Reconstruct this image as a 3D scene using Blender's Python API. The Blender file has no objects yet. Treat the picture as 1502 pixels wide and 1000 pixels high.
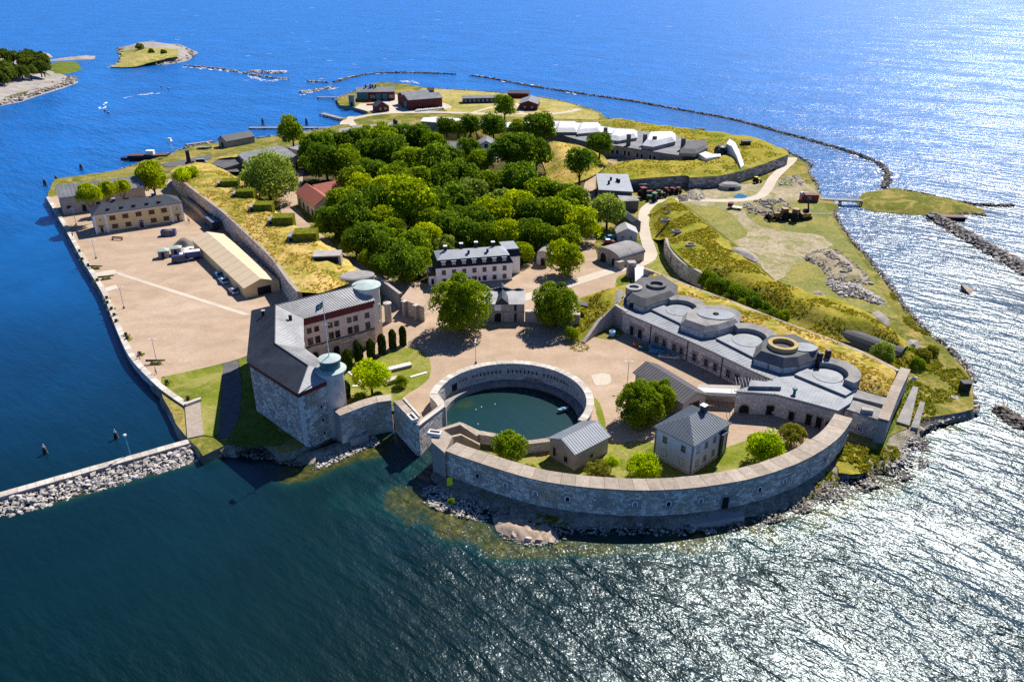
import bpy, bmesh, math, random
import numpy as np
from mathutils import Vector, Matrix, noise as mnoise
from mathutils.geometry import delaunay_2d_cdt
random.seed(11); RNG = np.random.default_rng(11)
SC = bpy.context.scene
COL = SC.collection
R = math.radians

# ---------------------------------------------------------------- camera, sky, sun, exposure
FPX = 1168.0; PITCH = R(26.0); CAM_H = 90.0
cam_d = bpy.data.cameras.new('camera'); cam = bpy.data.objects.new('camera', cam_d); COL.objects.link(cam)
cam.location = (0, 0, CAM_H); cam.rotation_euler = (R(90) - PITCH, 0, 0)
cam_d.sensor_width = 36.0; cam_d.lens = FPX / 1502.0 * 36.0
cam_d.clip_start = 1.0; cam_d.clip_end = 60000.0
SC.camera = cam
SUN_EL, SUN_AZ = R(47.0), R(31.0)            # azimuth measured from +Y towards +X
world = bpy.data.worlds.new('World'); SC.world = world; world.use_nodes = True
wn = world.node_tree; wn.nodes.clear()
sky = wn.nodes.new('ShaderNodeTexSky'); sky.sky_type = 'NISHITA'; sky.sun_disc = False
sky.sun_elevation = SUN_EL; sky.sun_rotation = SUN_AZ; sky.air_density = 0.5; sky.dust_density = 0.0; sky.ozone_density = 6.0; sky.altitude = 2000
bg = wn.nodes.new('ShaderNodeBackground'); bg.inputs[1].default_value = 0.13
wo = wn.nodes.new('ShaderNodeOutputWorld')
tn = wn.nodes.new('ShaderNodeMix'); tn.data_type = 'RGBA'; tn.blend_type = 'MULTIPLY'; tn.inputs[0].default_value = 1.0; tn.inputs[7].default_value = (.66, .86, 1.05, 1)
wn.links.new(sky.outputs[0], tn.inputs[6]); wn.links.new(tn.outputs[2], bg.inputs[0]); wn.links.new(bg.outputs[0], wo.inputs[0])
sl = bpy.data.lights.new('sun', 'SUN'); sun = bpy.data.objects.new('sun', sl); COL.objects.link(sun)
sl.energy = 5.0; sl.angle = R(0.53); sl.color = (1.0, 0.955, 0.88)
sdir = Vector((math.sin(SUN_AZ) * math.cos(SUN_EL), math.cos(SUN_AZ) * math.cos(SUN_EL), math.sin(SUN_EL)))
sun.rotation_euler = sdir.to_track_quat('Z', 'Y').to_euler(); sun.location = (60, 100, 150)
SC.view_settings.view_transform = 'Standard'; SC.view_settings.look = 'None'
SC.view_settings.exposure = 0.62; SC.view_settings.gamma = 1.0; SC.view_settings.use_curve_mapping = False
SC.cycles.use_denoising = False; SC.cycles.max_bounces = 6; SC.cycles.caustics_reflective = False; SC.cycles.caustics_refractive = False

# ---------------------------------------------------------------- helpers
def P(px, py, z=2.0):
    """where the sight line through a pixel of the 1502x1000 photograph meets height z"""
    u = (px - 751) / FPX; v = (py - 500) / FPX
    dy = math.cos(PITCH) - v * math.sin(PITCH); dz = -math.sin(PITCH) - v * math.cos(PITCH)
    t = (z - CAM_H) / dz
    return (u * t, dy * t, z)
def P2(px, py, z=2.0): return P(px, py, z)[:2]
def PL(pts, z=2.0): return [P2(p[0], p[1], z) for p in pts]

ROOTLOC = {}
def tag(o, label=None, cat=None, group=None, kind=None):
    if label: o['label'] = label
    if cat: o['category'] = cat
    if group: o['group'] = group
    if kind: o['kind'] = kind
    return o
def thing(name, label, cat, loc=(0, 0, 0), rz=0.0, group=None):
    o = bpy.data.objects.new(name, None); COL.objects.link(o)
    o.location = loc; o.rotation_euler = (0, 0, rz); o.empty_display_size = 0.5
    return tag(o, label, cat, group)
def frame(A, B):
    """angle of the base line A->B (plan)"""
    return math.atan2(B[1] - A[1], B[0] - A[0])
def dist(A, B): return math.hypot(B[0] - A[0], B[1] - A[1])
def link(name, me, parent=None, loc=(0, 0, 0), rot=(0, 0, 0), scale=None):
    o = bpy.data.objects.new(name, me); COL.objects.link(o)
    if parent: o.parent = parent
    o.location = loc; o.rotation_euler = rot
    if scale is not None: o.scale = (scale,) * 3 if isinstance(scale, (int, float)) else scale
    return o

class MB:
    def __init__(s): s.v = []; s.f = []; s.t = []; s.m = []; s.mi = 0; s.smooth = []; s.sm = False
    def face(s, idx, tint=0.5): s.f.append(tuple(idx)); s.t.append(tint); s.m.append(s.mi); s.smooth.append(s.sm)
    def add(s, vs, fs, tint=0.5):
        b = len(s.v); s.v.extend([tuple(p) for p in vs])
        for f in fs: s.face([b + i for i in f], tint)
        return s
    def box(s, c, d, rz=0.0, tint=0.5, taper=1.0):
        x, y, z = d[0] / 2, d[1] / 2, d[2] / 2; co, si = math.cos(rz), math.sin(rz)
        vs = []
        for k, (a, b, e) in enumerate([(-1, -1, -1), (1, -1, -1), (1, 1, -1), (-1, 1, -1), (-1, -1, 1), (1, -1, 1), (1, 1, 1), (-1, 1, 1)]):
            tp = taper if e > 0 else 1.0
            lx, ly = a * x * tp, b * y * tp
            vs.append((c[0] + lx * co - ly * si, c[1] + lx * si + ly * co, c[2] + e * z))
        return s.add(vs, [(0, 3, 2, 1), (4, 5, 6, 7), (0, 1, 5, 4), (1, 2, 6, 5), (2, 3, 7, 6), (3, 0, 4, 7)], tint)
    def bx(s, x0, x1, y0, y1, z0, z1, tint=0.5):
        return s.box(((x0 + x1) / 2, (y0 + y1) / 2, (z0 + z1) / 2), (x1 - x0, y1 - y0, z1 - z0), 0, tint)
    def prism(s, poly, z0, z1, tint=0.5, bottom=True):
        """poly plan outline, z0/z1 numbers or per-vertex lists"""
        a = sum(poly[i][0] * poly[(i + 1) % len(poly)][1] - poly[(i + 1) % len(poly)][0] * poly[i][1] for i in range(len(poly)))
        n = len(poly)
        Z0 = z0 if isinstance(z0, (list, tuple)) else [z0] * n
        Z1 = z1 if isinstance(z1, (list, tuple)) else [z1] * n
        if a < 0: poly = poly[::-1]; Z0 = list(Z0)[::-1]; Z1 = list(Z1)[::-1]
        vs = [(p[0], p[1], z) for p, z in zip(poly, Z0)] + [(p[0], p[1], z) for p, z in zip(poly, Z1)]
        fs = [tuple(range(n, 2 * n))] + [(i, (i + 1) % n, n + (i + 1) % n, n + i) for i in range(n)]
        if bottom: fs.append(tuple(range(n - 1, -1, -1)))
        return s.add(vs, fs, tint)
    def rings(s, rows, cap0=True, cap1=True, tint=0.5):
        """list of equal-length vertex loops, bottom to top, counter-clockwise"""
        n = len(rows[0]); vs = [p for r in rows for p in r]; fs = []
        for k in range(len(rows) - 1):
            for i in range(n): fs.append((k * n + i, k * n + (i + 1) % n, (k + 1) * n + (i + 1) % n, (k + 1) * n + i))
        if cap0: fs.append(tuple(range(n - 1, -1, -1)))
        if cap1: fs.append(tuple((len(rows) - 1) * n + i for i in range(n)))
        return s.add(vs, fs, tint)
    def lathe(s, c, prof, n=24, cap0=True, cap1=True, tint=0.5, sx=1.0, rz=0.0):
        rows = []
        for r, z in prof:
            rw = []
            for i in range(n):
                a = 2 * math.pi * i / n; x = r * math.cos(a) * sx; y = r * math.sin(a)
                rw.append((c[0] + x * math.cos(rz) - y * math.sin(rz), c[1] + x * math.sin(rz) + y * math.cos(rz), c[2] + z))
            rows.append(rw)
        return s.rings(rows, cap0, cap1, tint)
    def tube(s, a, b, r0, r1=None, n=8, tint=0.5):
        r1 = r0 if r1 is None else r1
        a = Vector(a); b = Vector(b); d = (b - a).normalized()
        u = d.orthogonal().normalized(); w = d.cross(u)
        rows = [[tuple(p + (u * math.cos(2 * math.pi * i / n) + w * math.sin(2 * math.pi * i / n)) * r) for i in range(n)] for p, r in ((a, r0), (b, r1))]
        return s.rings(rows, True, True, tint)
    def ribbon(s, inner, outer, z0, z1, tint=0.5, closed=False, zi=None):
        """solid wall between two plan polylines of equal length"""
        n = len(inner); m = n if closed else n - 1
        g = lambda z, i: z[i] if isinstance(z, (list, tuple)) else z
        vs = []
        for i in range(n):
            a, b = inner[i], outer[i]
            vs += [(a[0], a[1], g(z0, i)), (b[0], b[1], g(z0, i)), (b[0], b[1], g(z1, i)), (a[0], a[1], g(z1, i) if zi is None else g(zi, i))]
        fs = []
        for i in range(m):
            p = 4 * i; q = 4 * ((i + 1) % n)
            fs += [(p + 3, p + 2, q + 2, q + 3), (p + 1, q + 1, q + 2, p + 2), (p, p + 3, q + 3, q), (p, q, q + 1, p + 1)]
        if not closed: fs += [(0, 1, 2, 3), (4 * n - 4, 4 * n - 1, 4 * n - 2, 4 * n - 3)]
        return s.add(vs, fs, tint)
    def mesh(s, name, mats):
        me = bpy.data.meshes.new(name); me.from_pydata(s.v, [], s.f)
        for m in (mats if isinstance(mats, (list, tuple)) else [mats]): me.materials.append(m)
        me.polygons.foreach_set('material_index', s.m)
        me.polygons.foreach_set('use_smooth', s.smooth)
        at = me.attributes.new('tint', 'FLOAT', 'FACE'); at.data.foreach_set('value', s.t)
        me.update(); return me
    def fix(s, me):
        bm = bmesh.new(); bm.from_mesh(me); bmesh.ops.recalc_face_normals(bm, faces=bm.faces); bm.to_mesh(me); bm.free()
    def build(s, name, mats, parent=None, world=False, kind=None, fix=True, loc=None):
        if world and parent is not None:
            inv = Matrix.LocRotScale(parent.location, parent.rotation_euler, None).inverted() if parent.parent is None else \
                Matrix.LocRotScale(parent.parent.location, parent.parent.rotation_euler, None).inverted()
            s.v = [tuple(inv @ Vector(p)) for p in s.v]
        me = s.mesh(name, mats)
        if fix: s.fix(me)
        o = link(name, me, parent, loc or (0, 0, 0))
        if kind: o['kind'] = kind
        return o

def offset_line(pts, d):
    """shift an open plan polyline to its left by d"""
    out = []; n = len(pts)
    for i in range(n):
        a = pts[max(i - 1, 0)]; b = pts[min(i + 1, n - 1)]
        if 0 < i < n - 1:
            d1 = Vector((pts[i][0] - a[0], pts[i][1] - a[1])).normalized(); d2 = Vector((b[0] - pts[i][0], b[1] - pts[i][1])).normalized()
            n1 = Vector((-d1.y, d1.x)); n2 = Vector((-d2.y, d2.x)); m = (n1 + n2)
            if m.length < 1e-6: m = n1
            m.normalize(); k = d / max(0.35, m.dot(n1)); out.append((pts[i][0] + m.x * k, pts[i][1] + m.y * k))
        else:
            d1 = Vector((b[0] - a[0], b[1] - a[1])).normalized(); out.append((pts[i][0] - d1.y * d, pts[i][1] + d1.x * d))
    return out
def resample(pts, step):
    """points every step metres along a plan polyline"""
    L = [0.0]
    for a, b in zip(pts, pts[1:]): L.append(L[-1] + dist(a, b))
    n = max(1, round(L[-1] / step)); out = []
    for k in range(n + 1):
        s = L[-1] * k / n; i = 0
        while i < len(L) - 2 and L[i + 1] < s: i += 1
        t = (s - L[i]) / max(1e-9, L[i + 1] - L[i])
        out.append(tuple(pts[i][j] * (1 - t) + pts[i + 1][j] * t for j in range(len(pts[i]))))
    return out
def smooth_line(pts, step=2.0):
    """Catmull-Rom through plan points"""
    out = []; n = len(pts)
    for i in range(n - 1):
        p0, p1, p2, p3 = (Vector(pts[max(i - 1, 0)]), Vector(pts[i]), Vector(pts[i + 1]), Vector(pts[min(i + 2, n - 1)]))
        k = max(1, int((p2 - p1).length / step))
        for j in range(k):
            t = j / k
            q = 0.5 * ((2 * p1) + (-p0 + p2) * t + (2 * p0 - 5 * p1 + 4 * p2 - p3) * t * t + (-p0 + 3 * p1 - 3 * p2 + p3) * t ** 3)
            out.append(tuple(q))
    out.append(tuple(pts[-1])); return out
def nz(x, y, z=0.0): return mnoise.noise(Vector((x, y, z)))

def seg_d(X, Y, poly, zs=None):
    """distance of points to the polygon outline and height there"""
    best = np.full(X.shape, 1e9); zb = np.zeros(X.shape); n = len(poly)
    for i in range(n):
        ax, ay = poly[i]; bx, by = poly[(i + 1) % n]; dx, dy = bx - ax, by - ay; L = dx * dx + dy * dy + 1e-12
        t = np.clip(((X - ax) * dx + (Y - ay) * dy) / L, 0, 1)
        d = np.hypot(X - ax - t * dx, Y - ay - t * dy); m = d < best
        best = np.where(m, d, best)
        if zs is not None: zb = np.where(m, zs[i] * (1 - t) + zs[(i + 1) % n] * t, zb)
    return best, zb
def inside(X, Y, poly):
    c = np.zeros(X.shape, bool); n = len(poly); j = n - 1
    for i in range(n):
        xi, yi = poly[i]; xj, yj = poly[j]
        c ^= ((yi > Y) != (yj > Y)) & (X < (xj - xi) * (Y - yi) / (yj - yi + 1e-12) + xi); j = i
    return c
def sheet(name, pts, material, res=3.0, top=None, slope=3.0, rough=0.0, rough_s=0.15, label=None, cat=None, kind=None, skirt=None, group=None, parent=None, jag=0.0, hfun=None):
    """ground surface inside an outline of (x, y, z); rises to 'top' over 'slope' metres from its edge"""
    poly = resample([tuple(p) for p in pts] + [tuple(pts[0])], max(1.0, res))[:-1]
    if jag: poly = [(x + nz(x * .35, y * .35, 3) * jag, y + nz(x * .35, y * .35, 9) * jag, z) for x, y, z in poly]
    p2 = [(p[0], p[1]) for p in poly]; zs = [p[2] for p in poly]
    if sum(p2[i][0] * p2[(i + 1) % len(p2)][1] - p2[(i + 1) % len(p2)][0] * p2[i][1] for i in range(len(p2))) < 0: p2.reverse(); zs.reverse()
    xs = [p[0] for p in p2]; ys = [p[1] for p in p2]
    gx = np.arange(min(xs), max(xs), res); gy = np.arange(min(ys), max(ys), res)
    if len(gx) and len(gy):
        X, Y = np.meshgrid(gx, gy); X = X + RNG.uniform(-.3, .3, X.shape) * res; Y = Y + RNG.uniform(-.3, .3, Y.shape) * res
        d, zb = seg_d(X, Y, p2, zs); m = inside(X, Y, p2) & (d > res * 0.45)
        X, Y, d, zb = X[m], Y[m], d[m], zb[m]
    else: X = Y = d = zb = np.zeros(0)
    pts_all = [Vector(p) for p in p2] + [Vector((x, y)) for x, y in zip(X, Y)]
    n = len(p2)
    vo, eo, fo, ov, oe, of = delaunay_2d_cdt(pts_all, [], [list(range(n))], 1, 1e-5)
    zmap = list(zs) + [None] * len(X)
    for k in range(len(X)):
        t = min(1.0, d[k] / slope) if slope > 0 else 1.0; t = t * t * (3 - 2 * t)
        z = zb[k] if top is None else zb[k] * (1 - t) + top * t
        if hfun: z += hfun(X[k], Y[k]) * t
        if rough: z += rough * t * (nz(X[k] * rough_s, Y[k] * rough_s, 1.7) + 0.5 * nz(X[k] * rough_s * 2.7, Y[k] * rough_s * 2.7, 5.1))
        zmap[n + k] = z
    V = []
    for i, v in enumerate(vo):
        src = ov[i][0] if ov[i] else 0
        V.append((v.x, v.y, zmap[src]))
    F = [f[::-1] if ((V[f[1]][0] - V[f[0]][0]) * (V[f[2]][1] - V[f[0]][1]) - (V[f[1]][1] - V[f[0]][1]) * (V[f[2]][0] - V[f[0]][0])) < 0 else f for f in fo]
    sk0 = len(F)
    if skirt is not None:
        zlow, out = skirt; b = len(V)
        loop = [min(range(len(V)), key=lambda i: (V[i][0] - p[0]) ** 2 + (V[i][1] - p[1]) ** 2) if False else None for p in []]
        for i in range(n):
            a = Vector(p2[i - 1]); c = Vector(p2[(i + 1) % n]); t = (c - a).normalized()
            o_ = out * (1 + 0.5 * nz(p2[i][0] * .2, p2[i][1] * .2, 4))
            V.append((p2[i][0], p2[i][1], zs[i])); V.append((p2[i][0] + t.y * o_, p2[i][1] - t.x * o_, zlow))
        for i in range(n):
            j = (i + 1) % n; F.append((b + 2 * i, b + 2 * i + 1, b + 2 * j + 1, b + 2 * j))
    me = bpy.data.meshes.new(name); me.from_pydata(V, [], [tuple(f) for f in F])
    for mm in (material if isinstance(material, (list, tuple)) else [material]): me.materials.append(mm)
    me.polygons.foreach_set('use_smooth', [True] * len(F))
    if isinstance(material, (list, tuple)): me.polygons.foreach_set('material_index', [0] * sk0 + [1] * (len(F) - sk0))
    me.update()
    o = link(name, me, parent); tag(o, label, cat, group, kind); return o
def Z(pts, z): return [P(p[0], p[1], z) for p in pts]
def ZZ(pts): return [P(*p) for p in pts]

# ---------------------------------------------------------------- materials
def new_mat(name):
    m = bpy.data.materials.new(name); m.use_nodes = True; nt = m.node_tree
    b = nt.nodes['Principled BSDF']; return m, nt, b
def N(nt, t, **kw):
    n = nt.nodes.new(t)
    for k, v in kw.items(): setattr(n, k, v)
    return n
def coords(nt): return N(nt, 'ShaderNodeNewGeometry').outputs['Position']
def noise_n(nt, vec, scale, detail=4, rough=0.55, dist_=0.0):
    n = N(nt, 'ShaderNodeTexNoise'); n.inputs['Scale'].default_value = scale; n.inputs['Detail'].default_value = detail
    n.inputs['Roughness'].default_value = rough; n.inputs['Distortion'].default_value = dist_
    nt.links.new(vec, n.inputs['Vector']); return n.outputs['Fac']
def ramp(nt, fac, stops):
    r = N(nt, 'ShaderNodeValToRGB'); e = r.color_ramp.elements
    while len(e) < len(stops): e.new(0.5)
    for el, (p, c) in zip(e, stops): el.position = p; el.color = (*c, 1) if len(c) == 3 else c
    nt.links.new(fac, r.inputs[0]); return r.outputs[0]
def mixc(nt, fac, a, b, mode='MIX'):
    m = N(nt, 'ShaderNodeMix', data_type='RGBA', blend_type=mode)
    for s, v in ((0, fac), (6, a), (7, b)):
        if isinstance(v, (int, float)): m.inputs[s].default_value = v
        elif isinstance(v, tuple): m.inputs[s].default_value = (*v, 1) if len(v) == 3 else v
        else: nt.links.new(v, m.inputs[s])
    return m.outputs[2]
def mathn(nt, op, a, b=None, clamp=False):
    m = N(nt, 'ShaderNodeMath', operation=op, use_clamp=clamp)
    for s, v in ((0, a), (1, b)):
        if v is None: continue
        if isinstance(v, (int, float)): m.inputs[s].default_value = v
        else: nt.links.new(v, m.inputs[s])
    return m.outputs[0]
def bump(nt, b, h, strength=0.3, distance=0.2):
    n = N(nt, 'ShaderNodeBump'); n.inputs['Strength'].default_value = strength; n.inputs['Distance'].default_value = distance
    nt.links.new(h, n.inputs['Height']); nt.links.new(n.outputs[0], b.inputs['Normal'])
def gray(c, k): return tuple(min(1, x * k) for x in c)
def plain(name, c, rough=0.7, var=0.25, scale=0.8, metallic=0.0, bmp=0.0, spec=0.3):
    """one paint or surface with weathering noise"""
    m, nt, b = new_mat(name); v = coords(nt)
    f = noise_n(nt, v, scale, 5, 0.6); g = noise_n(nt, v, scale * 7, 3, 0.6)
    f2 = mathn(nt, 'ADD', mathn(nt, 'MULTIPLY', f, 0.7), mathn(nt, 'MULTIPLY', g, 0.3))
    nt.links.new(ramp(nt, f2, [(0.3, gray(c, 1 - var)), (0.7, gray(c, 1 + var))]), b.inputs['Base Color'])
    b.inputs['Roughness'].default_value = rough; b.inputs['Metallic'].default_value = metallic; b.inputs['Specular IOR Level'].default_value = spec
    if bmp: bump(nt, b, g, bmp, 0.1)
    return m
def blocks(name, dark, light, joint=None, stain=None, rough=0.9, fine=3.0):
    """stone blocks: colour per block from the face attribute 'tint', grain and stains by noise"""
    m, nt, b = new_mat(name); v = coords(nt)
    at = N(nt, 'ShaderNodeAttribute'); at.attribute_name = 'tint'
    c = ramp(nt, at.outputs['Fac'], [(0.0, dark), (0.6, gray(tuple((a + q) / 2 for a, q in zip(dark, light)), 1)), (1.0, light)])
    g = noise_n(nt, v, fine, 5, 0.65)
    c = mixc(nt, 1.0, c, ramp(nt, g, [(0.25, (0.72, 0.72, 0.72)), (0.75, (1.22, 1.22, 1.22))]), 'MULTIPLY')
    if stain:
        s = noise_n(nt, v, 0.16, 4, 0.6)
        c = mixc(nt, ramp(nt, s, [(0.5, (0, 0, 0)), (0.66, (0.75, 0.75, 0.75))]), c, stain)
    nt.links.new(c, b.inputs['Base Color']); b.inputs['Roughness'].default_value = rough; b.inputs['Specular IOR Level'].default_value = 0.2
    bump(nt, b, g, 0.5, 0.15); return m
def grass(name, cols, big=0.035, mid=0.22, fine=1.6, dry=None, bmp=0.6, amp=.42, tracks=0.0):
    """turf: three noise scales between several tones, optional dry patches"""
    m, nt, b = new_mat(name); v = coords(nt)
    f = mathn(nt, 'ADD', mathn(nt, 'MULTIPLY', noise_n(nt, v, big, 4, 0.6), 0.5), mathn(nt, 'MULTIPLY', noise_n(nt, v, mid, 5, 0.65, 0.6), 0.5))
    k = len(cols); c = ramp(nt, f, [(0.34 + 0.32 * i / max(1, k - 1), q) for i, q in enumerate(cols)])
    if dry:
        d = noise_n(nt, v, 0.09, 5, 0.68, 1.2)
        c = mixc(nt, ramp(nt, d, [(0.47, (0, 0, 0)), (0.6, (1, 1, 1))]), c, dry)
    g = noise_n(nt, v, fine, 4, 0.7)
    c = mixc(nt, 1.0, c, ramp(nt, g, [(0.28, (1 - amp,) * 3), (0.72, (1 + amp, 1 + amp * .96, 1 + amp * .9))]), 'MULTIPLY')
    if tracks:
        w = N(nt, 'ShaderNodeTexWave'); w.wave_type = 'RINGS'; w.inputs['Scale'].default_value = .035; w.inputs['Distortion'].default_value = 9.0; w.inputs['Detail'].default_value = 3.0; w.inputs['Detail Scale'].default_value = 1.2
        nt.links.new(v, w.inputs['Vector']); c = mixc(nt, 1.0, c, ramp(nt, w.outputs['Fac'], [(.3, (1 - tracks,) * 3), (.6, (1, 1, 1)), (.9, (1 + tracks * .6,) * 3)]), 'MULTIPLY')
    nt.links.new(c, b.inputs['Base Color']); b.inputs['Roughness'].default_value = 1.0; b.inputs['Specular IOR Level'].default_value = 0.05
    bump(nt, b, g, bmp, 0.5); return m
def leafmat(name, dark, light, trans=0.35):
    m, nt, b = new_mat(name); nt.nodes.remove(b)
    at = N(nt, 'ShaderNodeAttribute'); at.attribute_name = 'tint'
    oi = N(nt, 'ShaderNodeObjectInfo')
    f = mathn(nt, 'ADD', mathn(nt, 'MULTIPLY', at.outputs['Fac'], 0.75), mathn(nt, 'MULTIPLY', oi.outputs['Random'], 0.25))
    c = ramp(nt, f, [(0.08, dark), (0.9, light)])
    d = N(nt, 'ShaderNodeBsdfDiffuse'); t = N(nt, 'ShaderNodeBsdfTranslucent'); mx = N(nt, 'ShaderNodeMixShader'); mx.inputs[0].default_value = trans
    nt.links.new(c, d.inputs[0]); nt.links.new(mixc(nt, 1.0, c, (1.15, 1.1, 0.5), 'MULTIPLY'), t.inputs[0])
    nt.links.new(d.outputs[0], mx.inputs[1]); nt.links.new(t.outputs[0], mx.inputs[2])
    nt.links.new(mx.outputs[0], nt.nodes['Material Output'].inputs[0]); return m
# ---------------------------------------------------------------- material library
M = {}
M['gravel'] = grass('gravel', [(.335, .24, .165), (.405, .297, .208), (.475, .36, .265)], .018, .16, 1.4, bmp=.12, amp=.12, tracks=.05)
M['gravel_pale'] = grass('gravel_pale', [(.46, .39, .31), (.52, .45, .36), (.58, .51, .42)], .03, .2, 2.5, bmp=.2, amp=.15)
M['dirt'] = grass('dirt', [(.25, .22, .12), (.36, .30, .20), (.42, .35, .24)], .03, .14, 1.2, dry=(.24, .23, .09))
M['asphalt'] = plain('asphalt', (.11, .105, .105), .95, .3, .5)
M['rough_grass'] = grass('rough_grass', [(.07, .10, .014), (.14, .15, .025), (.24, .205, .05)], .03, .13, 1.1, dry=(.31, .24, .075))
M['dry_grass'] = grass('dry_grass', [(.12, .15, .015), (.25, .23, .03), (.42, .31, .07), (.52, .38, .13)], .05, .14, .9, dry=(.52, .37, .13), amp=.36)
M['amber_grass'] = grass('amber_grass', [(.09, .13, .010), (.17, .19, .016), (.28, .235, .026), (.38, .28, .05)], .035, .13, .9, dry=(.33, .275, .05), amp=.36)
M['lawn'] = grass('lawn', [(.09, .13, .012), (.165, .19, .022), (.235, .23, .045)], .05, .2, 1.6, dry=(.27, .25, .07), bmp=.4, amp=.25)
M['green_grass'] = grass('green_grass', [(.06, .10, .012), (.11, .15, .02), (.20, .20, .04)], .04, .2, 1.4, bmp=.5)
M['field_grass'] = grass('field_grass', [(.12, .15, .035), (.18, .19, .055), (.29, .26, .09)], .03, .1, 1.0, dry=(.28, .24, .07), bmp=.5)
M['far_grass'] = grass('far_grass', [(.17, .19, .03), (.30, .27, .07), (.40, .33, .12)], .012, .06, .5, dry=(.42, .34, .13))
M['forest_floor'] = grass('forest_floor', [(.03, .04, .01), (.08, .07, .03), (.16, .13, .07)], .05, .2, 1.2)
M['shore'] = grass('shore', [(.12, .11, .06), (.30, .265, .20), (.50, .45, .37)], .06, .5, 2.4, bmp=1.0)
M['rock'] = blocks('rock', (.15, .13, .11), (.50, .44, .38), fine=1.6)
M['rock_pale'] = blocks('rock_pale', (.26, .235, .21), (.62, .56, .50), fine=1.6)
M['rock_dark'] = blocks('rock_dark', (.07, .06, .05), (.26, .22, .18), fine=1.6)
M['granite'] = blocks('granite', (.46, .39, .31), (.86, .765, .64), stain=(.42, .31, .18))
M['granite_warm'] = blocks('granite_warm', (.45, .365, .285), (.80, .68, .56))
M['granite_pale'] = blocks('granite_pale', (.48, .43, .385), (.76, .69, .62))
M['joint'] = plain('joint', (.34, .295, .255), .95, .3, 2.0)
M['joint_pale'] = plain('joint_pale', (.30, .275, .25), .95, .25, 1.0)
M['coping'] = blocks('coping', (.30, .245, .19), (.42, .35, .28), fine=1.2)
M['coping_pale'] = blocks('coping_pale', (.42, .37, .31), (.62, .56, .49), fine=1.2)
M['concrete'] = plain('concrete', (.33, .31, .29), .9, .3, .5, bmp=.3)
M['concrete_dark'] = plain('concrete_dark', (.11, .108, .108), .9, .35, .4, bmp=.3)
M['concrete_pale'] = plain('concrete_pale', (.62, .60, .57), .85, .18, .3)
M['ochre_concrete'] = plain('ochre_concrete', (.42, .30, .13), .9, .25, .8)
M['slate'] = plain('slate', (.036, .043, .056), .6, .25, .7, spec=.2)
M['black_roof'] = plain('black_roof', (.014, .016, .02), .45, .3, .9)
M['felt_roof'] = plain('felt_roof', (.20, .205, .215), .75, .18, .25)
M['zinc'] = plain('zinc', (.25, .27, .295), .6, .18, .3, metallic=.1)
M['zinc_dark'] = plain('zinc_dark', (.13, .15, .17), .5, .15, .4, metallic=.2)
M['deck_roof'] = plain('deck_roof', (.23, .245, .265), .6, .2, .2, metallic=.1)
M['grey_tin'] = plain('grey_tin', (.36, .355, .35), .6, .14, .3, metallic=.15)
M['brown_tin'] = plain('brown_tin', (.13, .12, .125), .6, .15, .4)
M['copper'] = plain('copper', (.37, .44, .405), .7, .22, .6)
M['copper_dark'] = plain('copper_dark', (.05, .15, .14), .5, .25, .6)
M['white'] = plain('white', (.85, .84, .83), .8, .07, .3)
M['white_paint'] = plain('white_paint', (.78, .77, .75), .6, .06, 1.0)
M['bleached'] = plain('bleached', (.68, .68, .68), .8, .12, .15)
M['ochre_wall'] = plain('ochre_wall', (.76, .56, .25), .85, .08, .4)
M['pink_wall'] = plain('pink_wall', (.74, .54, .45), .9, .12, .35)
M['plaster'] = plain('plaster', (.66, .59, .53), .9, .15, .4)
M['grey_wall'] = plain('grey_wall', (.44, .48, .55), .85, .08, .4)
M['stone_wall'] = plain('stone_wall', (.36, .32, .285), .9, .22, .5, bmp=.3)
M['maroon'] = plain('maroon', (.13, .02, .022), .7, .15, .6)
M['falu'] = plain('falu', (.10, .022, .020), .85, .25, .3)
M['tile_red'] = plain('tile_red', (.33, .10, .065), .85, .2, .9)
M['canvas'] = plain('canvas', (.60, .46, .30), .8, .06, .15)
M['canvas_wall'] = plain('canvas_wall', (.70, .50, .25), .8, .08, .3)
M['glass'] = plain('glass', (.018, .02, .024), .12, .3, 1.0, spec=.6)
M['dark'] = plain('dark', (.012, .011, .011), .8, .3, 1.0)
M['wood_brown'] = plain('wood_brown', (.12, .055, .035), .7, .2, 1.0)
M['wood_grey'] = plain('wood_grey', (.26, .24, .21), .85, .25, .8)
M['black_metal'] = plain('black_metal', (.015, .015, .017), .5, .3, 1.0)
M['steel'] = plain('steel', (.45, .46, .47), .45, .1, 1.0, metallic=.3)
M['blue_paint'] = plain('blue_paint', (.015, .05, .20), .4, .12, 1.0, spec=.5)
M['cyan_paint'] = plain('cyan_paint', (.03, .28, .5), .4, .12, 1.0, spec=.5)
M['navy'] = plain('navy', (.02, .03, .055), .6, .2, .8)
M['teal_paint'] = plain('teal_paint', (.03, .15, .17), .6, .15, .8)
M['green_paint'] = plain('green_paint', (.03, .22, .12), .5, .12, 1.0)
M['red_paint'] = plain('red_paint', (.20, .025, .022), .45, .12, 1.0)
M['orange'] = plain('orange', (.65, .13, .03), .5, .12, 1.0)
M['yellow_paint'] = plain('yellow_paint', (.70, .50, .02), .5, .1, 1.0)
M['machine'] = plain('machine', (.30, .15, .02), .5, .25, 1.0)
M['rubber'] = plain('rubber', (.014, .013, .012), .9, .2, 1.0)
M['bark'] = plain('bark', (.06, .045, .032), .95, .3, 2.0)
M['puddle_blue'] = plain('puddle_blue', (.02, .13, .22), .1, .2, .5, spec=.5)
M['leaf_mid'] = leafmat('leaf_mid', (0.0679, 0.1426, 0.0106), (0.3733, 0.4718, 0.0185), .58)
M['leaf_dark'] = leafmat('leaf_dark', (0.0453, 0.1091, 0.0119), (0.2150, 0.3251, 0.0239), .58)
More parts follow.
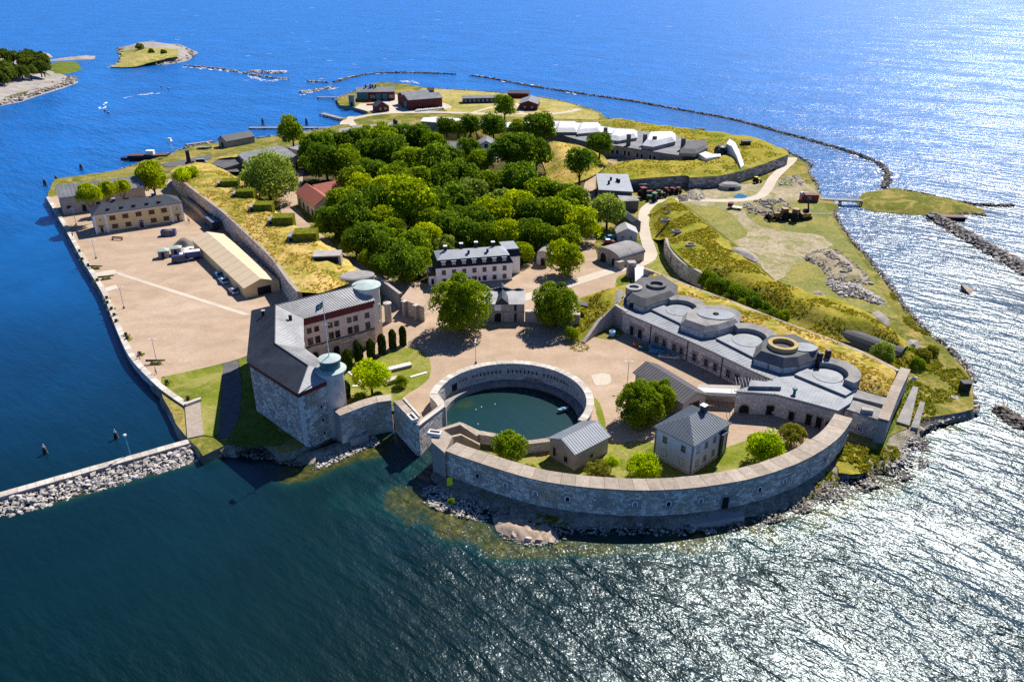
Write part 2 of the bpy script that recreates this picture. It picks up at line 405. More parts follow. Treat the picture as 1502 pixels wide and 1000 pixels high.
M['leaf_yellow'] = leafmat('leaf_yellow', (0.1245, 0.2097, 0.0080), (0.6108, 0.6709, 0.0133), .58)
M['leaf_bright'] = leafmat('leaf_bright', (0.1697, 0.2936, 0.0053), (0.7239, 0.8387, 0.0133), .58)
M['leaf_grey'] = leafmat('leaf_grey', (0.1019, 0.1677, 0.0331), (0.4299, 0.5242, 0.0928), .58)
M['leaf_olive'] = leafmat('leaf_olive', (.10, .11, .015), (.36, .35, .045), .5)
M['leaf_cypress'] = leafmat('leaf_cypress', (0.0210, 0.0480, 0.0096), (0.0963, 0.1500, 0.0192), .5)
M['leaf_pine'] = leafmat('leaf_pine', (0.0498, 0.0880, 0.0159), (0.1924, 0.2411, 0.0371), .58)

# ---------------------------------------------------------------- water
def water_material():
    m, nt, b = new_mat('sea_water'); v = coords(nt)
    sep = N(nt, 'ShaderNodeSeparateXYZ'); nt.links.new(v, sep.inputs[0])
    # deep water: green-black in the harbour mouth, blue out at sea; the far blue holds sky reflection put into the colour
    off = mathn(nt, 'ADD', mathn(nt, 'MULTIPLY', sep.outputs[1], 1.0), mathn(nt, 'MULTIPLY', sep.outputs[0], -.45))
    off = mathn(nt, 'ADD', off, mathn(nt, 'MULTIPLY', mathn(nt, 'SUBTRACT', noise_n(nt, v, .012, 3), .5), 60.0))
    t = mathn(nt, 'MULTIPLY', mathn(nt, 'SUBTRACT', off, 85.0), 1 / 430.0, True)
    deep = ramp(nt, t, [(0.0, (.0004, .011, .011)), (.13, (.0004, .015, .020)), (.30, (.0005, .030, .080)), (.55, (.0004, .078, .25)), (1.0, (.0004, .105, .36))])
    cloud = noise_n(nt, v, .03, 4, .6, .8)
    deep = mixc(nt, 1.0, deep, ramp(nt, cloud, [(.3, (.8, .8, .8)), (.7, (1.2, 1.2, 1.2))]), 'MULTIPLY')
    at = N(nt, 'ShaderNodeAttribute'); at.attribute_name = 'shallow'
    bed = ramp(nt, noise_n(nt, v, .8, 5, .7), [(.32, (.008, .018, .007)), (.5, (.05, .052, .009)), (.68, (.15, .13, .025))])
    teal = ramp(nt, at.outputs['Fac'], [(0.0, (.0012, .02, .024)), (.4, (.002, .030, .028)), (.6, (.015, .032, .014))])
    c = mixc(nt, ramp(nt, at.outputs['Fac'], [(.0, (0, 0, 0)), (.35, (1, 1, 1))]), deep, teal)
    c = mixc(nt, ramp(nt, at.outputs['Fac'], [(.4, (0, 0, 0)), (.9, (1, 1, 1))]), c, bed)
    # foam flecks of breaking waves out at sea
    nt.links.new(c, b.inputs['Base Color'])
    b.inputs['IOR'].default_value = 1.37; b.inputs['Specular IOR Level'].default_value = 0.58
    b.inputs['Roughness'].default_value = 0.29; b.inputs['Specular Tint'].default_value = (.78, .93, 1.0, 1)
    # wind waves: long crests lying across the wind, plus chop
    def wave_coords(rot, sx, sy):
        mp = N(nt, 'ShaderNodeMapping', vector_type='TEXTURE'); mp.inputs['Rotation'].default_value = (0, 0, R(rot)); mp.inputs['Scale'].default_value = (sx, sy, 1.0)
        nt.links.new(v, mp.inputs[0]); return mp.outputs[0]
    w1, w2, w3 = wave_coords(-44, 2.6, .8), wave_coords(-36, 1.7, .75), wave_coords(-60, 1.2, .8)
    gust = ramp(nt, noise_n(nt, wave_coords(-40, 2.2, .9), .03, 4, .6), [(.32, (.45,) * 3), (.68, (1.25,) * 3)])
    h = mathn(nt, 'ADD', mathn(nt, 'MULTIPLY', noise_n(nt, w1, .22, 2, .5), 2.1), mathn(nt, 'MULTIPLY', noise_n(nt, w2, .62, 3, .55), .95))
    h = mathn(nt, 'ADD', h, mathn(nt, 'MULTIPLY', noise_n(nt, w3, 1.9, 2, .5), .22))
    h = mathn(nt, 'MULTIPLY', h, gust)
    lee = N(nt, 'ShaderNodeAttribute'); lee.attribute_name = 'calm'
    h = mathn(nt, 'MULTIPLY', h, mathn(nt, 'SUBTRACT', 1.0, lee.outputs['Fac']))
    bump(nt, b, h, 1.0, 0.5)
    return m
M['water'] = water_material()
def weathered(name, c, dark, light, rough=.6, metallic=.1):
    m, nt, b = new_mat(name); v = coords(nt)
    f = noise_n(nt, v, .22, 5, .65, .6); g = noise_n(nt, v, 2.2, 4, .6); p = noise_n(nt, v, .55, 3, .5)
    col = ramp(nt, mathn(nt, 'ADD', mathn(nt, 'MULTIPLY', f, .65), mathn(nt, 'MULTIPLY', g, .35)), [(.34, dark), (.52, c), (.68, light)])
    col = mixc(nt, ramp(nt, p, [(.60, (0, 0, 0)), (.70, (.5, .5, .5))]), col, gray(dark, .7)); nt.links.new(col, b.inputs['Base Color'])
    b.inputs['Roughness'].default_value = rough; b.inputs['Metallic'].default_value = metallic; b.inputs['Specular IOR Level'].default_value = .25; bump(nt, b, g, .15, .05); return m
M['deck_roof'] = weathered('deck_roof', (.20, .215, .235), (.13, .14, .155), (.27, .285, .30))
M['felt_roof'] = weathered('felt_roof', (.19, .195, .205), (.12, .12, .13), (.26, .265, .27), .8, 0)
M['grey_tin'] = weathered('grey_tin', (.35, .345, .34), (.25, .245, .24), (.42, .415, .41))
M['bleached'] = weathered('bleached', (.62, .62, .62), (.42, .42, .42), (.74, .74, .74), .85, 0)
M['concrete'] = weathered('concrete', (.27, .255, .24), (.16, .15, .14), (.36, .34, .32), .9, 0)
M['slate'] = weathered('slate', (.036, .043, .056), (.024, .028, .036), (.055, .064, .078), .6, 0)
def shoal_list():
    return [  # outlines of drowned rock and weed: (plan polyline, reach in metres, strength)
        (PL([(-20, 745), (80, 728), (180, 700), (260, 676), (330, 662)], 0), 3.2, .9),
        (PL([(440, 690), (500, 668), (556, 655)], 0), 5.0, .95),
        (PL([(596, 728), (625, 750), (700, 780), (745, 798)], 0), 5.2, .9),
        (PL([(745, 800), (810, 808), (900, 798), (1000, 798)], 0), 3.0, .9),
        (PL([(1000, 798), (1100, 785), (1180, 760), (1260, 725), (1330, 700)], 0), 5.0, .8),
        (PL([(500, 730), (560, 745), (640, 760)], 0), 4.0, .35),
        (PL([(620, 700), (600, 680), (560, 690)], 0), 4.0, .3),
        (PL([(1330, 690), (1380, 640), (1420, 600)], 0), 3.0, .7),
        (PL([(660, 625), (672, 600), (700, 580)], 0), 4.0, .45)]
def build_water():
    x0, x1, y0, y1, st = -250, 230, 50, 350, 2.0
    nx = int((x1 - x0) / st); ny = int((y1 - y0) / st)
    X, Y = np.meshgrid(np.linspace(x0, x1, nx + 1), np.linspace(y0, y1, ny + 1))
    sh = np.zeros(X.shape); calm = np.zeros(X.shape)
    for pl, w, s in shoal_list():
        best = np.full(X.shape, 1e9)
        for a, b in zip(pl, pl[1:]):
            dx, dy = b[0] - a[0], b[1] - a[1]; t = np.clip(((X - a[0]) * dx + (Y - a[1]) * dy) / (dx * dx + dy * dy), 0, 1)
            best = np.minimum(best, np.hypot(X - a[0] - t * dx, Y - a[1] - t * dy))
        sh = np.maximum(sh, s * np.clip(1.35 - best / w, 0, 1))
    for k in range(ny + 1):
        for i in range(nx + 1):
            if sh[k, i] > 0: sh[k, i] *= max(0, min(1.25, .85 + .8 * nz(X[k, i] * .22, Y[k, i] * .22)))
    sh = np.maximum(sh, (np.hypot(X, Y - 146) < 16.5) * .32)
    # sheltered water: harbour side in the lee of the island, and the basin
    lee = 1 / (1 + np.exp((X + 22 + (Y - 120) * .10) / 9.0)); lee *= np.clip((330 - Y) / 60, 0, 1) * .80 + .0
    lee = np.maximum(lee, (np.hypot(X, Y - 146) < 17) * .92)
    calm = np.clip(lee, 0, .95); edge = np.clip(np.minimum(np.minimum(X - x0, x1 - X), np.minimum(Y - y0, y1 - Y)) / 45, 0, 1); calm = calm * edge; sh = sh * np.clip(edge * 3, 0, 1)
    V = [(x, y, 0.0) for x, y in zip(X.ravel(), Y.ravel())]; F = []
    w = nx + 1
    for k in range(ny):
        for i in range(nx): a = k * w + i; F.append((a, a + 1, a + 1 + w, a + w))
    b = len(V); far = 40000.0
    V += [(-far, -400, 0), (far, -400, 0), (far, far, 0), (-far, far, 0)]
    c = [0, nx, ny * w + nx, ny * w]
    F += [(b, b + 1) + tuple(range(c[1], c[0] - 1, -1)), (b + 1, b + 2) + tuple(k * w + nx for k in range(ny, -1, -1)),
          (b + 2, b + 3) + tuple(ny * w + i for i in range(0, nx + 1)), (b + 3, b) + tuple(k * w for k in range(0, ny + 1))]
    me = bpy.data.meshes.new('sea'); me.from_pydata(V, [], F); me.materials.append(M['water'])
    for nm, arr in (('shallow', sh), ('calm', calm)):
        at = me.attributes.new(nm, 'FLOAT', 'POINT'); at.data.foreach_set('value', list(arr.ravel()) + [0.0] * 4)
    me.update(); o = link('sea', me); o['kind'] = 'structure'
build_water()

# ---------------------------------------------------------------- ground
Z0 = 2.0
QUAY = [(68, 290), (95, 335), (120, 380), (150, 430), (170, 480), (188, 520), (210, 547), (240, 575), (271, 596)]
OUT = [(271, 596), (274, 644), (300, 668), (330, 652), (378, 640), (420, 668), (470, 672), (552, 645), (580, 632),
       (600, 650), (640, 690), (622, 722), (640, 738), (690, 755), (712, 756), (726, 776), (760, 788), (800, 790), (840, 778), (900, 778), (990, 780), (1070, 772), (1140, 755), (1200, 730),
       (1262, 700), (1300, 690), (1340, 672), (1352, 640), (1375, 612), (1428, 600), (1425, 558), (1413, 537), (1384, 506), (1351, 482), (1322, 448), (1298, 413), (1268, 376),
       (1242, 348), (1220, 312), (1232, 300), (1210, 290), (1198, 284), (1194, 268), (1182, 250), (1188, 242), (1172, 232), (1158, 226), (1150, 219), (1120, 211), (1060, 203), (1040, 199), (960, 189), (920, 182),
       (890, 174), (880, 164), (860, 158), (830, 149), (790, 142), (752, 138), (700, 133), (650, 131), (620, 128), (600, 124), (584, 122), (560, 121), (545, 123), (553, 130), (535, 131), (515, 135), (493, 145), (498, 154), (520, 157),
       (530, 160), (542, 165), (535, 168), (504, 172), (500, 182), (470, 190), (420, 197), (365, 205), (330, 208), (290, 212), (245, 226), (215, 236), (175, 249), (80, 262), (68, 288)]
BC = (-0.2, 146.0)                              # middle of the round basin
def arc(r, a0, a1, n=24, c=BC): return [(c[0] + r * math.cos(R(a0 + (a1 - a0) * i / n)), c[1] + r * math.sin(R(a0 + (a1 - a0) * i / n))) for i in range(n + 1)]
bo = smooth_line([P2(*p, 7.0) for p in [(654, 660), (672, 667), (692, 674), (720, 683), (748, 692), (772, 699), (796, 704.5), (840, 711), (880, 715), (920, 717.5), (960, 718), (1000, 716), (1040, 711.5), (1070, 707), (1100, 701), (1130, 692.5), (1160, 682), (1190, 668), (1220, 649), (1238, 631), (1249, 613)]], 2.5)
i0 = OUT.index((600, 650)); i1 = OUT.index((1300, 690))
RIGHT_END = [(1262, 660), (1275, 678)]
isl = PL(OUT[:i0 - 3], Z0)[1:] + PL([(535, 604), (570, 592), (592, 622)], Z0) + [(-19.2, 136.6), (-15.6, 143.0)] + arc(16.4, 190, -28, 36) + [(8.0, 131.4), (1.7, 130.0), (-3.0, 132.7), (-7.2, 133.8), (-10.2, 136.6), (-14.4, 129.6), (-13.0, 127.0)] + offset_line(bo, 1.6)[2::2] + PL(RIGHT_END + [(1290, 655), (1312, 632), (1330, 628), (1344, 612), (1375, 610)] + OUT[OUT.index((1428, 600)):], Z0)
sheet('island_ground', [(x, y, Z0 - .12) for x, y in isl], [M['rough_grass'], M['shore']], res=4.0, kind='structure', skirt=(-1.5, 1.1), jag=.8)
# wall-side ground of the harbour mouth carved out as water is left to the basin walls
sheet('parade_ground', Z([(69, 290), (96, 335), (121, 380), (151, 430), (171, 480), (189, 520), (211, 547), (236, 571), (236, 553), (327, 533), (350, 526), (366, 522), (376, 456), (432, 440), (428, 418), (330, 340), (250, 262), (180, 285), (90, 286)], Z0), M['gravel'], res=3, kind='structure')
sheet('grass_lawn', Z([(238, 572), (236, 553), (327, 533), (322, 640), (299, 640), (294, 589), (271, 594)], Z0 + .03), M['lawn'], res=2.5, kind='structure')
sheet('path', Z([(327, 533.5), (349, 527), (354, 560), (352, 610), (336, 642), (313, 641), (322.5, 636)], Z0 + .02), M['asphalt'], res=2.5, kind='structure')  # path darkened: the keep's shadow is put into its colour
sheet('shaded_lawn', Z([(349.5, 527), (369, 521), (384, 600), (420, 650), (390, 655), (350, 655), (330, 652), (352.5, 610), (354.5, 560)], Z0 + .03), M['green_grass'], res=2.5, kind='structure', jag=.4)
# marked strip on the parade ground
for nm, a, b, w in (('strip', (168, 399.5), (368, 463.5), 1.5),):
    A, B = Vector(P2(*a)), Vector(P2(*b)); d = (B - A).normalized(); n_ = Vector((-d.y, d.x)) * w / 2
    sheet('pavement_strip', [(*(A + n_), 2.03), (*(B + n_), 2.03), (*(B - n_), 2.03), (*(A - n_), 2.03)], M['gravel_pale'], res=4, kind='structure')
sheet('jetty_slab', Z([(136, 401), (168, 394), (172, 401), (140, 408)], Z0 + .05), M['gravel_pale'], res=4, kind='structure')
sheet('slipway_slab', Z([(154, 422), (170, 417), (173, 423), (156, 428)], Z0 + .05), M['gravel_pale'], res=4, kind='structure')
sheet('slipway_mat', Z([(146, 424), (154, 421), (156, 428), (150, 431)], Z0 + .05), plain('red_mat', (.42, .16, .12)), res=4, kind='structure')
sheet('slipway_mat', Z([(134, 404), (137, 402), (141, 408), (138, 410)], Z0 + .04), M['gravel'], res=4, kind='structure')
# courtyard
sheet('courtyard', Z([(566, 430), (600, 412), (640, 418), (750, 408), (782, 378), (795, 360), (830, 372), (868, 352), (880, 385), (935, 388), (940, 400), (926, 430), (850, 490), (900, 500), (925, 482), (1100, 570), (1206, 628), (1236, 612), (1180, 655), (1100, 690), (960, 706), (905, 690)], Z0 + .01)
      + [(x, y, Z0 + .01) for x, y in arc(16.8, -25, 200, 30)] + [(-19.2, 138.5, Z0 + .01)] + Z([(585, 590), (560, 600), (510, 600), (508, 540), (560, 492), (560, 450)], Z0 + .01), M['gravel'], res=3, kind='structure')
sheet('garden_lawn', Z([(506, 545), (530, 532), (560, 520), (588, 510), (606, 508), (620, 513), (630, 525), (633, 540), (629, 556), (613, 569), (595, 578), (585, 590), (560, 600), (508, 602)], Z0 + .04), M['lawn'], res=2.0, kind='structure')
sheet('battery_lawn', Z([(868, 578), (880, 590), (887, 612), (890, 638), (900, 652), (930, 645), (960, 648), (1012, 684), (1066, 655), (1095, 646), (1125, 637), (1140, 648), (1165, 650), (1130, 670), (1080, 690), (960, 708), (860, 703), (780, 688), (735, 672), (770, 664), (842, 690), (890, 664), (880, 625)], Z0 + .04), M['lawn'], res=2.0, kind='structure', jag=.3)
sheet('turf_island', Z([(905, 406), (920, 400), (928, 406), (926, 416), (912, 424), (902, 420)], Z0 + .03), M['lawn'], res=2, kind='structure')
# interior streets and wood floor
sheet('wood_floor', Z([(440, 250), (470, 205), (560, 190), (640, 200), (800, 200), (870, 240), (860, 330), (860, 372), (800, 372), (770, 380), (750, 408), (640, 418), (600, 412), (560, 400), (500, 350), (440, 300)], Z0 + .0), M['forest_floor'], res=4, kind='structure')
sheet('street', Z([(424, 252), (446, 249), (440, 290), (434, 303), (452, 328), (482, 352), (505, 372), (545, 395), (580, 412), (615, 418), (600, 432), (560, 420), (520, 402), (480, 374), (440, 345), (412, 312), (410, 290), (420, 275)], Z0 + .05), M['gravel'], res=3, kind='structure')
sheet('street', Z([(842, 330), (858, 268), (868, 240), (882, 232), (875, 250), (872, 290), (874, 352), (868, 385), (830, 385)], Z0 + .05), M['gravel'], res=3, kind='structure')
sheet('battery_yard', Z([(888, 236), (905, 229), (1010, 240), (960, 246), (905, 244)], Z0 + .05), M['gravel'], res=3, kind='structure')
# east field
sheet('field', Z([(1000, 298), (1110, 290), (1195, 270), (1225, 330), (1275, 395), (1300, 440), (1320, 470), (1240, 448), (1200, 440), (1150, 425), (1130, 405), (1070, 352), (1020, 312)], Z0 + .0), M['field_grass'], res=3, kind='structure')
sheet('dirt_track', Z([(958, 303), (985, 286), (1050, 276), (1110, 268), (1150, 262), (1192, 272), (1200, 288), (1130, 300), (1085, 304), (1110, 330), (1150, 340), (1205, 344), (1222, 358), (1195, 375), (1165, 388), (1150, 408), (1135, 412), (1118, 392), (1108, 372), (1075, 358), (1080, 352), (1098, 345), (1085, 325), (1066, 308), (1010, 298), (975, 300)], Z0 + .04), M['dirt'], res=2.5, kind='structure', jag=1.5)
def road(name, pts, w, z, material):
    c = smooth_line(PL(pts), 3.0); a = offset_line(c, w / 2); b = offset_line(c, -w / 2)
    return sheet(name, [(p[0], p[1], z) for p in a] + [(p[0], p[1], z) for p in b[::-1]], material, res=2.5, kind='structure')
road('road', [(760, 440), (850, 412), (895, 398), (922, 392), (940, 387), (953, 378), (955, 372), (951, 360), (947, 345), (945, 328), (945, 314), (950, 304), (966, 296), (1000, 293), (1040, 294), (1080, 294), (1112, 289), (1126, 276), (1134, 262), (1148, 248), (1160, 237), (1163, 231)], 4.2, Z0 + .07, M['gravel_pale'])
# far end of the island
sheet('boatyard', Z([(520, 158), (528, 152), (560, 150), (580, 138), (605, 138), (604, 142), (655, 152), (665, 158), (630, 164), (560, 166), (545, 165)], Z0 + .03), M['gravel_pale'], res=5, kind='structure')
sheet('far_meadow', Z([(620, 129), (700, 134), (752, 139), (790, 143), (830, 150), (858, 160), (878, 166), (880, 176), (800, 174), (660, 168), (640, 150), (606, 138)], Z0 + .0), M['far_grass'], res=8, kind='structure')
road('road', [(505, 183), (512, 176), (560, 167), (640, 165), (720, 167), (800, 167.5), (835, 164), (850, 160)], 5.0, Z0 + .06, M['gravel_pale'])
road('road', [(690, 167), (712, 160), (730, 156)], 3.0, Z0 + .08, M['gravel_pale'])
road('road', [(766, 168), (762, 158), (757, 152)], 3.0, Z0 + .08, M['gravel_pale'])
road('road', [(519, 185), (513, 176), (516, 171)], 4.0, Z0 + .09, M['gravel_pale'])
# ---------------------------------------------------------------- masonry helpers
def facing(mb, path, z0, z1, course=0.55, ln=(0.7, 1.5), proud=(.02, .09), holes=(), side=1, jit=.25, base=None, tmul=1.0):
    """courses of separate stones set proud of a wall face that follows a plan polyline; side=+1 faces left of the path.
    holes: (s0, s1, h0, h1) openings along the path length"""
    L = [0.0]
    for a, b in zip(path, path[1:]): L.append(L[-1] + dist(a, b))
    T = L[-1]
    def at(s):
        s = max(0, min(T, s)); i = 0
        while i < len(L) - 2 and L[i + 1] < s: i += 1
        t = (s - L[i]) / max(1e-9, L[i + 1] - L[i]); a, b = path[i], path[i + 1]
        d = dist(a, b); nx, ny = -(b[1] - a[1]) / d * side, (b[0] - a[0]) / d * side
        return a[0] * (1 - t) + b[0] * t, a[1] * (1 - t) + b[1] * t, nx, ny
    g = lambda z, s: z(s / T) if callable(z) else z
    ncs = max(1, round((max(g(z1, 0), g(z1, T)) - min(g(z0, 0), g(z0, T))) / course))
    for k in range(ncs):
        s = -random.random() * ln[0]
        while s < T:
            l = random.uniform(*ln); a, b = max(s, 0), min(s + l, T); s += l
            if b - a < .25: continue
            m = (a + b) / 2; lo, hi = g(z0, m), g(z1, m); h = (hi - lo) / ncs
            za, zb = lo + k * h, lo + (k + 1) * h
            if any(a < q[1] and b > q[0] and za < q[3] and zb > q[2] for q in holes): continue
            p, q = at(a + .03), at(b - .03); pr = random.uniform(*proud)
            tt = min(1, max(0, (.45 + random.uniform(-jit, jit) * 2 + (.35 if random.random() < .08 else 0)) * tmul))
            e = .04
            vs = []
            for (x, y, nx, ny) in (p, q):
                vs += [(x, y, za + .02), (x, y, zb - .02), (x + nx * pr, y + ny * pr, za + e), (x + nx * pr, y + ny * pr, zb - e)]
            fs = [(2, 6, 7, 3), (0, 2, 3, 1), (4, 5, 7, 6), (1, 3, 7, 5), (0, 4, 6, 2)]
            if side < 0: fs = [f[::-1] for f in fs]
            mb.add(vs, fs, tt)
def copings(root, inner, outer, z0, z1, mat_, step, lo=-.0):
    """a row of separate coping slabs between two plan polylines"""
    L = 0; n = len(inner)
    tot = sum(dist(a, b) for a, b in zip(outer, outer[1:])); k = max(1, round(tot / step))
    ii = resample(inner, dist_sum(inner) / k); oo = resample(outer, tot / k); k = min(len(ii), len(oo)) - 1
    for i in range(k):
        a, b = Vector(ii[i]), Vector(ii[i + 1]); c, d = Vector(oo[i + 1]), Vector(oo[i])
        g = .025
        u = (b - a).normalized() * g; w = (c - d).normalized() * g
        mb = MB(); dz = random.uniform(-.02, .03)
        mb.prism([tuple(a + u), tuple(b - u), tuple(c - w), tuple(d + w)], z0, z1 + dz, random.random())
        mb.build('coping_stone', mat_, root, world=True)
def dist_sum(p): return sum(dist(a, b) for a, b in zip(p, p[1:]))

_WIN = {}
def window_meshes(w, h, fm, gm, bars, sill):
    key = (round(w, 2), round(h, 2), fm.name, gm.name, bars, sill)
    if key in _WIN: return _WIN[key]
    f = MB(); t = .09
    f.bx(-w / 2 - t, -w / 2, -.10, .02, -h / 2, h / 2); f.bx(w / 2, w / 2 + t, -.10, .02, -h / 2, h / 2)
    f.bx(-w / 2 - t, w / 2 + t, -.10, .02, h / 2, h / 2 + t); f.bx(-w / 2 - t - .05, w / 2 + t + .05, -.16, .02, -h / 2 - t, -h / 2)
    nv, nh = bars
    for i in range(nv): x = -w / 2 + w * (i + 1) / (nv + 1); f.bx(x - .03, x + .03, -.07, .02, -h / 2, h / 2)
    for i in range(nh): z = -h / 2 + h * (i + 1) / (nh + 1); f.bx(-w / 2, w / 2, -.065, .02, z - .025, z + .025)
    g = MB(); g.bx(-w / 2, w / 2, -.025, .015, -h / 2, h / 2)
    fm_ = f.mesh('window_frame', fm); gm_ = g.mesh('pane', gm)
    _WIN[key] = (fm_, gm_); return _WIN[key]
def window(root, x, y, z, w, h, rz=0.0, fm=None, gm=None, bars=(1, 1), name='window'):
    """window whose outer face looks along -Y of its own frame"""
    a, b = window_meshes(w, h, fm or M['white_paint'], gm or M['glass'], bars, True)
    f = link(name, a, root, (x, y, z), (0, 0, rz)); link('pane', b, f); return f
def door(root, x, y, z0, w, h, rz=0.0, leaf=None, fm=None):
    key = ('door', round(w, 2), round(h, 2), (leaf or M['wood_brown']).name, (fm or M['white_paint']).name)
    if key not in _WIN:
        f = MB(); t = .12
        f.bx(-w / 2 - t, -w / 2, -.12, .02, 0, h); f.bx(w / 2, w / 2 + t, -.12, .02, 0, h); f.bx(-w / 2 - t, w / 2 + t, -.12, .02, h, h + t)
        l = MB(); l.bx(-w / 2, -.02, -.05, .015, .02, h); l.bx(.02, w / 2, -.05, .015, .02, h)
        _WIN[key] = (f.mesh('door_frame', fm or M['white_paint']), l.mesh('door_leaf', leaf or M['wood_brown']))
    a, b = _WIN[key]; f = link('door', a, root, (x, y, z0), (0, 0, rz)); link('door_leaf', b, f); return f
def opening(root, x, y, z0, w, h, rz=0.0, fm=None, arched=False, depth=.6, name='doorway', fill=None):
    """dark opening with a stone surround"""
    key = ('op', round(w, 2), round(h, 2), (fm or M['coping']).name, arched, (fill or M['dark']).name)
    if key not in _WIN:
        f = MB(); t = .16; n = 8 if arched else 0; r = w / 2; zs = h - r if arched else h
        f.bx(-w / 2 - t, -w / 2, -.10, .02, 0, zs); f.bx(w / 2, w / 2 + t, -.10, .02, 0, zs)
        d = MB()
        if arched:
            for i in range(n):
                a0, a1 = math.pi * i / n, math.pi * (i + 1) / n
                q = [(r * math.cos(a0), zs + r * math.sin(a0)), ((r + t) * math.cos(a0), zs + (r + t) * math.sin(a0)), ((r + t) * math.cos(a1), zs + (r + t) * math.sin(a1)), (r * math.cos(a1), zs + r * math.sin(a1))]
                f.add([(p[0], -.10, p[1]) for p in q] + [(p[0], .02, p[1]) for p in q], [(0, 1, 2, 3), (7, 6, 5, 4), (1, 5, 6, 2), (4, 0, 3, 7), (0, 4, 5, 1), (2, 6, 7, 3)])
            out = [(-r, 0), (r, 0)] + [(r * math.cos(math.pi * i / 10), zs + r * math.sin(math.pi * i / 10)) for i in range(11)]
            d.add([(p[0], -.03, p[1]) for p in out], [tuple(range(len(out)))])
        else:
            f.bx(-w / 2 - t, w / 2 + t, -.10, .02, h, h + t); d.bx(-w / 2, w / 2, -.03, .015, 0, h)
        _WIN[key] = (f.mesh('surround', fm or M['coping']), d.mesh('opening', fill or M['dark']))
    a, b = _WIN[key]; f = link(name, a, root, (x, y, z0), (0, 0, rz)); link('recess', b, f); return f

def gable_roof(mb, w, d, z, rise, over=.4, th=.18, axis='x', hip=0.0):
    """roof over a w x d plan with its corner at the origin; ridge along axis"""
    x0, x1, y0, y1 = -over, w + over, -over, d + over
    if axis == 'x': r0, r1 = (x0 + hip, (y0 + y1) / 2), (x1 - hip, (y0 + y1) / 2)
    else: r0, r1 = ((x0 + x1) / 2, y0 + hip), ((x0 + x1) / 2, y1 - hip)
    zr = z + rise
    for dz, flip in ((th, False), (0, True)):
        vs = [(x0, y0, z + dz), (x1, y0, z + dz), (x1, y1, z + dz), (x0, y1, z + dz), (*r0, zr + dz), (*r1, zr + dz)]
        fs = [(0, 1, 5, 4), (2, 3, 4, 5), (1, 2, 5), (3, 0, 4)] if axis == 'x' else [(1, 2, 5, 4), (3, 0, 4, 5), (0, 1, 4), (2, 3, 5)]
        if hip == 0: fs = fs[:2]
        mb.add(vs, [f[::-1] for f in fs] if flip else fs)
    E = [(x0, y0), (x1, y0), (x1, y1), (x0, y1)]
    if hip > 0:
        for i in range(4):
            a, b = E[i], E[(i + 1) % 4]; mb.add([(*a, z), (*b, z), (*b, z + th), (*a, z + th)], [(0, 1, 2, 3)])
    else:
        if axis == 'x': edges = [((x0, y0, z), (x1, y0, z)), ((x1, y0, z), (*r1, zr)), ((*r1, zr), (x1, y1, z)), ((x1, y1, z), (x0, y1, z)), ((x0, y1, z), (*r0, zr)), ((*r0, zr), (x0, y0, z))]
        else: edges = [((x1, y0, z), (x1, y1, z)), ((x1, y1, z), (*r1, zr)), ((*r1, zr), (x0, y1, z)), ((x0, y1, z), (x0, y0, z)), ((x0, y0, z), (*r0, zr)), ((*r0, zr), (x1, y0, z))]
        for a, b in edges: mb.add([a, b, (b[0], b[1], b[2] + th), (a[0], a[1], a[2] + th)], [(0, 1, 2, 3)])
    return zr
def seams(mb, w, d, z, rise, over, axis, step, hip=0.0, th=.18, hh=.07, ww=.06):
    """standing seams running down both slopes"""
    x0, x1, y0, y1 = -over, w + over, -over, d + over
    L0, L1, S0, S1 = (x0, x1, y0, y1) if axis == 'x' else (y0, y1, x0, x1)
    mid = (S0 + S1) / 2; half = mid - S0; k = L0 + step / 2
    while k < L1:
        t = 1.0
        if hip > 0: t = min(1.0, (k - L0) / hip, (L1 - k) / hip)
        if t > .05:
            for sgn in (-1, 1):
                e = mid + sgn * half; tp = e + (mid - e) * t
                za, zb = z + th, z + th + rise * t
                pts = [(k - ww / 2, e, za), (k + ww / 2, e, za), (k + ww / 2, tp, zb), (k - ww / 2, tp, zb)]
                pts = pts + [(p[0], p[1], p[2] + hh) for p in pts]
                if axis != 'x': pts = [(p[1], p[0], p[2]) for p in pts]
                mb.add(pts, [(4, 5, 6, 7), (0, 1, 5, 4), (1, 2, 6, 5), (2, 3, 7, 6), (3, 0, 4, 7)])
        k += step
    if hip > 0:
        for end in (L0, L1):
            q = S0 + step / 2
            while q < S1:
                t = 1 - abs(q - mid) / half
                if t > .05:
                    sg = 1 if end == L0 else -1; tp = end + sg * hip * t; za, zb = z + th, z + th + rise * t
                    pts = [(end, q - ww / 2, za), (end, q + ww / 2, za), (tp, q + ww / 2, zb), (tp, q - ww / 2, zb)]
                    pts = pts + [(p[0], p[1], p[2] + hh) for p in pts]
                    if axis != 'x': pts = [(p[1], p[0], p[2]) for p in pts]
                    mb.add(pts, [(4, 5, 6, 7), (0, 1, 5, 4), (1, 2, 6, 5), (2, 3, 7, 6), (3, 0, 4, 7)])
                q += step
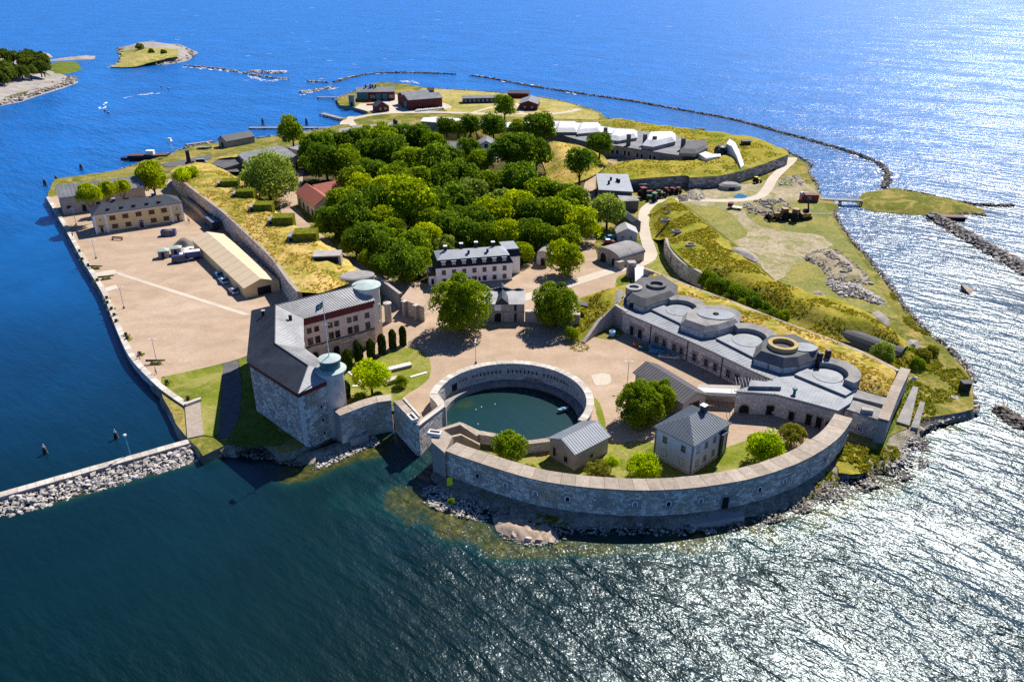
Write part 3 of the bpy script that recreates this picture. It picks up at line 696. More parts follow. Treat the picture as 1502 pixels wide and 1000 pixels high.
def gable_walls(mb, w, d, z0, z1, rise, axis=None, hip=False, over=.4):
    mb.bx(0, w, 0, d, z0, z1)
    if hip: return
    if axis == 'x':
        rr = rise * (d / 2) / (d / 2 + over) ; lift = rise - rr
        for x, q in ((0, 1), (w, -1)):
            mb.add([(x, 0, z1), (x, d, z1), (x, d / 2, z1 + rr + lift - .02), (x + q * .3, 0, z1), (x + q * .3, d, z1), (x + q * .3, d / 2, z1 + rr + lift - .02)], [(0, 1, 2), (5, 4, 3), (0, 2, 5, 3), (2, 1, 4, 5)])
    else:
        for y, q in ((0, 1), (d, -1)):
            mb.add([(0, y, z1), (w, y, z1), (w / 2, y, z1 + rise - .02), (0, y + q * .3, z1), (w, y + q * .3, z1), (w / 2, y + q * .3, z1 + rise - .02)], [(0, 1, 2), (5, 4, 3), (0, 2, 5, 3), (2, 1, 4, 5)])
def chimney(root, x, y, z0, z1, w=.8, m=None, cap=None):
    mb = MB(); mb.bx(x - w / 2, x + w / 2, y - w / 2, y + w / 2, z0, z1)
    o = mb.build('chimney', m or M['black_roof'], root)
    c = MB(); c.bx(x - w / 2 - .1, x + w / 2 + .1, y - w / 2 - .1, y + w / 2 + .1, z1, z1 + .18); c.build('chimney_cap', cap or M['steel'], o); return o
def house(name, label, cat, A, B, depth, h, rise, wall, roof, axis='x', hip=0.0, over=.4, z0=2.0, seam=None, group=None, sm=None):
    """plain house on the front base line A-B (plan points); returns its root, its walls, its roof and its length"""
    w = dist(A, B); r = thing(name, label, cat, (A[0], A[1], z0), frame(A, B), group)
    mb = MB(); gable_walls(mb, w, depth, -.3, h, rise, axis, hip > 0, over); wl = mb.build('wall', wall, r)
    mb = MB(); gable_roof(mb, w, depth, h, rise, over, .18, axis, hip); rf = mb.build('roof', roof, r)
    if seam:
        mb = MB(); seams(mb, w, depth, h, rise, over, axis, seam, hip); mb.build('roof_seams', sm or roof, rf, kind='stuff')
    return r, wl, rf, w

# ---------------------------------------------------------------- quay wall
q2 = PL(QUAY[::-1], Z0)                                     # near corner -> far corner
q2 = smooth_line(q2, 4.0)
root = thing('quay_wall', 'long pale stone quay wall edging the parade ground on the left', 'quay wall', (q2[0][0], q2[0][1], 0))
inner = offset_line(q2, -1.2)
mb = MB(); mb.ribbon(inner, offset_line(q2, -.05), -2, Z0 + .05); mb.build('wall', M['joint'], root, world=True)
mb = MB(); facing(mb, q2, -.5, Z0, .6, (1.0, 2.0), (.0, .08)); mb.build('wall_stones', M['granite_pale'], root, world=True, kind='stuff')
copings(root, inner, offset_line(q2, .12), Z0 + .05, Z0 + .32, M['coping_pale'], 2.4)
# landing beside the breakwater
mb = MB(); mb.prism(PL([(271, 594.5), (293.5, 587.5), (299, 638), (275, 643)], Z0), -1, Z0 + .12)
r_ = thing('stone_landing', 'worn stone landing between the quay corner and the breakwater', 'landing', P(285, 615, 0))
mb.build('slab', M['coping'], r_, world=True)
mb = MB(); mb.prism(PL([(272, 594), (295, 586), (296, 588.5), (273, 597)], Z0), Z0, Z0 + .7); mb.build('kerb', M['coping_pale'], r_, world=True)

# ---------------------------------------------------------------- the round basin
def ring_line(r, a0, a1, n): return arc(r, a0, a1, n)
basin = thing('basin_wall', 'round granite wall enclosing the green harbour basin in the courtyard', 'basin wall', (BC[0], BC[1], 0))
A0, A1 = -32, 173
mb = MB(); mb.ribbon(ring_line(16.0, A0, A1, 60), ring_line(17.2, A0, A1, 60), -1.5, 5.0); mb.build('wall', M['joint_pale'], basin, world=True)
mb = MB(); facing(mb, ring_line(16.0, A0, A1, 60), 1.1, 4.95, .48, (.8, 1.6), (.01, .05), side=1, jit=.16)
facing(mb, ring_line(17.2, A0, A1, 60), 2.0, 4.95, .48, (.8, 1.6), (.01, .05), side=-1, jit=.16); mb.build('wall_stones', M['granite_pale'], basin, world=True, kind='stuff')
copings(basin, ring_line(15.9, A0, A1, 80), ring_line(17.5, A0, A1, 80), 5.0, 5.28, M['coping_pale'], 1.35)
mb = MB(); mb.ribbon(ring_line(14.4, -30, 196, 60), ring_line(16.05, -30, 196, 60), -1.5, 1.1); mb.build('ledge', M['concrete'], basin, world=True)
for k in range(30):                                           # row of loopholes
    a = R(38 + k * 3.4)
    if k % 9 == 8: continue
    x, y = BC[0] + 15.93 * math.cos(a), BC[1] + 15.93 * math.sin(a)
    opening(basin, x - BC[0], y - BC[1], 2.9, .34, .75, a - R(90) , M['coping_pale'], name='loophole')
a = R(143); opening(basin, 15.93 * math.cos(a), 15.93 * math.sin(a), 1.2, 1.8, 2.3, a - R(90), M['coping_pale'], name='gateway')
# curved end of the ring and the left pier of the mouth
endw = [(-16.0, 148.0), (-16.6, 149.6), (-15.6, 146.6), (-14.6, 144.6), (-14.1, 143.0)]
mb = MB(); mb.prism([(-17.6, 148.2), (-16.0, 148.0), (-14.6, 145.2), (-14.0, 142.6), (-14.9, 142.2), (-15.9, 144.6), (-17.2, 146.8)], -1.5, 4.9); mb.build('curved_end', M['plaster'], basin, world=True)
mb = MB(); mb.prism([(-17.8, 148.4), (-15.9, 148.1), (-14.4, 145.3), (-13.8, 142.4), (-15.0, 141.9), (-16.1, 144.7), (-17.5, 146.9)], 4.9, 5.2); mb.build('curved_coping', M['coping_pale'], basin, world=True)
# low front wall of the basin
fw = [(-11.2, 137.6), (-10.4, 138.4), (-6.7, 135.2), (-2.6, 134.0), (1.7, 131.3), (7.4, 132.6), (10.5, 135.2)]
fwo = offset_line(fw, -1.1)
r_ = thing('basin_front_wall', 'low zigzag granite wall along the near side of the basin', 'wall', (0, 132, 0))
mb = MB(); mb.ribbon(fw, fwo, -1.5, 3.9); mb.build('wall', M['joint_pale'], r_, world=True)
mb = MB(); facing(mb, fwo, 1.9, 3.85, .5, (.8, 1.6), (.01, .05), side=-1, jit=.16); mb.build('wall_stones', M['granite_pale'], r_, world=True, kind='stuff')
copings(r_, offset_line(fw, .1), offset_line(fw, -1.25), 3.9, 4.12, M['coping'], 1.6)

# ---------------------------------------------------------------- curtain wall from the keep to the mouth
cw = smooth_line([P2(498, 609, 7.6), P2(518, 601.5, 7.6), P2(540, 593, 7.6), P2(560, 587.5, 7.6), P2(574, 586.5, 7.6)], 2.0)
cwb = offset_line(cw, 2.3)
r_ = thing('curtain_wall', 'curved granite curtain wall from the round tower to the basin mouth', 'wall', (*cw[0], 0))
mb = MB(); mb.ribbon(cw, cwb, -1.5, 7.4); mb.build('wall', M['joint'], r_, world=True)
mb = MB(); facing(mb, cw, -.3, 7.35, .6, (.7, 1.6), (.02, .12), side=-1); mb.build('wall_stones', M['granite'], r_, world=True, kind='stuff')
copings(r_, offset_line(cw, -.15), offset_line(cw, 2.45), 7.4, 7.62, M['coping'], 3.6)
for k, s in enumerate((4, 9.5, 12.5)):
    pts = resample(cw, 1.0); p = pts[min(len(pts) - 1, int(s))]; q = pts[min(len(pts) - 1, int(s) + 1)]
    o = opening(r_, p[0] - cw[0][0], p[1] - cw[0][1], 4.2 if k != 1 else 3.6, .7, .8, frame(p, q), M['coping'], name='loophole')
# left pier of the mouth
pier = [P2(577, 588, 7.4), P2(608.5, 621, 7.4), P2(614, 622, 7.4), P2(650.5, 602.5, 5.5)]
pl = [pier[0], pier[1], pier[2]]
r_ = thing('mouth_pier', 'tapering granite pier left of the basin mouth with a pale box on top', 'pier', (*pier[1], 0))
inn = [P2(594, 585, 7.4), P2(617, 611, 7.4)]
mb = MB(); mb.prism([pier[0], pier[1], pier[2], inn[1], inn[0]], -1.5, 7.2); mb.prism([pier[2], (-13.9, 142.8), (-15.0, 143.6), inn[1]], -1.5, [6.9, 5.2, 5.2, 6.9]); mb.build('wall', M['joint'], r_, world=True)
mb = MB(); facing(mb, resample([pier[0], pier[1]], 2), -.3, 7.15, .6, (.7, 1.6), (.02, .12), side=-1)
facing(mb, resample([pier[1], pier[2]], 1), -.3, 7.15, .6, (.5, .9), (.02, .08), side=-1, tmul=1.5)
mb.build('wall_stones', M['granite'], r_, world=True, kind='stuff')
mb = MB(); facing(mb, resample([pier[2], (-13.9, 142.8)], 1), -.3, 5.6, .8, (1.2, 2.2), (.01, .05), side=-1, jit=.1); mb.build('mouth_stones', M['granite_pale'], r_, world=True, kind='stuff')
mb = MB(); mb.prism([(-13.7, 143.1), (-13.75, 142.5), (-14.4, 142.2), (-14.6, 142.9)], -1.0, 5.3); mb.build('corner_post', M['coping_pale'], r_, world=True)
copings(r_, [pier[0], pier[1]], [Vector(pier[0]).lerp(Vector(inn[0]), .75)[:], Vector(pier[1]).lerp(Vector(inn[1]), .75)[:]], 7.2, 7.45, M['coping'], 2.2)
copings(r_, [inn[1], inn[0]], [Vector(inn[1]).lerp(Vector(pier[1]), .2)[:], Vector(inn[0]).lerp(Vector(pier[0]), .2)[:]], 7.2, 7.7, M['coping_pale'], 2.2)
mb = MB(); mb.ribbon(offset_line([pier[2], (-13.9, 142.8)], .7), offset_line([pier[2], (-13.9, 142.8)], -.1), [6.9, 5.2], [7.15, 5.4]); mb.build('parapet', M['coping_pale'], r_, world=True)
def light_box(root, c, rz, z):
    mb = MB(); mb.box((c[0], c[1], z + .35), (2.6, 1.4, .7), rz); o = mb.build('light_box', M['concrete_pale'], root, world=True)
    mb = MB(); mb.box((c[0], c[1], z + .74), (1.9, .5, .08), rz); mb.build('grating', M['dark'], o, world=True)
bc = P2(605, 612, 7.9); light_box(r_, bc, frame(pier[0], pier[1]), 7.45)

# ---------------------------------------------------------------- the great curved battery wall
bi = offset_line(bo, 3.1)
br = thing('battery_wall', 'long curved granite battery wall with a pale paved top along the near shore', 'battery wall', (*bo[len(bo) // 2], 0))
mb = MB(); mb.ribbon(bi, bo, -.8, 6.75); mb.build('wall', M['joint'], br, world=True)
TL = dist_sum(bo); holes = []; wins = []
def along(path, s):
    L = 0
    for a, b in zip(path, path[1:]):
        d = dist(a, b)
        if L + d >= s: t = (s - L) / d; return (a[0] + (b[0] - a[0]) * t, a[1] + (b[1] - a[1]) * t), frame(a, b)
        L += d
    return path[-1], frame(path[-2], path[-1])
for k in range(14):
    s = 7 + k * (TL - 14) / 13; wins.append(s); holes.append((s - .65, s + .65, 3.2, 4.7))
sd = TL * .585; holes.append((sd - .9, sd + .9, 1.0, 4.2))
mb = MB(); facing(mb, bo, .2, 6.7, .42, (.4, 1.15), (.02, .12), holes, side=-1, jit=.3); mb.build('wall_stones', M['granite'], br, world=True, kind='stuff')
for k, s in enumerate(wins):
    p, a = along(bo, s); opening(br, p[0] - br.location.x, p[1] - br.location.y, 3.4, .7, .95, a, M['white'] if k % 4 else M['coping_pale'], arched=True, name='embrasure', fill=M['concrete'] if k % 3 else None)
p, a = along(bo, sd); door(br, p[0] - br.location.x, p[1] - br.location.y, 1.3, 1.3, 2.6, a, M['dark'], M['coping'])
copings(br, offset_line(bi, .1), offset_line(bo, -.2), 6.75, 7.0, M['coping'], 2.6)
# stone platform below the door and inner gutter kerb
p, a = along(bo, sd - 1.5); c = (p[0] + math.sin(a) * 1.6, p[1] - math.cos(a) * 1.6)
r_ = thing('stone_platform', 'low stone landing stage under the dark door in the curved battery wall', 'landing', (*c, 0))
mb = MB(); mb.box((c[0] - 1, c[1], .5), (10.0, 2.8, 1.7), a); mb.build('platform', M['stone_wall'], r_, world=True)
# right pier of the mouth (joins the battery wall)
rp = [P2(652, 664, 7.0), P2(633, 648, 7.0), P2(632, 634, 7.0), P2(646, 628, 7.0), P2(664, 640, 7.0)]
r_ = thing('mouth_bastion', 'square granite bastion on the right of the basin mouth topped by a pale light box', 'pier', (*rp[1], 0))
mb = MB(); mb.prism(rp, -1.5, 6.8); mb.build('wall', M['joint'], r_, world=True)
mb = MB(); facing(mb, resample(rp[:3][::-1], 1.0), -.3, 6.75, .55, (.6, 1.3), (.02, .12), side=1, tmul=1.3); mb.build('wall_stones', M['granite'], r_, world=True, kind='stuff')
mb = MB(); mb.prism(rp, 6.8, 7.05); mb.build('top_slab', M['coping'], r_, world=True)
light_box(r_, P2(638, 634.5, 7.5), frame(rp[1], rp[2]) + 1.2, 7.05)
mb = MB(); mb.ribbon([P2(646, 629, 6.0), P2(674.5, 616, 6.0), P2(703, 631, 5.0)], offset_line([P2(646, 629, 6.0), P2(674.5, 616, 6.0), P2(703, 631, 5.0)], -.9), -1, [6.2, 5.6, 4.2]); mb.build('stepped_wall', M['coping'], r_, world=True)
mb = MB(); mb.ribbon([P2(662, 640, 6.0), P2(675, 633, 6.0), P2(704, 650, 3.2)], offset_line([P2(662, 640, 6.0), P2(675, 633, 6.0), P2(704, 650, 3.2)], -.6), 1, [6.2, 5.6, 3.2]); mb.build('stair_wall', M['coping'], r_, world=True)

# ---------------------------------------------------------------- shed, grey house, barn in the battery yard
def by_corners(A, B, C):
    """front line A->B and the depth to C's side, all plan points on the base"""
    u = Vector((B[0] - A[0], B[1] - A[1])).normalized(); n_ = Vector((-u.y, u.x)); return abs((Vector(C) - Vector(B)).dot(n_))
A, B, C = P2(806, 667, 2), P2(842.5, 690, 2), P2(891, 664, 2)
r_, wl, rf, w = house('basin_shed', 'plain grey shed with a pale seamed metal gable roof at the basin wall', 'shed', A, B, by_corners(A, B, C), 3.7, 1.7, M['stone_wall'], M['zinc'], 'y', 0, .35, 2.0, .62)
opening(r_, w * .66, 0, .7, 1.0, 1.3, 0, M['stone_wall'], name='window'); opening(r_, w * .2, 0, .5, .8, 1.9, 0, M['stone_wall'])
opening(r_, w, 4.5, 1.0, .7, .8, R(90), M['stone_wall'], name='window')
A, B, C = P2(959, 669, 2), P2(1012, 697, 2), P2(1066, 665, 2)
d_ = by_corners(A, B, C)
r_, wl, rf, w = house('grey_house', 'tall pale grey house with a hipped seamed metal roof and one chimney', 'house', A, B, d_, 6.6, 2.5, M['grey_wall'], M['zinc_dark'], 'y', 4.6, .45, 2.0, .6)
for z in (1.9, 4.9):
    for x in (w * .26, w * .76): window(r_, x, 0, z, .9, 1.3, 0, M['grey_tin'], M['concrete_pale'] if z < 3 else M['glass'])
for z in (1.9, 4.9):
    for y in (d_ * .16, d_ * .38, d_ * .62): window(r_, w, y, z, .8, 1.2, R(90), M['grey_tin'], M['grey_wall'] if y < 3 else M['glass'])
mb = MB(); mb.bx(w + .02, w + .5, d_ * .78, d_ * .84, .3, 5.9); mb.bx(w + .02, w + 1.0, d_ * .72, d_ * .9, 5.6, 5.75); mb.build('canopy', M['slate'], r_)
chimney(r_, w * .55, d_ * .72, 8.3, 10.2, 1.0, M['slate'], M['steel'])
for x, y in ((0, 0), (w, 0), (w, d_)): mb = MB(); mb.bx(x - .12, x + .12, y - .12, y + .12, -.2, 6.55); mb.build('downpipe', M['zinc_dark'], r_)
mb = MB(); mb.bx(-.12, w + .12, -.12, d_ + .12, -.3, .55); mb.build('plinth', M['stone_wall'], r_)
A, B = P2(1000, 612, 2), P2(1033, 600, 2); 
r_, wl, rf, w = house('barn', 'low barn with a dark brown seamed metal roof behind the round trees', 'barn', A, B, 15.5, 3.4, 1.8, M['stone_wall'], M['brown_tin'], 'y', 0, .5, 2.0, .8)
opening(r_, w / 2, 0, 0, 2.6, 2.6, 0, M['wood_brown'])
# ---------------------------------------------------------------- the keep: angled stone range with two round towers
kB, kK, kE, kF, kG = (-41.1, 133.4), (-35.0, 140.3), (-44.9, 152.2), (-48.7, 167.7), (-34.0, 178.5)
kH, kA0, kA1 = (-39.9, 186.6), (-61.0, 172.0), (-54.5, 146.5)
kR = [(-37.0, 182.5), (-54.9, 169.6), (-49.6, 149.3), (-40.4, 139.4)]
kp = [kB, kK, kE, kF, kG, kH, kA0, kA1]
keep = thing('stone_keep', 'tall angled granite keep with grey roofs, dark red eaves and two round copper topped towers', 'fortress', (kB[0], kB[1], 0))
def kl(p, z=0.0): return (p[0] - kB[0], p[1] - kB[1], z)
mb = MB(); mb.prism(kp, -1.0, 13.0); mb.build('wall', M['joint'], keep, world=True)
def seg(a, b, step=1.0): return resample([a, b], step)
def on(a, b, t, off=0.0):
    d = dist(a, b); return (a[0] + (b[0] - a[0]) * t + (b[1] - a[1]) / d * off, a[1] + (b[1] - a[1]) * t - (b[0] - a[0]) / d * off)
L1 = dist(kA1, kB); L2 = dist(kB, kK); L3 = dist(kF, kG)
wl_ = [(.12, 10.4), (.12, 7.6), (.13, 4.9), (.36, 3.6), (.62, 3.2), (.40, 9.8), (.70, 9.0)]
wr_ = [(.50, 8.4), (.50, 5.4), (.50, 2.3)]
mb = MB()
facing(mb, seg(kA1, kB), .3, 13.0, .45, (.4, 1.2), (.03, .12), [(t * L1 - .6, t * L1 + .6, z - .1, z + 1.3) for t, z in wl_], side=-1, jit=.32)
facing(mb, seg(kA0, kA1), 1.8, 13.0, .58, (.6, 1.5), (.02, .1), side=-1)
facing(mb, seg(kF, kG), 2.3, 6.4, .5, (.5, 1.2), (.02, .08), side=-1)
facing(mb, seg(kE, kF), 2.3, 6.4, .5, (.5, 1.2), (.02, .08), side=-1)
mb.build('wall_stones', M['granite_warm'], keep, world=True, kind='stuff')
mb = MB(); facing(mb, seg(kB, kK), .3, 13.0, .45, (.4, 1.2), (.03, .12), [(0, .9, 0, 13)] + [(t * L2 - .5, t * L2 + .5, z - .1, z + .9) for t, z in wr_], side=-1, jit=.3)
mb.build('end_wall_stones', M['granite'], keep, world=True, kind='stuff')
for k in range(16):                                            # pale quoins of the near corner
    mb = MB(); h0 = .2 + k * .8; l1, l2 = (1.1, .6) if k % 2 else (.7, .95)
    a = on(kB, kK, l1 / L2, .12); b = on(kB, kK, 0, .12); c = on(kA1, kB, 1, .10); d = on(kA1, kB, 1 - l2 * .4 / L1, .10)
    mb.prism([a, on(kB, kK, l1 / L2, -.1), (kB[0] + .1, kB[1] + .2), d, (kB[0] - .02, kB[1] - .16)], h0, h0 + .76, .8); mb.build('quoin', M['granite_pale'], keep, world=True)
for t, z in wl_:
    p = on(kA1, kB, t, .06); opening(keep, *kl(p, z), .75, 1.1, frame(kA1, kB), M['granite_pale'], name='blocked_window', fill=M['stone_wall'])
for t, z in wr_:
    p = on(kB, kK, t, .06); opening(keep, *kl(p, z), .55, .65, frame(kB, kK), M['granite_pale'], name='loophole')
p = on(kB, kK, .93, .3); opening(keep, *kl(p, .6), 1.1, 2.6, frame(kB, kK), M['coping'])
# courtyard facade: plaster storeys over a stone base
mb = MB()
for a, b in ((kF, kG), (kE, kF), (kK, kE)):
    o0, o1, i0_, i1_ = on(a, b, 0, .16), on(a, b, 1, .16), on(a, b, 1, -.3), on(a, b, 0, -.3); mb.prism([o0, o1, i1_, i0_], 6.6, 12.3)
mb.build('plaster_storeys', M['pink_wall'], keep, world=True)
mb = MB()
for a, b in ((kF, kG), (kE, kF)): mb.prism([on(a, b, 0, .34), on(a, b, 1, .34), on(a, b, 1, -.3), on(a, b, 0, -.3)], 6.35, 6.6)
mb.build('ledge', M['slate'], keep, world=True)
for t in (.08, .18, .37, .46, .64, .73, .90):
    p = on(kF, kG, t, .17); window(keep, *kl(p, 10.5), .95, 1.15, frame(kF, kG), M['wood_brown'], bars=(1, 1)); window(keep, *kl(p, 7.75), 1.05, 1.6, frame(kF, kG), M['wood_brown'], bars=(1, 2))
for t in (.12, .42, .70): p = on(kF, kG, t, .08); opening(keep, *kl(p, 2.3), 1.5, 2.4, frame(kF, kG), M['coping'], True)
for t in (.2, .5, .8): p = on(kE, kF, t, .17); window(keep, *kl(p, 10.5), .95, 1.15, frame(kE, kF), M['wood_brown'])
# dark red eaves boards
mb = MB(); up = [on(kp[i], kp[(i + 1) % 8], 0, 0) for i in range(8)]
def grow(poly, d):
    n = len(poly); out = []
    for i in range(n):
        a, p, b = Vector(poly[i - 1]), Vector(poly[i]), Vector(poly[(i + 1) % n]); d1 = (p - a).normalized(); d2 = (b - p).normalized()
        n1 = Vector((d1.y, -d1.x)); n2 = Vector((d2.y, -d2.x)); m = (n1 + n2).normalized(); out.append(tuple(p + m * d / max(.4, m.dot(n1))))
    return out
kq = grow(kp, .35)
mb.prism(kq, 13.0, 14.0)
for a, b in ((kF, kG), (kE, kF), (kK, kE)): mb.prism([on(a, b, 0, .36), on(a, b, 1, .36), on(a, b, 1, -.2), on(a, b, 0, -.2)], 12.2, 13.05)
mb.build('eaves_board', M['maroon'], keep, world=True)
ke = grow(kp, .5); eB, eK, eE, eF, eG, eH, eA0, eA1 = ke; zr, ze = 16.6, 14.0
def roof_part(name, polys, mat_, par):
    m_ = MB()
    for q in polys:
        m_.add([tuple(p) for p in q] + [(p[0], p[1], p[2] - .02) for p in q], [tuple(range(len(q)))])
    return m_.build(name, mat_, par, world=True, fix=False)
E3 = lambda p, z: (p[0], p[1], z)
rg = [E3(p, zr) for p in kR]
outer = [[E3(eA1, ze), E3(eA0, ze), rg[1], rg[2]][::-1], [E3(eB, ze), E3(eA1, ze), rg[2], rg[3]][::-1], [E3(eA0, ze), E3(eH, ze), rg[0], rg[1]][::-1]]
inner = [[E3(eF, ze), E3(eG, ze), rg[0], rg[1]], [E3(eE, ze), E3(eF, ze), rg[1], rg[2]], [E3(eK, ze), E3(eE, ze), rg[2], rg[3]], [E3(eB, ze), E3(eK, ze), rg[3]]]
ro = roof_part('roof_outer', outer, M['slate'], keep); rn = roof_part('roof_inner', inner, M['grey_tin'], keep)  # outer slopes darker than the inner tin: their shade is put into the colour
mb = MB(); mb.add([E3(eG, ze), E3(eH, ze), rg[0]], [(0, 1, 2)]); mb.build('roof_gable', M['maroon'], keep, world=True, fix=False)
def face_seams(mb, a, b, c, d, step, hh=.09, w=.07):
    """ridges running from eave a-b up to ridge d-c"""
    a, b, c, d = map(Vector, (a, b, c, d)); n = max(2, int((b - a).length / step)); nn = ((b - a).cross(d - a)).normalized()
    if nn.z < 0: nn = -nn
    e = (b - a).normalized() * w / 2
    for i in range(n):
        t = (i + .5) / n; p, q = a.lerp(b, t), d.lerp(c, t)
        vs = [p - e, p + e, q + e, q - e]; vs += [v + nn * hh for v in vs]
        mb.add([tuple(v) for v in vs], [(4, 5, 6, 7), (0, 1, 5, 4), (1, 2, 6, 5), (2, 3, 7, 6), (3, 0, 4, 7)])
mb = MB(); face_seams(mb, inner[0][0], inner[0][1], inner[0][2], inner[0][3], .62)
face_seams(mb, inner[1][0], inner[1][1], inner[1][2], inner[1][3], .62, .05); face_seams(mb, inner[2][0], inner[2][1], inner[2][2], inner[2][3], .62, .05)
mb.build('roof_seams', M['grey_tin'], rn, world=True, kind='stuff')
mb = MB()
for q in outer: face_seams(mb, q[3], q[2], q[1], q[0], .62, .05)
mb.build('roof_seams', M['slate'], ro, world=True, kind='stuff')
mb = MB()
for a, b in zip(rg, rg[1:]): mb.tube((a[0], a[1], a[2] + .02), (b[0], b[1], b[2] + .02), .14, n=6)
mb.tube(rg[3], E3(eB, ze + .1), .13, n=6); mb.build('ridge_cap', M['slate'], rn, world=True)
for px, py, z in ((386.5, 461, 15.6), (426, 467, 15.6)):
    p = P2(px, py, z); mb = MB(); mb.bx(p[0] - .3, p[0] + .3, p[1] - .3, p[1] + .3, z - 1, z + .9); o = mb.build('vent', M['dark'], keep, world=True)
    mb = MB(); mb.bx(p[0] - .4, p[0] + .4, p[1] - .4, p[1] + .4, z + .9, z + 1.05); mb.build('vent_cap', M['steel'], o, world=True)
# towers
tc = (-36.2, 140.3)
mb = MB(); mb.sm = True; mb.lathe((*tc, 0), [(2.5, -1), (2.45, 14.2), (2.9, 14.9), (2.95, 15.3)], 36); mb.build('tower_body', M['plaster'], keep, world=True)
mb = MB(); mb.lathe((*tc, 0), [(3.15, 15.3), (3.15, 15.5), (2.1, 15.85)], 36); cp = mb.build('tower_cap', M['copper'], keep, world=True)
mb = MB(); mb.lathe((*tc, 0), [(2.02, 15.7), (2.02, 17.6)], 32); mb.build('tower_drum', M['copper_dark'], keep, world=True)
mb = MB(); mb.lathe((*tc, 0), [(2.25, 17.6), (2.25, 17.8), (.3, 18.25)], 32); mb.build('tower_top', M['copper'], keep, world=True)
for k, z in enumerate((5.0, 9.5, 12.4)): opening(keep, *kl((tc[0] + 2.4 * math.cos(R(-48)), tc[1] + 2.4 * math.sin(R(-48))), z), .6, 1.1, R(42), M['plaster'], name='loophole')
td = (-35.9, 182.4)
mb = MB(); mb.sm = True; mb.lathe((*td, 0), [(3.15, 1.5), (3.1, 15.6), (3.35, 16.2)], 40); mb.build('rear_tower_body', M['plaster'], keep, world=True)
mb = MB(); mb.lathe((*td, 0), [(3.55, 16.2), (3.55, 16.45), (.25, 17.2)], 40); mb.build('rear_tower_cap', M['copper'], keep, world=True)
for z in (6.0, 10.5): opening(keep, *kl((td[0] + 3.08 * math.cos(R(-20)), td[1] + 3.08 * math.sin(R(-20))), z), .6, 1.1, R(70), M['plaster'], name='loophole')
# flagpole on the front tower
fp = thing('flagpole', 'white flagpole on the front copper tower flying a blue flag with a yellow cross', 'flagpole', (*tc, 18.1))
mb = MB(); mb.tube((0, 0, 0), (-.1, .2, 12.2), .11, .06, 8); mb.build('pole', M['white_paint'], fp)
mb = MB(); mb.tube((-.9, 0, 7.0), (.9, 0, 7.0), .05, n=6); mb.build('yard', M['white_paint'], fp)
def flag_mesh():
    b, y = MB(), MB(); nx, ny = 16, 10
    for k in range(ny):
        for i in range(nx):
            def q(ii, kk):
                u, w = ii / nx, kk / ny; return (-.1 - u * 1.55 - .15 * w, .22 * math.sin(u * 8 + w) + .2, 11.9 - w * 1.35 - u * 1.25 - .12 * math.sin(u * 7))
            b.mi = 1 if (5 <= i <= 6 or 4 <= k <= 5) else 0
            b.add([q(i, k), q(i + 1, k), q(i + 1, k + 1), q(i, k + 1)], [(0, 1, 2, 3)])
    return b, y
b, y = flag_mesh(); b.build('flag', [plain('flag_blue', (.01, .10, .34), .8, .05), plain('flag_yellow', (.78, .56, .02), .8, .05)], fp, fix=False)

# walls and pillars of the passage beside the rear tower
r_ = thing('gate_retaining_wall', 'tan stone retaining wall with buttresses and a flat top right of the rear tower', 'wall', P(600, 470, 2))
A, B = P2(589, 438.5, 6.3), P2(621.5, 450, 6.3); C_ = P2(627, 439, 6.3); D = P2(602, 420, 6.3)
mb = MB(); mb.prism([A, B, C_, D], 1.5, 6.1); mb.build('wall', M['joint_pale'], r_, world=True)
mb = MB(); facing(mb, seg(A, B), 2, 6.1, .55, (.6, 1.3), (.02, .07), side=-1, jit=.14); facing(mb, seg(B, C_), 2, 6.1, .55, (.6, 1.3), (.02, .07), side=-1, jit=.14); mb.build('wall_stones', M['granite_warm'], r_, world=True, kind='stuff')
mb = MB(); mb.prism([on(A, B, -.02, .2), on(A, B, 1.02, .2), C_, D], 6.1, 6.35); mb.build('top_slab', M['gravel'], r_, world=True)
for t in (.2, .72):
    p = on(A, B, t, .5); mb = MB(); mb.box((p[0], p[1], 3.9), (1.0, 1.2, 4.6), frame(A, B)); o = mb.build('buttress', M['stone_wall'], r_, world=True)
    mb = MB(); mb.box((p[0], p[1], 6.3), (1.3, 1.5, .25), frame(A, B)); mb.build('buttress_cap', M['coping_pale'], o, world=True)
r_ = thing('stone_pillar', 'round stone gate pillar right beside the rear copper tower', 'pillar', P(570, 472, 2))
mb = MB(); mb.lathe((0, 0, 0), [(.95, -.3), (.85, 5.2)], 20); mb.build('shaft', M['stone_wall'], r_); mb = MB(); mb.lathe((0, 0, 0), [(1.1, 5.2), (1.1, 5.5), (.2, 5.8)], 20); mb.build('pillar_cap', M['coping_pale'], r_)
r_ = thing('passage_wall', 'sloping stone wall running back from the rear tower along the grass rampart', 'wall', P(575, 430, 2))
pw = [P2(563, 424, 7.0), P2(590, 441, 7.0)]; mb = MB(); pa = PL([(502, 373), (530, 392), (560, 409), (590, 434)], 5.5)
mb.ribbon(pa, offset_line(pa, -.9), 1.5, [3.5, 4.5, 5.8, 6.3]); mb.build('wall', M['stone_wall'], r_, world=True)

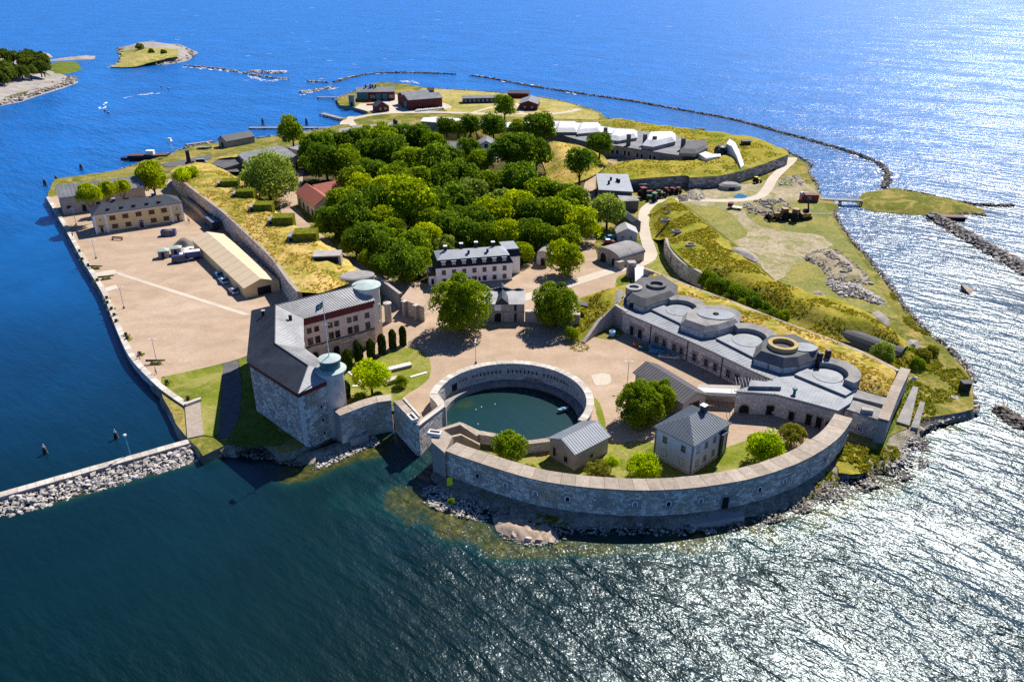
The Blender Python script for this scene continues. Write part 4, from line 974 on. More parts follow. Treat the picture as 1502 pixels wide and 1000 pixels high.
# ---------------------------------------------------------------- gatehouse
A, B = P2(704, 472, 2), P2(769, 472, 2)
r_ = thing('gatehouse', 'small stone gatehouse with curved gable and dark arch between the courtyard trees', 'gatehouse', (A[0], A[1], 2), frame(A, B)); w = dist(A, B)
mb = MB(); mb.bx(0, w, 0, 6.2, -.3, 5.2); mb.build('wall', M['stone_wall'], r_)
for i in range(5): x = w * i / 4; mb = MB(); mb.bx(max(0, x - .25), min(w, x + .25), -.16, .02, -.2, 5.2); mb.build('pilaster', M['stone_wall'], r_)
mb = MB(); mb.bx(-.1, w + .1, -.22, .05, 2.75, 2.95); mb.build('string_course', M['coping'], r_)
mb = MB(); mb.add([(-.3, -.3, 5.2), (w + .3, -.3, 5.2), (w + .3, 6.2, 6.6), (-.3, 6.2, 6.6), (-.3, 6.2, 5.2), (w + .3, 6.2, 5.2)], [(0, 1, 2, 3), (1, 5, 2), (0, 3, 4), (3, 2, 5, 4), (0, 4, 5, 1)]); mb.build('roof', M['grey_tin'], r_)
mb = MB(); n = 24; top = []
for i in range(n + 1): u = i / n; top.append((u * w, 6.7 + .75 * math.exp(-((u - .5) / .09) ** 2) + .35 * math.sin(math.pi * min(u, 1 - u) * 4) ** 2))
for a, b in zip(top, top[1:]): mb.add([(a[0], 6.0, 5.2), (b[0], 6.0, 5.2), (b[0], 6.0, b[1]), (a[0], 6.0, a[1]), (a[0], 6.5, 5.2), (b[0], 6.5, 5.2), (b[0], 6.5, b[1]), (a[0], 6.5, a[1])], [(0, 1, 2, 3), (5, 4, 7, 6), (3, 2, 6, 7)])
mb.build('curved_parapet', M['slate'], r_)
mb = MB(); m0 = w * .5
mb.add([(m0 - 1.9, -.25, 5.1), (m0 + 1.9, -.25, 5.1), (m0 + .9, -.25, 6.2), (m0, -.25, 7.0), (m0 - .9, -.25, 6.2), (m0 - 1.9, 5.9, 5.9), (m0 + 1.9, 5.9, 5.9), (m0 + .5, 5.9, 6.7), (m0, 5.9, 7.1), (m0 - .5, 5.9, 6.7)], [(0, 1, 2, 3, 4), (3, 2, 7, 8), (4, 3, 8, 9), (2, 1, 6, 7), (0, 4, 9, 5)]); mb.build('pediment', M['slate'], r_)
mb = MB(); mb.lathe((m0, 6.2, 7.2), [(.35, 0), (.2, .5), (.5, .7), (.1, 1.3)], 10); mb.build('finial', M['steel'], r_)
opening(r_, m0 - .9, -.02, 0, 2.3, 2.6, 0, M['coping'], True, name='archway')
mb = MB(); mb.bx(m0 - 2.0, m0 + .3, -.10, .02, 3.3, 4.9); mb.build('panel', M['white'], r_)
opening(r_, w * .78, 0, 3.2, 1.1, 1.7, 0, M['stone_wall'], name='window'); opening(r_, w * .78, 0, .2, 1.1, 2.3, 0, M['coping'])
r_ = thing('gate_side_wall', 'pale stone wall with a dark opening beside the gatehouse behind the right courtyard tree', 'wall', P(800, 472, 2))
A, B = P2(770, 473, 2), P2(850, 478, 2); mb = MB(); mb.ribbon([A, B], offset_line([A, B], 1.0), 1.5, 5.0); mb.build('wall', M['stone_wall'], r_, world=True)
mb = MB(); mb.ribbon(offset_line([A, B], -.15), offset_line([A, B], 1.3), 5.0, 5.25); mb.build('coping', M['coping_pale'], r_, world=True)
mb = MB(); mb.ribbon(PL([(846, 440), (862, 444)], 5), PL([(846, 446), (862, 449)], 5), 4.4, 5.0); mb.build('wall_end', M['concrete_dark'], r_, world=True)

# ---------------------------------------------------------------- white mansard house
A, B = P2(640.5, 420, 2), P2(751, 411, 2)
w = dist(A, B); dp = 9.5
r_ = thing('white_house', 'white plastered house with a black mansard roof and seven dormers beside the wood', 'house', (A[0], A[1], 2), frame(A, B))
mb = MB(); mb.bx(0, w, 0, dp, -.3, 5.6); mb.build('wall', M['white'], r_)
mb = MB(); o, i_ = .35, 1.0
def fr(x0, x1, y0, y1, z): return [(x0, y0, z), (x1, y0, z), (x1, y1, z), (x0, y1, z)]
mb.rings([fr(-o, w + o, -o, dp + o, 5.6), fr(-o, w + o, -o, dp + o, 5.75), fr(.75, w - .75, .75, dp - .75, 7.7)]); rf = mb.build('mansard', M['black_roof'], r_)
mb = MB(); mb.rings([fr(.55, w - .55, .55, dp - .55, 7.7), fr(.55, w - .55, .55, dp - .55, 7.85)], cap1=False)
mb.add(fr(.55, w - .55, .55, dp - .55, 7.85) + [(3.2, dp / 2, 9.1), (w - 3.2, dp / 2, 9.1)], [(0, 1, 5, 4), (2, 3, 4, 5), (1, 2, 5), (3, 0, 4)]); ur = mb.build('upper_roof', M['zinc'], r_)
for k in range(7):
    x = w * (.10 + .133 * k); d = MB(); d.bx(x - .55, x + .55, .05, 1.4, 5.95, 7.35); do = d.build('dormer', M['black_roof'], r_)
    d = MB(); d.bx(x - .75, x + .75, -.15, 1.5, 7.35, 7.5); d.build('dormer_roof', M['zinc'], do)
    f, g = window_meshes(.8, 1.0, M['white_paint'], M['glass'], (1, 1), True); fo = link('dormer_window', f, do, (x, .04, 6.6))
    d = MB(); d.bx(x - .4, x + .4, -.01, .04, 6.1, 7.1); d.build('pane', plain('curtain_pane', (.30, .28, .27), .4, .1), do)
xs = [.10, .233, .366, .5, .633, .766, .90]
for k, t in enumerate(xs):
    window(r_, w * t, 0, 4.1, .95, 1.25, 0, M['wood_brown'])
    if k != 3: window(r_, w * t, 0, 1.5, .95, 1.25, 0, M['wood_brown'])
door(r_, w * .5, 0, 0, 1.4, 2.3, 0, M['wood_brown'])
for q in (-1, 1): window(r_, w * .5 + q * 1.5, 0, 1.4, .4, 1.1, 0, M['wood_brown'], bars=(0, 1))
for x, y in ((w * .16, dp * .55), (w * .38, dp * .7), (w * .58, dp * .72), (w * .80, dp * .62)): chimney(r_, x, y, 7.6, 10.3, .9, M['black_roof'], M['white'])
for x in (w * .45, w * .7): chimney(r_, x, dp * .3, 7.6, 9.4, .6, M['black_roof'], M['zinc'])
for y in (2.6, 6.6): window(r_, w, y, 4.1, .9, 1.2, R(90), M['wood_brown'])
for y in (2.6, 6.6): window(r_, 0, y, 4.1, .9, 1.2, R(-90), M['wood_brown'])
mb = MB(); mb.bx(w - 1.2, w + 3.6, dp * .55, dp + 3.5, -.3, 5.6); wg = mb.build('wing_wall', M['white'], r_)
mb = MB(); mb.rings([fr(w - 1.3, w + 3.9, dp * .55 - .3, dp + 3.8, 5.6), fr(w - 1.3, w + 3.3, dp * .55 + .5, dp + 3.2, 7.6)]); mb.build('wing_mansard', M['black_roof'], wg)
mb = MB(); mb.bx(w - 1.3, w + 3.35, dp * .55 + .45, dp + 3.25, 7.6, 7.85); mb.build('wing_roof', M['zinc'], wg)
mb = MB(); mb.bx(-2.0, .3, 1.0, 5.0, -.3, 3.0); pw_ = mb.build('porch', M['white'], r_); mb = MB(); mb.bx(-2.2, .1, .8, 5.2, 3.0, 4.2); mb.build('porch_roof', M['black_roof'], pw_); opening(r_, -1.0, 1.0, .3, .8, 1.8, 0, M['white_paint'])
mb = MB(); mb.bx(-.06, w + .06, -.06, dp, -.3, .35); mb.build('plinth', M['concrete'], r_)

# ---------------------------------------------------------------- yellow barrack, stone store, canvas hall on the parade ground
A, B = P2(143, 343.5, 2), P2(270, 324, 2); w = dist(A, B); dp = 9.2
r_, wl, rf, w = house('yellow_barrack', 'ochre yellow two storey barrack with white corner strips and a dark hipped roof', 'barrack', A, B, dp, 6.7, 2.6, M['ochre_wall'], M['slate'], 'x', 4.5, .5, 2.0)
for t in (0, .125, .872, 1.0): mb = MB(); mb.bx(w * t - .35, w * t + .35, -.14, .05, -.2, 6.29); mb.build('pilaster', M['white_paint'], r_)
mb = MB(); mb.bx(-.14, .05, dp - .5, dp, -.2, 6.6); mb.build('pilaster', M['white_paint'], r_); mb = MB(); mb.bx(-.2, w + .2, -.2, .02, 6.3, 6.68); mb.build('cornice', M['white_paint'], r_)
mb = MB(); mb.bx(-.1, w + .1, -.1, dp, -.3, .45); mb.build('plinth', M['concrete'], r_)
for t in (.20, .345, .495, .645, .79): window(r_, w * t, 0, 4.9, 1.7, 1.35, 0, M['wood_brown'], M['wood_brown'], (1, 0))
for t in (.21, .36, .65, .80): window(r_, w * t, 0, 1.9, 1.7, 1.35, 0, M['wood_brown'], M['wood_brown'], (1, 0))
f = opening(r_, w * .505, -.06, 0, 1.9, 2.8, 0, M['white'], True, name='portal'); door(r_, w * .505, -.1, 0, 1.3, 2.1, 0, M['maroon'])
for t in (.06, .937):
    door(r_, w * t, 0, .1, 1.0, 2.1, 0, M['maroon']); window(r_, w * t, 0, 4.8, .6, .8); mb = MB(); mb.bx(w * t - .8, w * t + .8, -.9, .02, 2.5, 2.65); mb.build('door_canopy', M['slate'], r_)
for t in (.18, .33, .47, .62, .76): mb = MB(); mb.bx(w * t - .45, w * t + .45, .9, 2.2, 7.1, 8.1); d = mb.build('dormer', M['black_roof'], r_); mb = MB(); mb.bx(w * t - .55, w * t + .55, .8, 2.3, 8.1, 8.2); mb.build('dormer_roof', M['slate'], d)
chimney(r_, w * .27, dp * .55, 8.3, 10.2, 1.0, M['slate'], M['steel']); chimney(r_, w * .72, dp * .55, 8.3, 10.2, 1.0, M['slate'], M['steel'])
for y in (2.5, 6.5):
    for z in (1.9, 4.9): window(r_, 0, y, z, 1.0, 1.25, R(-90), M['white_paint'], M['wood_brown'])
A, B = P2(87, 290, 8.6), P2(211, 274, 8.6)
r_, wl, rf, w = house('stone_store', 'long grey stone storehouse with a plain grey metal roof at the far quay corner', 'storehouse', A, B, 12.0, 6.4, 3.2, M['stone_wall'], M['felt_roof'], 'x', 0, .4, 2.0, 1.4)
for k in range(6): opening(r_, w * (.08 + .17 * k), 0, .2 if k % 2 else 2.0, 1.4, 2.6 if k % 2 else 1.2, 0, M['coping'])
for y in (2.5, 6.0, 9.5): opening(r_, 0, y, 1.0, 1.3, 1.7, R(-90), M['coping'], name='window')
chimney(r_, w * .96, 6.5, 9, 11, .8, M['slate'], M['steel'])
A, B, C_ = P2(360, 437.5, 2), P2(406, 427, 2), P2(290, 375, 2)
A = (-75.4, 207.9); B = (-67.6, 214.4); dv = Vector((-105.2 + 75.4, 250.0 - 207.9)); u = Vector((B[0] - A[0], B[1] - A[1])).normalized(); dl = dv.length
r_ = thing('canvas_hall', 'long beige canvas hall with a dark gate in its near gable', 'tent hall', (A[0], A[1], 2), math.atan2(dv.y, dv.x) - R(90)); w = dist(A, B)
mb = MB(); gable_walls(mb, w, dl, 0, 3.0, 1.75, 'y'); mb.build('side_walls', M['canvas_wall'], r_)
mb = MB(); gable_roof(mb, w, dl, 3.0, 1.8, .15, .08, 'y'); rf = mb.build('roof', M['canvas'], r_)
for k in range(1, 11):
    y = dl * k / 11; mb = MB()
    for x0, x1, z0_, z1_ in ((-.15, w / 2, 3.08, 4.88), (w / 2, w + .15, 4.88, 3.08)): mb.add([(x0, y - .05, z0_), (x1, y - .05, z1_), (x1, y + .05, z1_), (x0, y + .05, z0_), (x0, y, z0_ + .06), (x1, y, z1_ + .06)], [(0, 1, 5, 4), (4, 5, 2, 3)])
    mb.build('frame_rib', M['canvas'], rf)
opening(r_, w * .55, 0, 0, 4.0, 2.4, 0, M['canvas_wall'], name='gate')
# ---------------------------------------------------------------- left rampart: grass top behind a stone retaining wall
RW = [(250, 252), (280, 276), (328, 312), (380, 360), (400, 380), (424, 414), (436, 428)]
rw = [P2(*p, 8.7) for p in RW]
sheet('grass_rampart', ZZ([(p[0], p[1], 8.7) for p in RW] + [(470, 430, 8.4), (505, 418, 7.6), (530, 405, 6.2), (507, 376, 4), (482, 357, 3.4), (440, 336, 3.2), (404, 309, 3.2), (362, 268, 3.2), (336, 254, 3.6), (300, 246, 5), (262, 243, 7.5)]), M['dry_grass'], res=1.8, top=9.6, slope=9, rough=.55, rough_s=.22, label=None, kind='structure')
r_ = thing('rampart_wall', 'long straight stone retaining wall under the dry grass rampart beside the canvas hall', 'retaining wall', (*rw[2], 0))
mb = MB(); mb.ribbon(offset_line(rw, 1.2), rw, .5, 8.5); mb.build('wall', M['joint'], r_, world=True)
mb = MB(); facing(mb, rw, 1.9, 8.5, .55, (.8, 1.7), (.02, .1), side=-1); mb.build('wall_stones', M['granite_warm'], r_, world=True, kind='stuff')
mb = MB(); mb.ribbon(offset_line(rw, .9), offset_line(rw, -.2), 8.5, 8.75); mb.build('coping', M['coping'], r_, world=True)
T_ = dist_sum(rw)
for s in (T_ * .36, T_ * .385):
    p, a = along(rw, s); opening(r_, p[0] - rw[2][0] + .05 * math.sin(a), p[1] - rw[2][1] - .05 * math.cos(a), 1.9, 1.9, 2.9, a, M['coping'], True)
lw = PL([(268, 296), (290, 313), (304, 327)], 2); r_ = thing('ditch_wall', 'low stone wall along the shaded ditch right of the yellow barrack', 'wall', (*lw[1], 2))
mb = MB(); mb.ribbon(lw, offset_line(lw, .8), 1.5, 4.2); mb.build('wall', M['stone_wall'], r_, world=True); mb = MB(); mb.ribbon(offset_line(lw, -.1), offset_line(lw, .9), 4.2, 4.4); mb.build('coping', M['coping'], r_, world=True)

def traverse(cx, cy, wpx, lab, h=2.6, d=4.0, hedge=True, z=8.6, slab=True):
    """gun traverse on the rampart: masonry block with a turf or hedge mantle"""
    w = wpx / FPX * 262; p = P2(cx, cy, z); r = thing('gun_traverse', lab, 'traverse', (p[0], p[1], z), 0.10, 'gun traverses on the left rampart')
    m = MB(); m.bx(-w / 2, w / 2 * (-.2 if hedge else 1), -d / 2, d / 2, -1.5, h * .8); m.build('masonry', M['concrete'] if slab else M['stone_wall'], r)
    m = MB(); m.bx(-w * .46, w * .46 * (-.3 if hedge else .9), -d / 2 - .02, -d / 2 + .1, -.3, h * .66); m.build('recess', M['dark'], r)
    if hedge:
        m = MB(); x0 = -w * .32
        nx, ny = 14, 8
        def q(i, k, zz): return (x0 + (w / 2 - x0) * i / nx, -d / 2 - .1 + (d + .2) * k / ny, zz)
        for k in range(ny):
            for i in range(nx):
                m.add([(*q(a, b, 0)[:2], h + .18 * nz(cx + a * .8, cy + b * .8)) for a, b in ((i, k), (i + 1, k), (i + 1, k + 1), (i, k + 1))], [(0, 1, 2, 3)], random.random())
        for (ax, ay, bx_, by_) in ((x0, -d / 2 - .1, w / 2, -d / 2 - .1), (w / 2, -d / 2 - .1, w / 2, d / 2 + .1), (w / 2, d / 2 + .1, x0, d / 2 + .1), (x0, d / 2 + .1, x0, -d / 2 - .1)):
            n_ = 14
            for i in range(n_):
                for k in range(4):
                    f = lambda t, u: (ax + (bx_ - ax) * t + .12 * nz(t * 9, u * 3, cx), ay + (by_ - ay) * t + .12 * nz(t * 9, u * 3, cy), -1 + (h + 1.05) * u)
                    m.add([f(i / n_, k / 4), f((i + 1) / n_, k / 4), f((i + 1) / n_, (k + 1) / 4), f(i / n_, (k + 1) / 4)], [(0, 1, 2, 3)], random.random())
        m.build('hedge', M['leaf_olive_hedge'], r, fix=False)
    return r
M['leaf_olive_hedge'] = leafmat('leaf_olive_hedge', (.07, .09, .01), (.20, .20, .02), .1)
traverse(312, 259, 24, 'dark sunken gun emplacement at the far end of the grass rampart', 1.0, 5, False)
traverse(336, 275, 34, 'low gun traverse with a grey slab top near the far end of the rampart', 3.0, 5)
traverse(359, 291, 34, 'hedge covered gun traverse beside the big grey green tree', 3.2, 5)
traverse(385, 310, 34, 'gun traverse with a flat grassy roof and dark front, fourth along the rampart', 3.0, 5)
traverse(414, 331, 36, 'hedge covered gun traverse with a round bush on top', 3.4, 5)
traverse(446, 354, 39, 'bright green squared hedge traverse near the keep end of the rampart', 3.4, 6)
traverse(481, 381, 36, 'stone gun traverse with a dark slot and weedy top nearest the keep', 2.6, 5, False, slab=False)
r_ = thing('gun_slab', 'round grey concrete gun slab on the rampart behind the rear copper tower', 'gun platform', P(523, 403, 8))
mb = MB(); mb.lathe((0, 0, 0), [(3.6, -2), (3.6, -.2), (3.1, .1)], 32, sx=1.4, rz=.3); mb.build('slab', M['concrete'], r_)

# ---------------------------------------------------------------- right battery in the courtyard
ZB = 7.3
rb = [(914, 458), (958, 476.5), (1000, 495), (1050, 518), (1108, 546), (1134, 557)]
r2_ = [(1080, 576), (1138, 580), (1184, 592), (1228, 604)]
back = [(1246, 590), (1254, 572), (1252, 553), (1235, 536), (1195, 520), (1150, 497), (1110, 479), (1080, 468), (1030, 450), (990, 437), (950, 420), (918, 428)]
bat = thing('gun_battery', 'long low stone casemate battery with grey flat roofs and gun platforms right of the courtyard', 'battery', P(1050, 548, 2))
f1 = [P2(*p, ZB) for p in rb]; f2 = [P2(*p, ZB - .5) for p in r2_]; bk = [P2(*p, ZB) for p in back]
mb = MB(); mb.prism(f1 + f2 + bk, 1.0, ZB - .15); mb.build('wall', M['joint_pale'], bat, world=True)
T1_ = dist_sum(f1); wins = []
for k, t in enumerate((.075, .135, .255, .31, .38, .43, .52, .60, .66, .745, .80, .885, .945)): wins.append(t * T1_)
mb = MB(); facing(mb, f1, 2.0, ZB - .2, .5, (.7, 1.5), (.01, .07), [(s - .65, s + .65, 2.7, 5.2) for s in wins], side=-1, jit=.14)
facing(mb, f2, 2.0, ZB - .7, .5, (.7, 1.5), (.01, .07), side=-1, jit=.14); mb.build('wall_stones', M['granite_pale'], bat, world=True, kind='stuff')
for k, s in enumerate(wins):
    p, a = along(f1, s); p = (p[0] + .06 * math.sin(a), p[1] - .06 * math.cos(a))
    if k < 2: opening(bat, p[0] - bat.location.x, p[1] - bat.location.y, 0.2, 1.2, 2.4, a, M['coping'], name='doorway')
    else: window(bat, p[0] - bat.location.x, p[1] - bat.location.y, 1.9, .95, 1.7, a, M['wood_grey'])
for s in (.21, .47, .7): 
    p, a = along(f1, s * T1_); mb = MB(); mb.box((p[0] + .1 * math.sin(a), p[1] - .1 * math.cos(a), 4.6), (.22, .22, 5.2), a); mb.build('downpipe', M['slate'], bat, world=True)
T2_ = dist_sum(f2)
for t, wd, h, ar in ((.1, 2.0, 2.0, True), (.36, 1.5, 2.3, False), (.58, 1.1, 2.0, False), (.75, 1.1, 2.5, False), (.85, 1.1, 2.5, False), (.96, 1.8, 2.3, True)):
    p, a = along(f2, t * T2_); p = (p[0] + .09 * math.sin(a), p[1] - .09 * math.cos(a)); opening(bat, p[0] - bat.location.x, p[1] - bat.location.y, .1, wd, h, a, M['coping'], ar)
mb = MB(); q = [f1[0]] + f1[1:] + f2 + bk; q = grow(q if sum(q[i][0] * q[(i + 1) % len(q)][1] - q[(i + 1) % len(q)][0] * q[i][1] for i in range(len(q))) > 0 else q[::-1], .25)
mb.prism(q, ZB - .15, ZB); rf = mb.build('roof', M['deck_roof'], bat, world=True)
mb = MB()
for k in range(46):
    p, a = along(f1, T1_ * (k + .5) / 46); d = 4.6; mb.box((p[0] - math.sin(a) * d / 2, p[1] + math.cos(a) * d / 2, ZB + .03), (.07, d, .06), a)
for k in range(30):
    p, a = along(f2, T2_ * (k + .5) / 30); d = 6.0; mb.box((p[0] - math.sin(a) * d / 2, p[1] + math.cos(a) * d / 2, ZB + .03), (.07, d, .06), a)
mb.build('roof_seams', M['deck_roof'], rf, world=True, kind='stuff')
mb = MB(); mb.ribbon(offset_line(f1, .05), offset_line(f1, -.35), ZB - .1, ZB + .12); mb.build('gutter', M['slate'], rf, world=True)
def platform(px, py, rpx, a0, a1, step):
    c = P2(px, py, ZB + .6); r = rpx / FPX * (c[1] / math.cos(PITCH) + 15)
    m = MB(); m.lathe((*c, ZB - .1), [(r, 0), (r, .75)], 36); o = m.build('gun_platform', M['deck_roof'], bat, world=True)
    m = MB(); m.ribbon([(c[0] + (r + .9) * math.cos(R(a0 + (a1 - a0) * i / 24)), c[1] + (r + .9) * math.sin(R(a0 + (a1 - a0) * i / 24))) for i in range(25)],
                       [(c[0] + (r + 3.4) * math.cos(R(a0 + (a1 - a0) * i / 24)), c[1] + (r + 3.4) * math.sin(R(a0 + (a1 - a0) * i / 24))) for i in range(25)], ZB - .1, 9.3, zi=9.0)
    m.build('parapet', M['concrete'], bat, world=True)
    m = MB(); A = P2(*step[0], ZB); B = P2(*step[1], ZB); m.ribbon([A, B], offset_line([A, B], 4.5), ZB - .1, ZB + .55); m.build('roof_step', M['deck_roof'], bat, world=True)
platform(996, 455, 18, -35, 110, ((954, 456), (1000, 478)))
platform(1096, 499, 20, -35, 105, ((1050, 499), (1105, 527)))
platform(1214, 551, 20, -60, 95, ((1165, 552), (1240, 583)))
def block_traverse(pts, top, lab_ring, ztop, scale=.8, mat_top='concrete_dark'):
    base = [P2(*p, ZB) for p in pts]; cx = sum(p[0] for p in base) / len(base); cy = sum(p[1] for p in base) / len(base)
    if sum(base[i][0] * base[(i + 1) % len(base)][1] - base[(i + 1) % len(base)][0] * base[i][1] for i in range(len(base))) < 0: base.reverse()
    sc = lambda k: [(cx + (p[0] - cx) * k, cy + (p[1] - cy) * k) for p in base]
    m = MB(); m.rings([[(*p, ZB - .1) for p in base], [(*p, ZB + 1.5) for p in base]]); o = m.build('traverse', M['joint_pale'], bat, world=True)
    m = MB(); facing(m, base + [base[0]], ZB, ZB + 1.5, .5, (.7, 1.4), (.01, .06), side=-1, jit=.15); m.build('traverse_stones', M['granite_pale'], o, world=True, kind='stuff')
    m = MB(); m.rings([[(*p, ZB + 1.5) for p in sc(1.03)], [(*p, ZB + 1.7) for p in sc(1.03)], [(*p, ztop) for p in sc(scale)]]); m.build('traverse_roof', M[mat_top], o, world=True)
    return o, (cx, cy)
def ring_pit(c, r, z, m_, h=1.1, par=None):
    m = MB(); n = 32; m.ribbon([(c[0] + (r - .9) * math.cos(2 * math.pi * i / n), c[1] + (r - .9) * math.sin(2 * math.pi * i / n)) for i in range(n)], [(c[0] + r * math.cos(2 * math.pi * i / n), c[1] + r * math.sin(2 * math.pi * i / n)) for i in range(n)], z - .3, z + h, closed=True)
    o = m.build('gun_ring', m_, par, world=True); m = MB(); m.lathe((*c, z - .1), [(r - .85, 0), (r - .85, .15)], 24); m.build('ring_floor', M['deck_roof'], par, world=True); return o
o, c = block_traverse([(936, 456), (946, 458), (990, 443), (993, 428), (975, 416), (935, 419), (918, 436), (920, 448)], 0, 0, 10.4)
ring_pit(P2(963, 417.5, 10.8), 2.6, 10.3, M['concrete_dark'], .8, bat); ring_pit(P2(930, 421, 10.8), 2.2, 9.2, M['stone_wall'], 1.7, bat)
p = P2(927, 452, ZB); opening(bat, p[0] - bat.location.x, p[1] - bat.location.y, ZB - 2, 1.6, 1.6, -.6, M['concrete'], True)
o, c = block_traverse([(998, 485), (1032, 497), (1052, 494), (1082, 484), (1086, 470), (1060, 460), (1020, 462), (1002, 472)], 0, 0, 10.2, .86, 'concrete')
p = P2(1050, 461, 10.3); m = MB(); m.lathe((*p, 9.6), [(3.2, 0), (3.1, .8)], 28, sx=1.45, rz=-.2); m.build('traverse_cap', M['deck_roof'], bat, world=True)
m = MB(); m.lathe((*p, 10.4), [(.8, 0), (.6, .3)], 10); m.build('vent', M['dark'], bat, world=True)
p = P2(1020, 488, ZB); opening(bat, p[0] - bat.location.x - .3, p[1] - bat.location.y - .6, ZB - 2, .9, 1.3, -.45, M['coping'])
o, c = block_traverse([(1105, 535), (1146, 548), (1170, 546), (1198, 535), (1198, 522), (1165, 505), (1122, 507), (1108, 520)], 0, 0, 10.6, .82)
ring_pit(P2(1149, 503, 11.6), 3.3, 10.5, M['ochre_concrete'], 1.1, bat)
p = P2(1180, 508, 10.9); m = MB(); m.lathe((*p, 10.2), [(2.3, 0), (2.2, .6)], 24, sx=1.3); m.build('traverse_cap', M['deck_roof'], bat, world=True)
p = P2(1129, 541, ZB); opening(bat, p[0] - bat.location.x - .1, p[1] - bat.location.y - .4, ZB - 2, .9, 1.3, -.3, M['coping'])
m = MB(); m.prism(PL([(1101, 557), (1139, 561), (1146, 567), (1098, 566)], 8.1), ZB - .1, 8.1); m.build('skylight_box', M['deck_roof'], bat, world=True)
m = MB(); c = P2(1166, 572, 8.2); m.lathe((*c, ZB), [(.3, 0), (.3, 1.0), (.55, 1.05), (.55, 1.4)], 12); m.build('ventilator', M['teal_paint'], bat, world=True)
for px, py in ((1202, 526), (1214, 522)):
    m = MB(); c = P2(px, py, 9.5); m.bx(c[0] - .5, c[0] + .5, c[1] - .5, c[1] + .5, ZB, 11.0); m.build('chimney', M['black_metal'], bat, world=True)
m = MB(); m.ribbon(PL([(1018, 574), (1080, 577)], 5.2), PL([(1020, 568), (1085, 571)], 5.2), 4.4, 5.2); m.build('lean_to_roof', M['concrete_pale'], bat, world=True)
m = MB(); m.ribbon(PL([(1022, 579), (1082, 585)], 3), PL([(1024, 572), (1085, 574)], 3), 1.8, 4.5); m.build('lean_to_wall', M['stone_wall'], bat, world=True)
# turf behind the battery and its rear wall
wl = [(944, 394), (962, 400), (1012, 421), (1070, 442), (1158, 477), (1224, 501), (1272, 521), (1316, 544)]
sheet('rear_rampart', ZZ([(p[0], p[1], 7.3) for p in wl[1:]] + [(1301, 582, 6.6), (1258, 570, 7.0)] + [(p[0], p[1], 8.2) for p in back[2:]]), M['dry_grass'], res=1.6, top=8.6, slope=3, rough=.35, rough_s=.3, kind='structure')
wp = [P2(*p, 7.5) for p in wl]; r_ = thing('rear_wall', 'long narrow stone wall with pale coping behind the gun battery', 'wall', (*wp[3], 0))
mb = MB(); mb.ribbon(wp, offset_line(wp, .8), .5, 7.3); mb.build('wall', M['stone_wall'], r_, world=True)
copings(r_, offset_line(wp, -.1), offset_line(wp, .95), 7.3, 7.52, M['coping'], 3.2)
ew = [P2(1322, 538, 7.6), P2(1306, 570, 7.6), P2(1288, 615, 7.2)]; r_ = thing('end_wall', 'tall straight stone end wall closing the battery on the right', 'wall', (*ew[1], 0))
mb = MB(); mb.ribbon(ew, offset_line(ew, 1.8), .3, [7.3, 7.3, 7.0]); mb.build('wall', M['joint'], r_, world=True); mb = MB(); facing(mb, offset_line(ew, 1.8), 1.5, 7.0, .55, (.7, 1.5), (.02, .1), side=1); facing(mb, ew, 3, 7.0, .55, (.7, 1.5), (.02, .1), side=-1); mb.build('wall_stones', M['granite_warm'], r_, world=True, kind='stuff')
copings(r_, offset_line(ew, -.1), offset_line(ew, 1.95), 7.3, 7.55, M['coping'], 3.0)
r_ = thing('corner_block', 'low stone corner building with a small barred window beside the battery wall end', 'building', P(1260, 645, 0))
q = PL([(1240, 599), (1288, 615), (1296, 600), (1250, 586)], 6.6)
mb = MB(); mb.prism(q, .3, 6.3); mb.build('wall', M['joint'], r_, world=True)
mb = MB(); facing(mb, resample(q[:2], 1), .5, 6.3, .55, (.7, 1.4), (.02, .1), [(3.0, 4.3, 2.4, 4)], side=-1); mb.build('wall_stones', M['granite_warm'], r_, world=True, kind='stuff')
mb = MB(); mb.prism(q, 6.3, 6.6); mb.build('roof_slab', M['concrete'], r_, world=True)
p, a = along(q[:2], 3.6); window(r_, p[0] - r_.location.x + .05 * math.sin(a), p[1] - r_.location.y - .1, 3.2, .9, .9, a, M['white_paint'], bars=(1, 1))
mb = MB(); mb.prism(PL([(1256, 570), (1302, 583), (1298, 593), (1250, 581)], 7.2), 3, 7.1); mb.build('rear_slab', M['concrete'], r_, world=True)
c = P2(1272, 601, 7.2); mb = MB(); mb.box((*c, 7.0), (2.2, 1.2, .9), -.3); mb.build('roof_box', M['stone_wall'], r_, world=True)
# turf ramp left of the battery with its cheek wall
sheet('grass_bank', ZZ([(836, 497, 2.1), (858, 503, 2.1), (880, 471, 5.2), (902, 448, 7.6), (915, 436, 8.2), (918, 417, 8.6), (886, 426, 5.5), (850, 437, 2.6)]), M['amber_grass'], res=1.2, rough=.3, rough_s=.5, kind='structure')
r_ = thing('cheek_wall', 'sloping tan stone cheek wall between the turf ramp and the battery', 'wall', P(880, 490, 2))
a, b, c_ = P2(858, 503, 2.1), P2(880, 471, 5.2), P2(902, 448, 7.6); mb = MB(); mb.ribbon([a, b, c_, P2(917, 458, 7.3)], offset_line([a, b, c_, P2(917, 458, 7.3)], .9), 1.5, [2.3, 5.4, 7.7, 7.5]); mb.build('wall', M['stone_wall'], r_, world=True)
r_ = thing('masonry_patch', 'pale patch of bare rubble masonry above the turf ramp', 'masonry', P(895, 437, 7)); sheet('rubble_face', ZZ([(889, 437, 7.3), (900, 446, 7.7), (912, 440, 8.3), (914, 424, 8.8), (898, 424, 7.6)]), M['rock_pale'], res=.8, rough=.2, rough_s=1, parent=None, kind='structure')
bpy.data.objects.remove(r_)

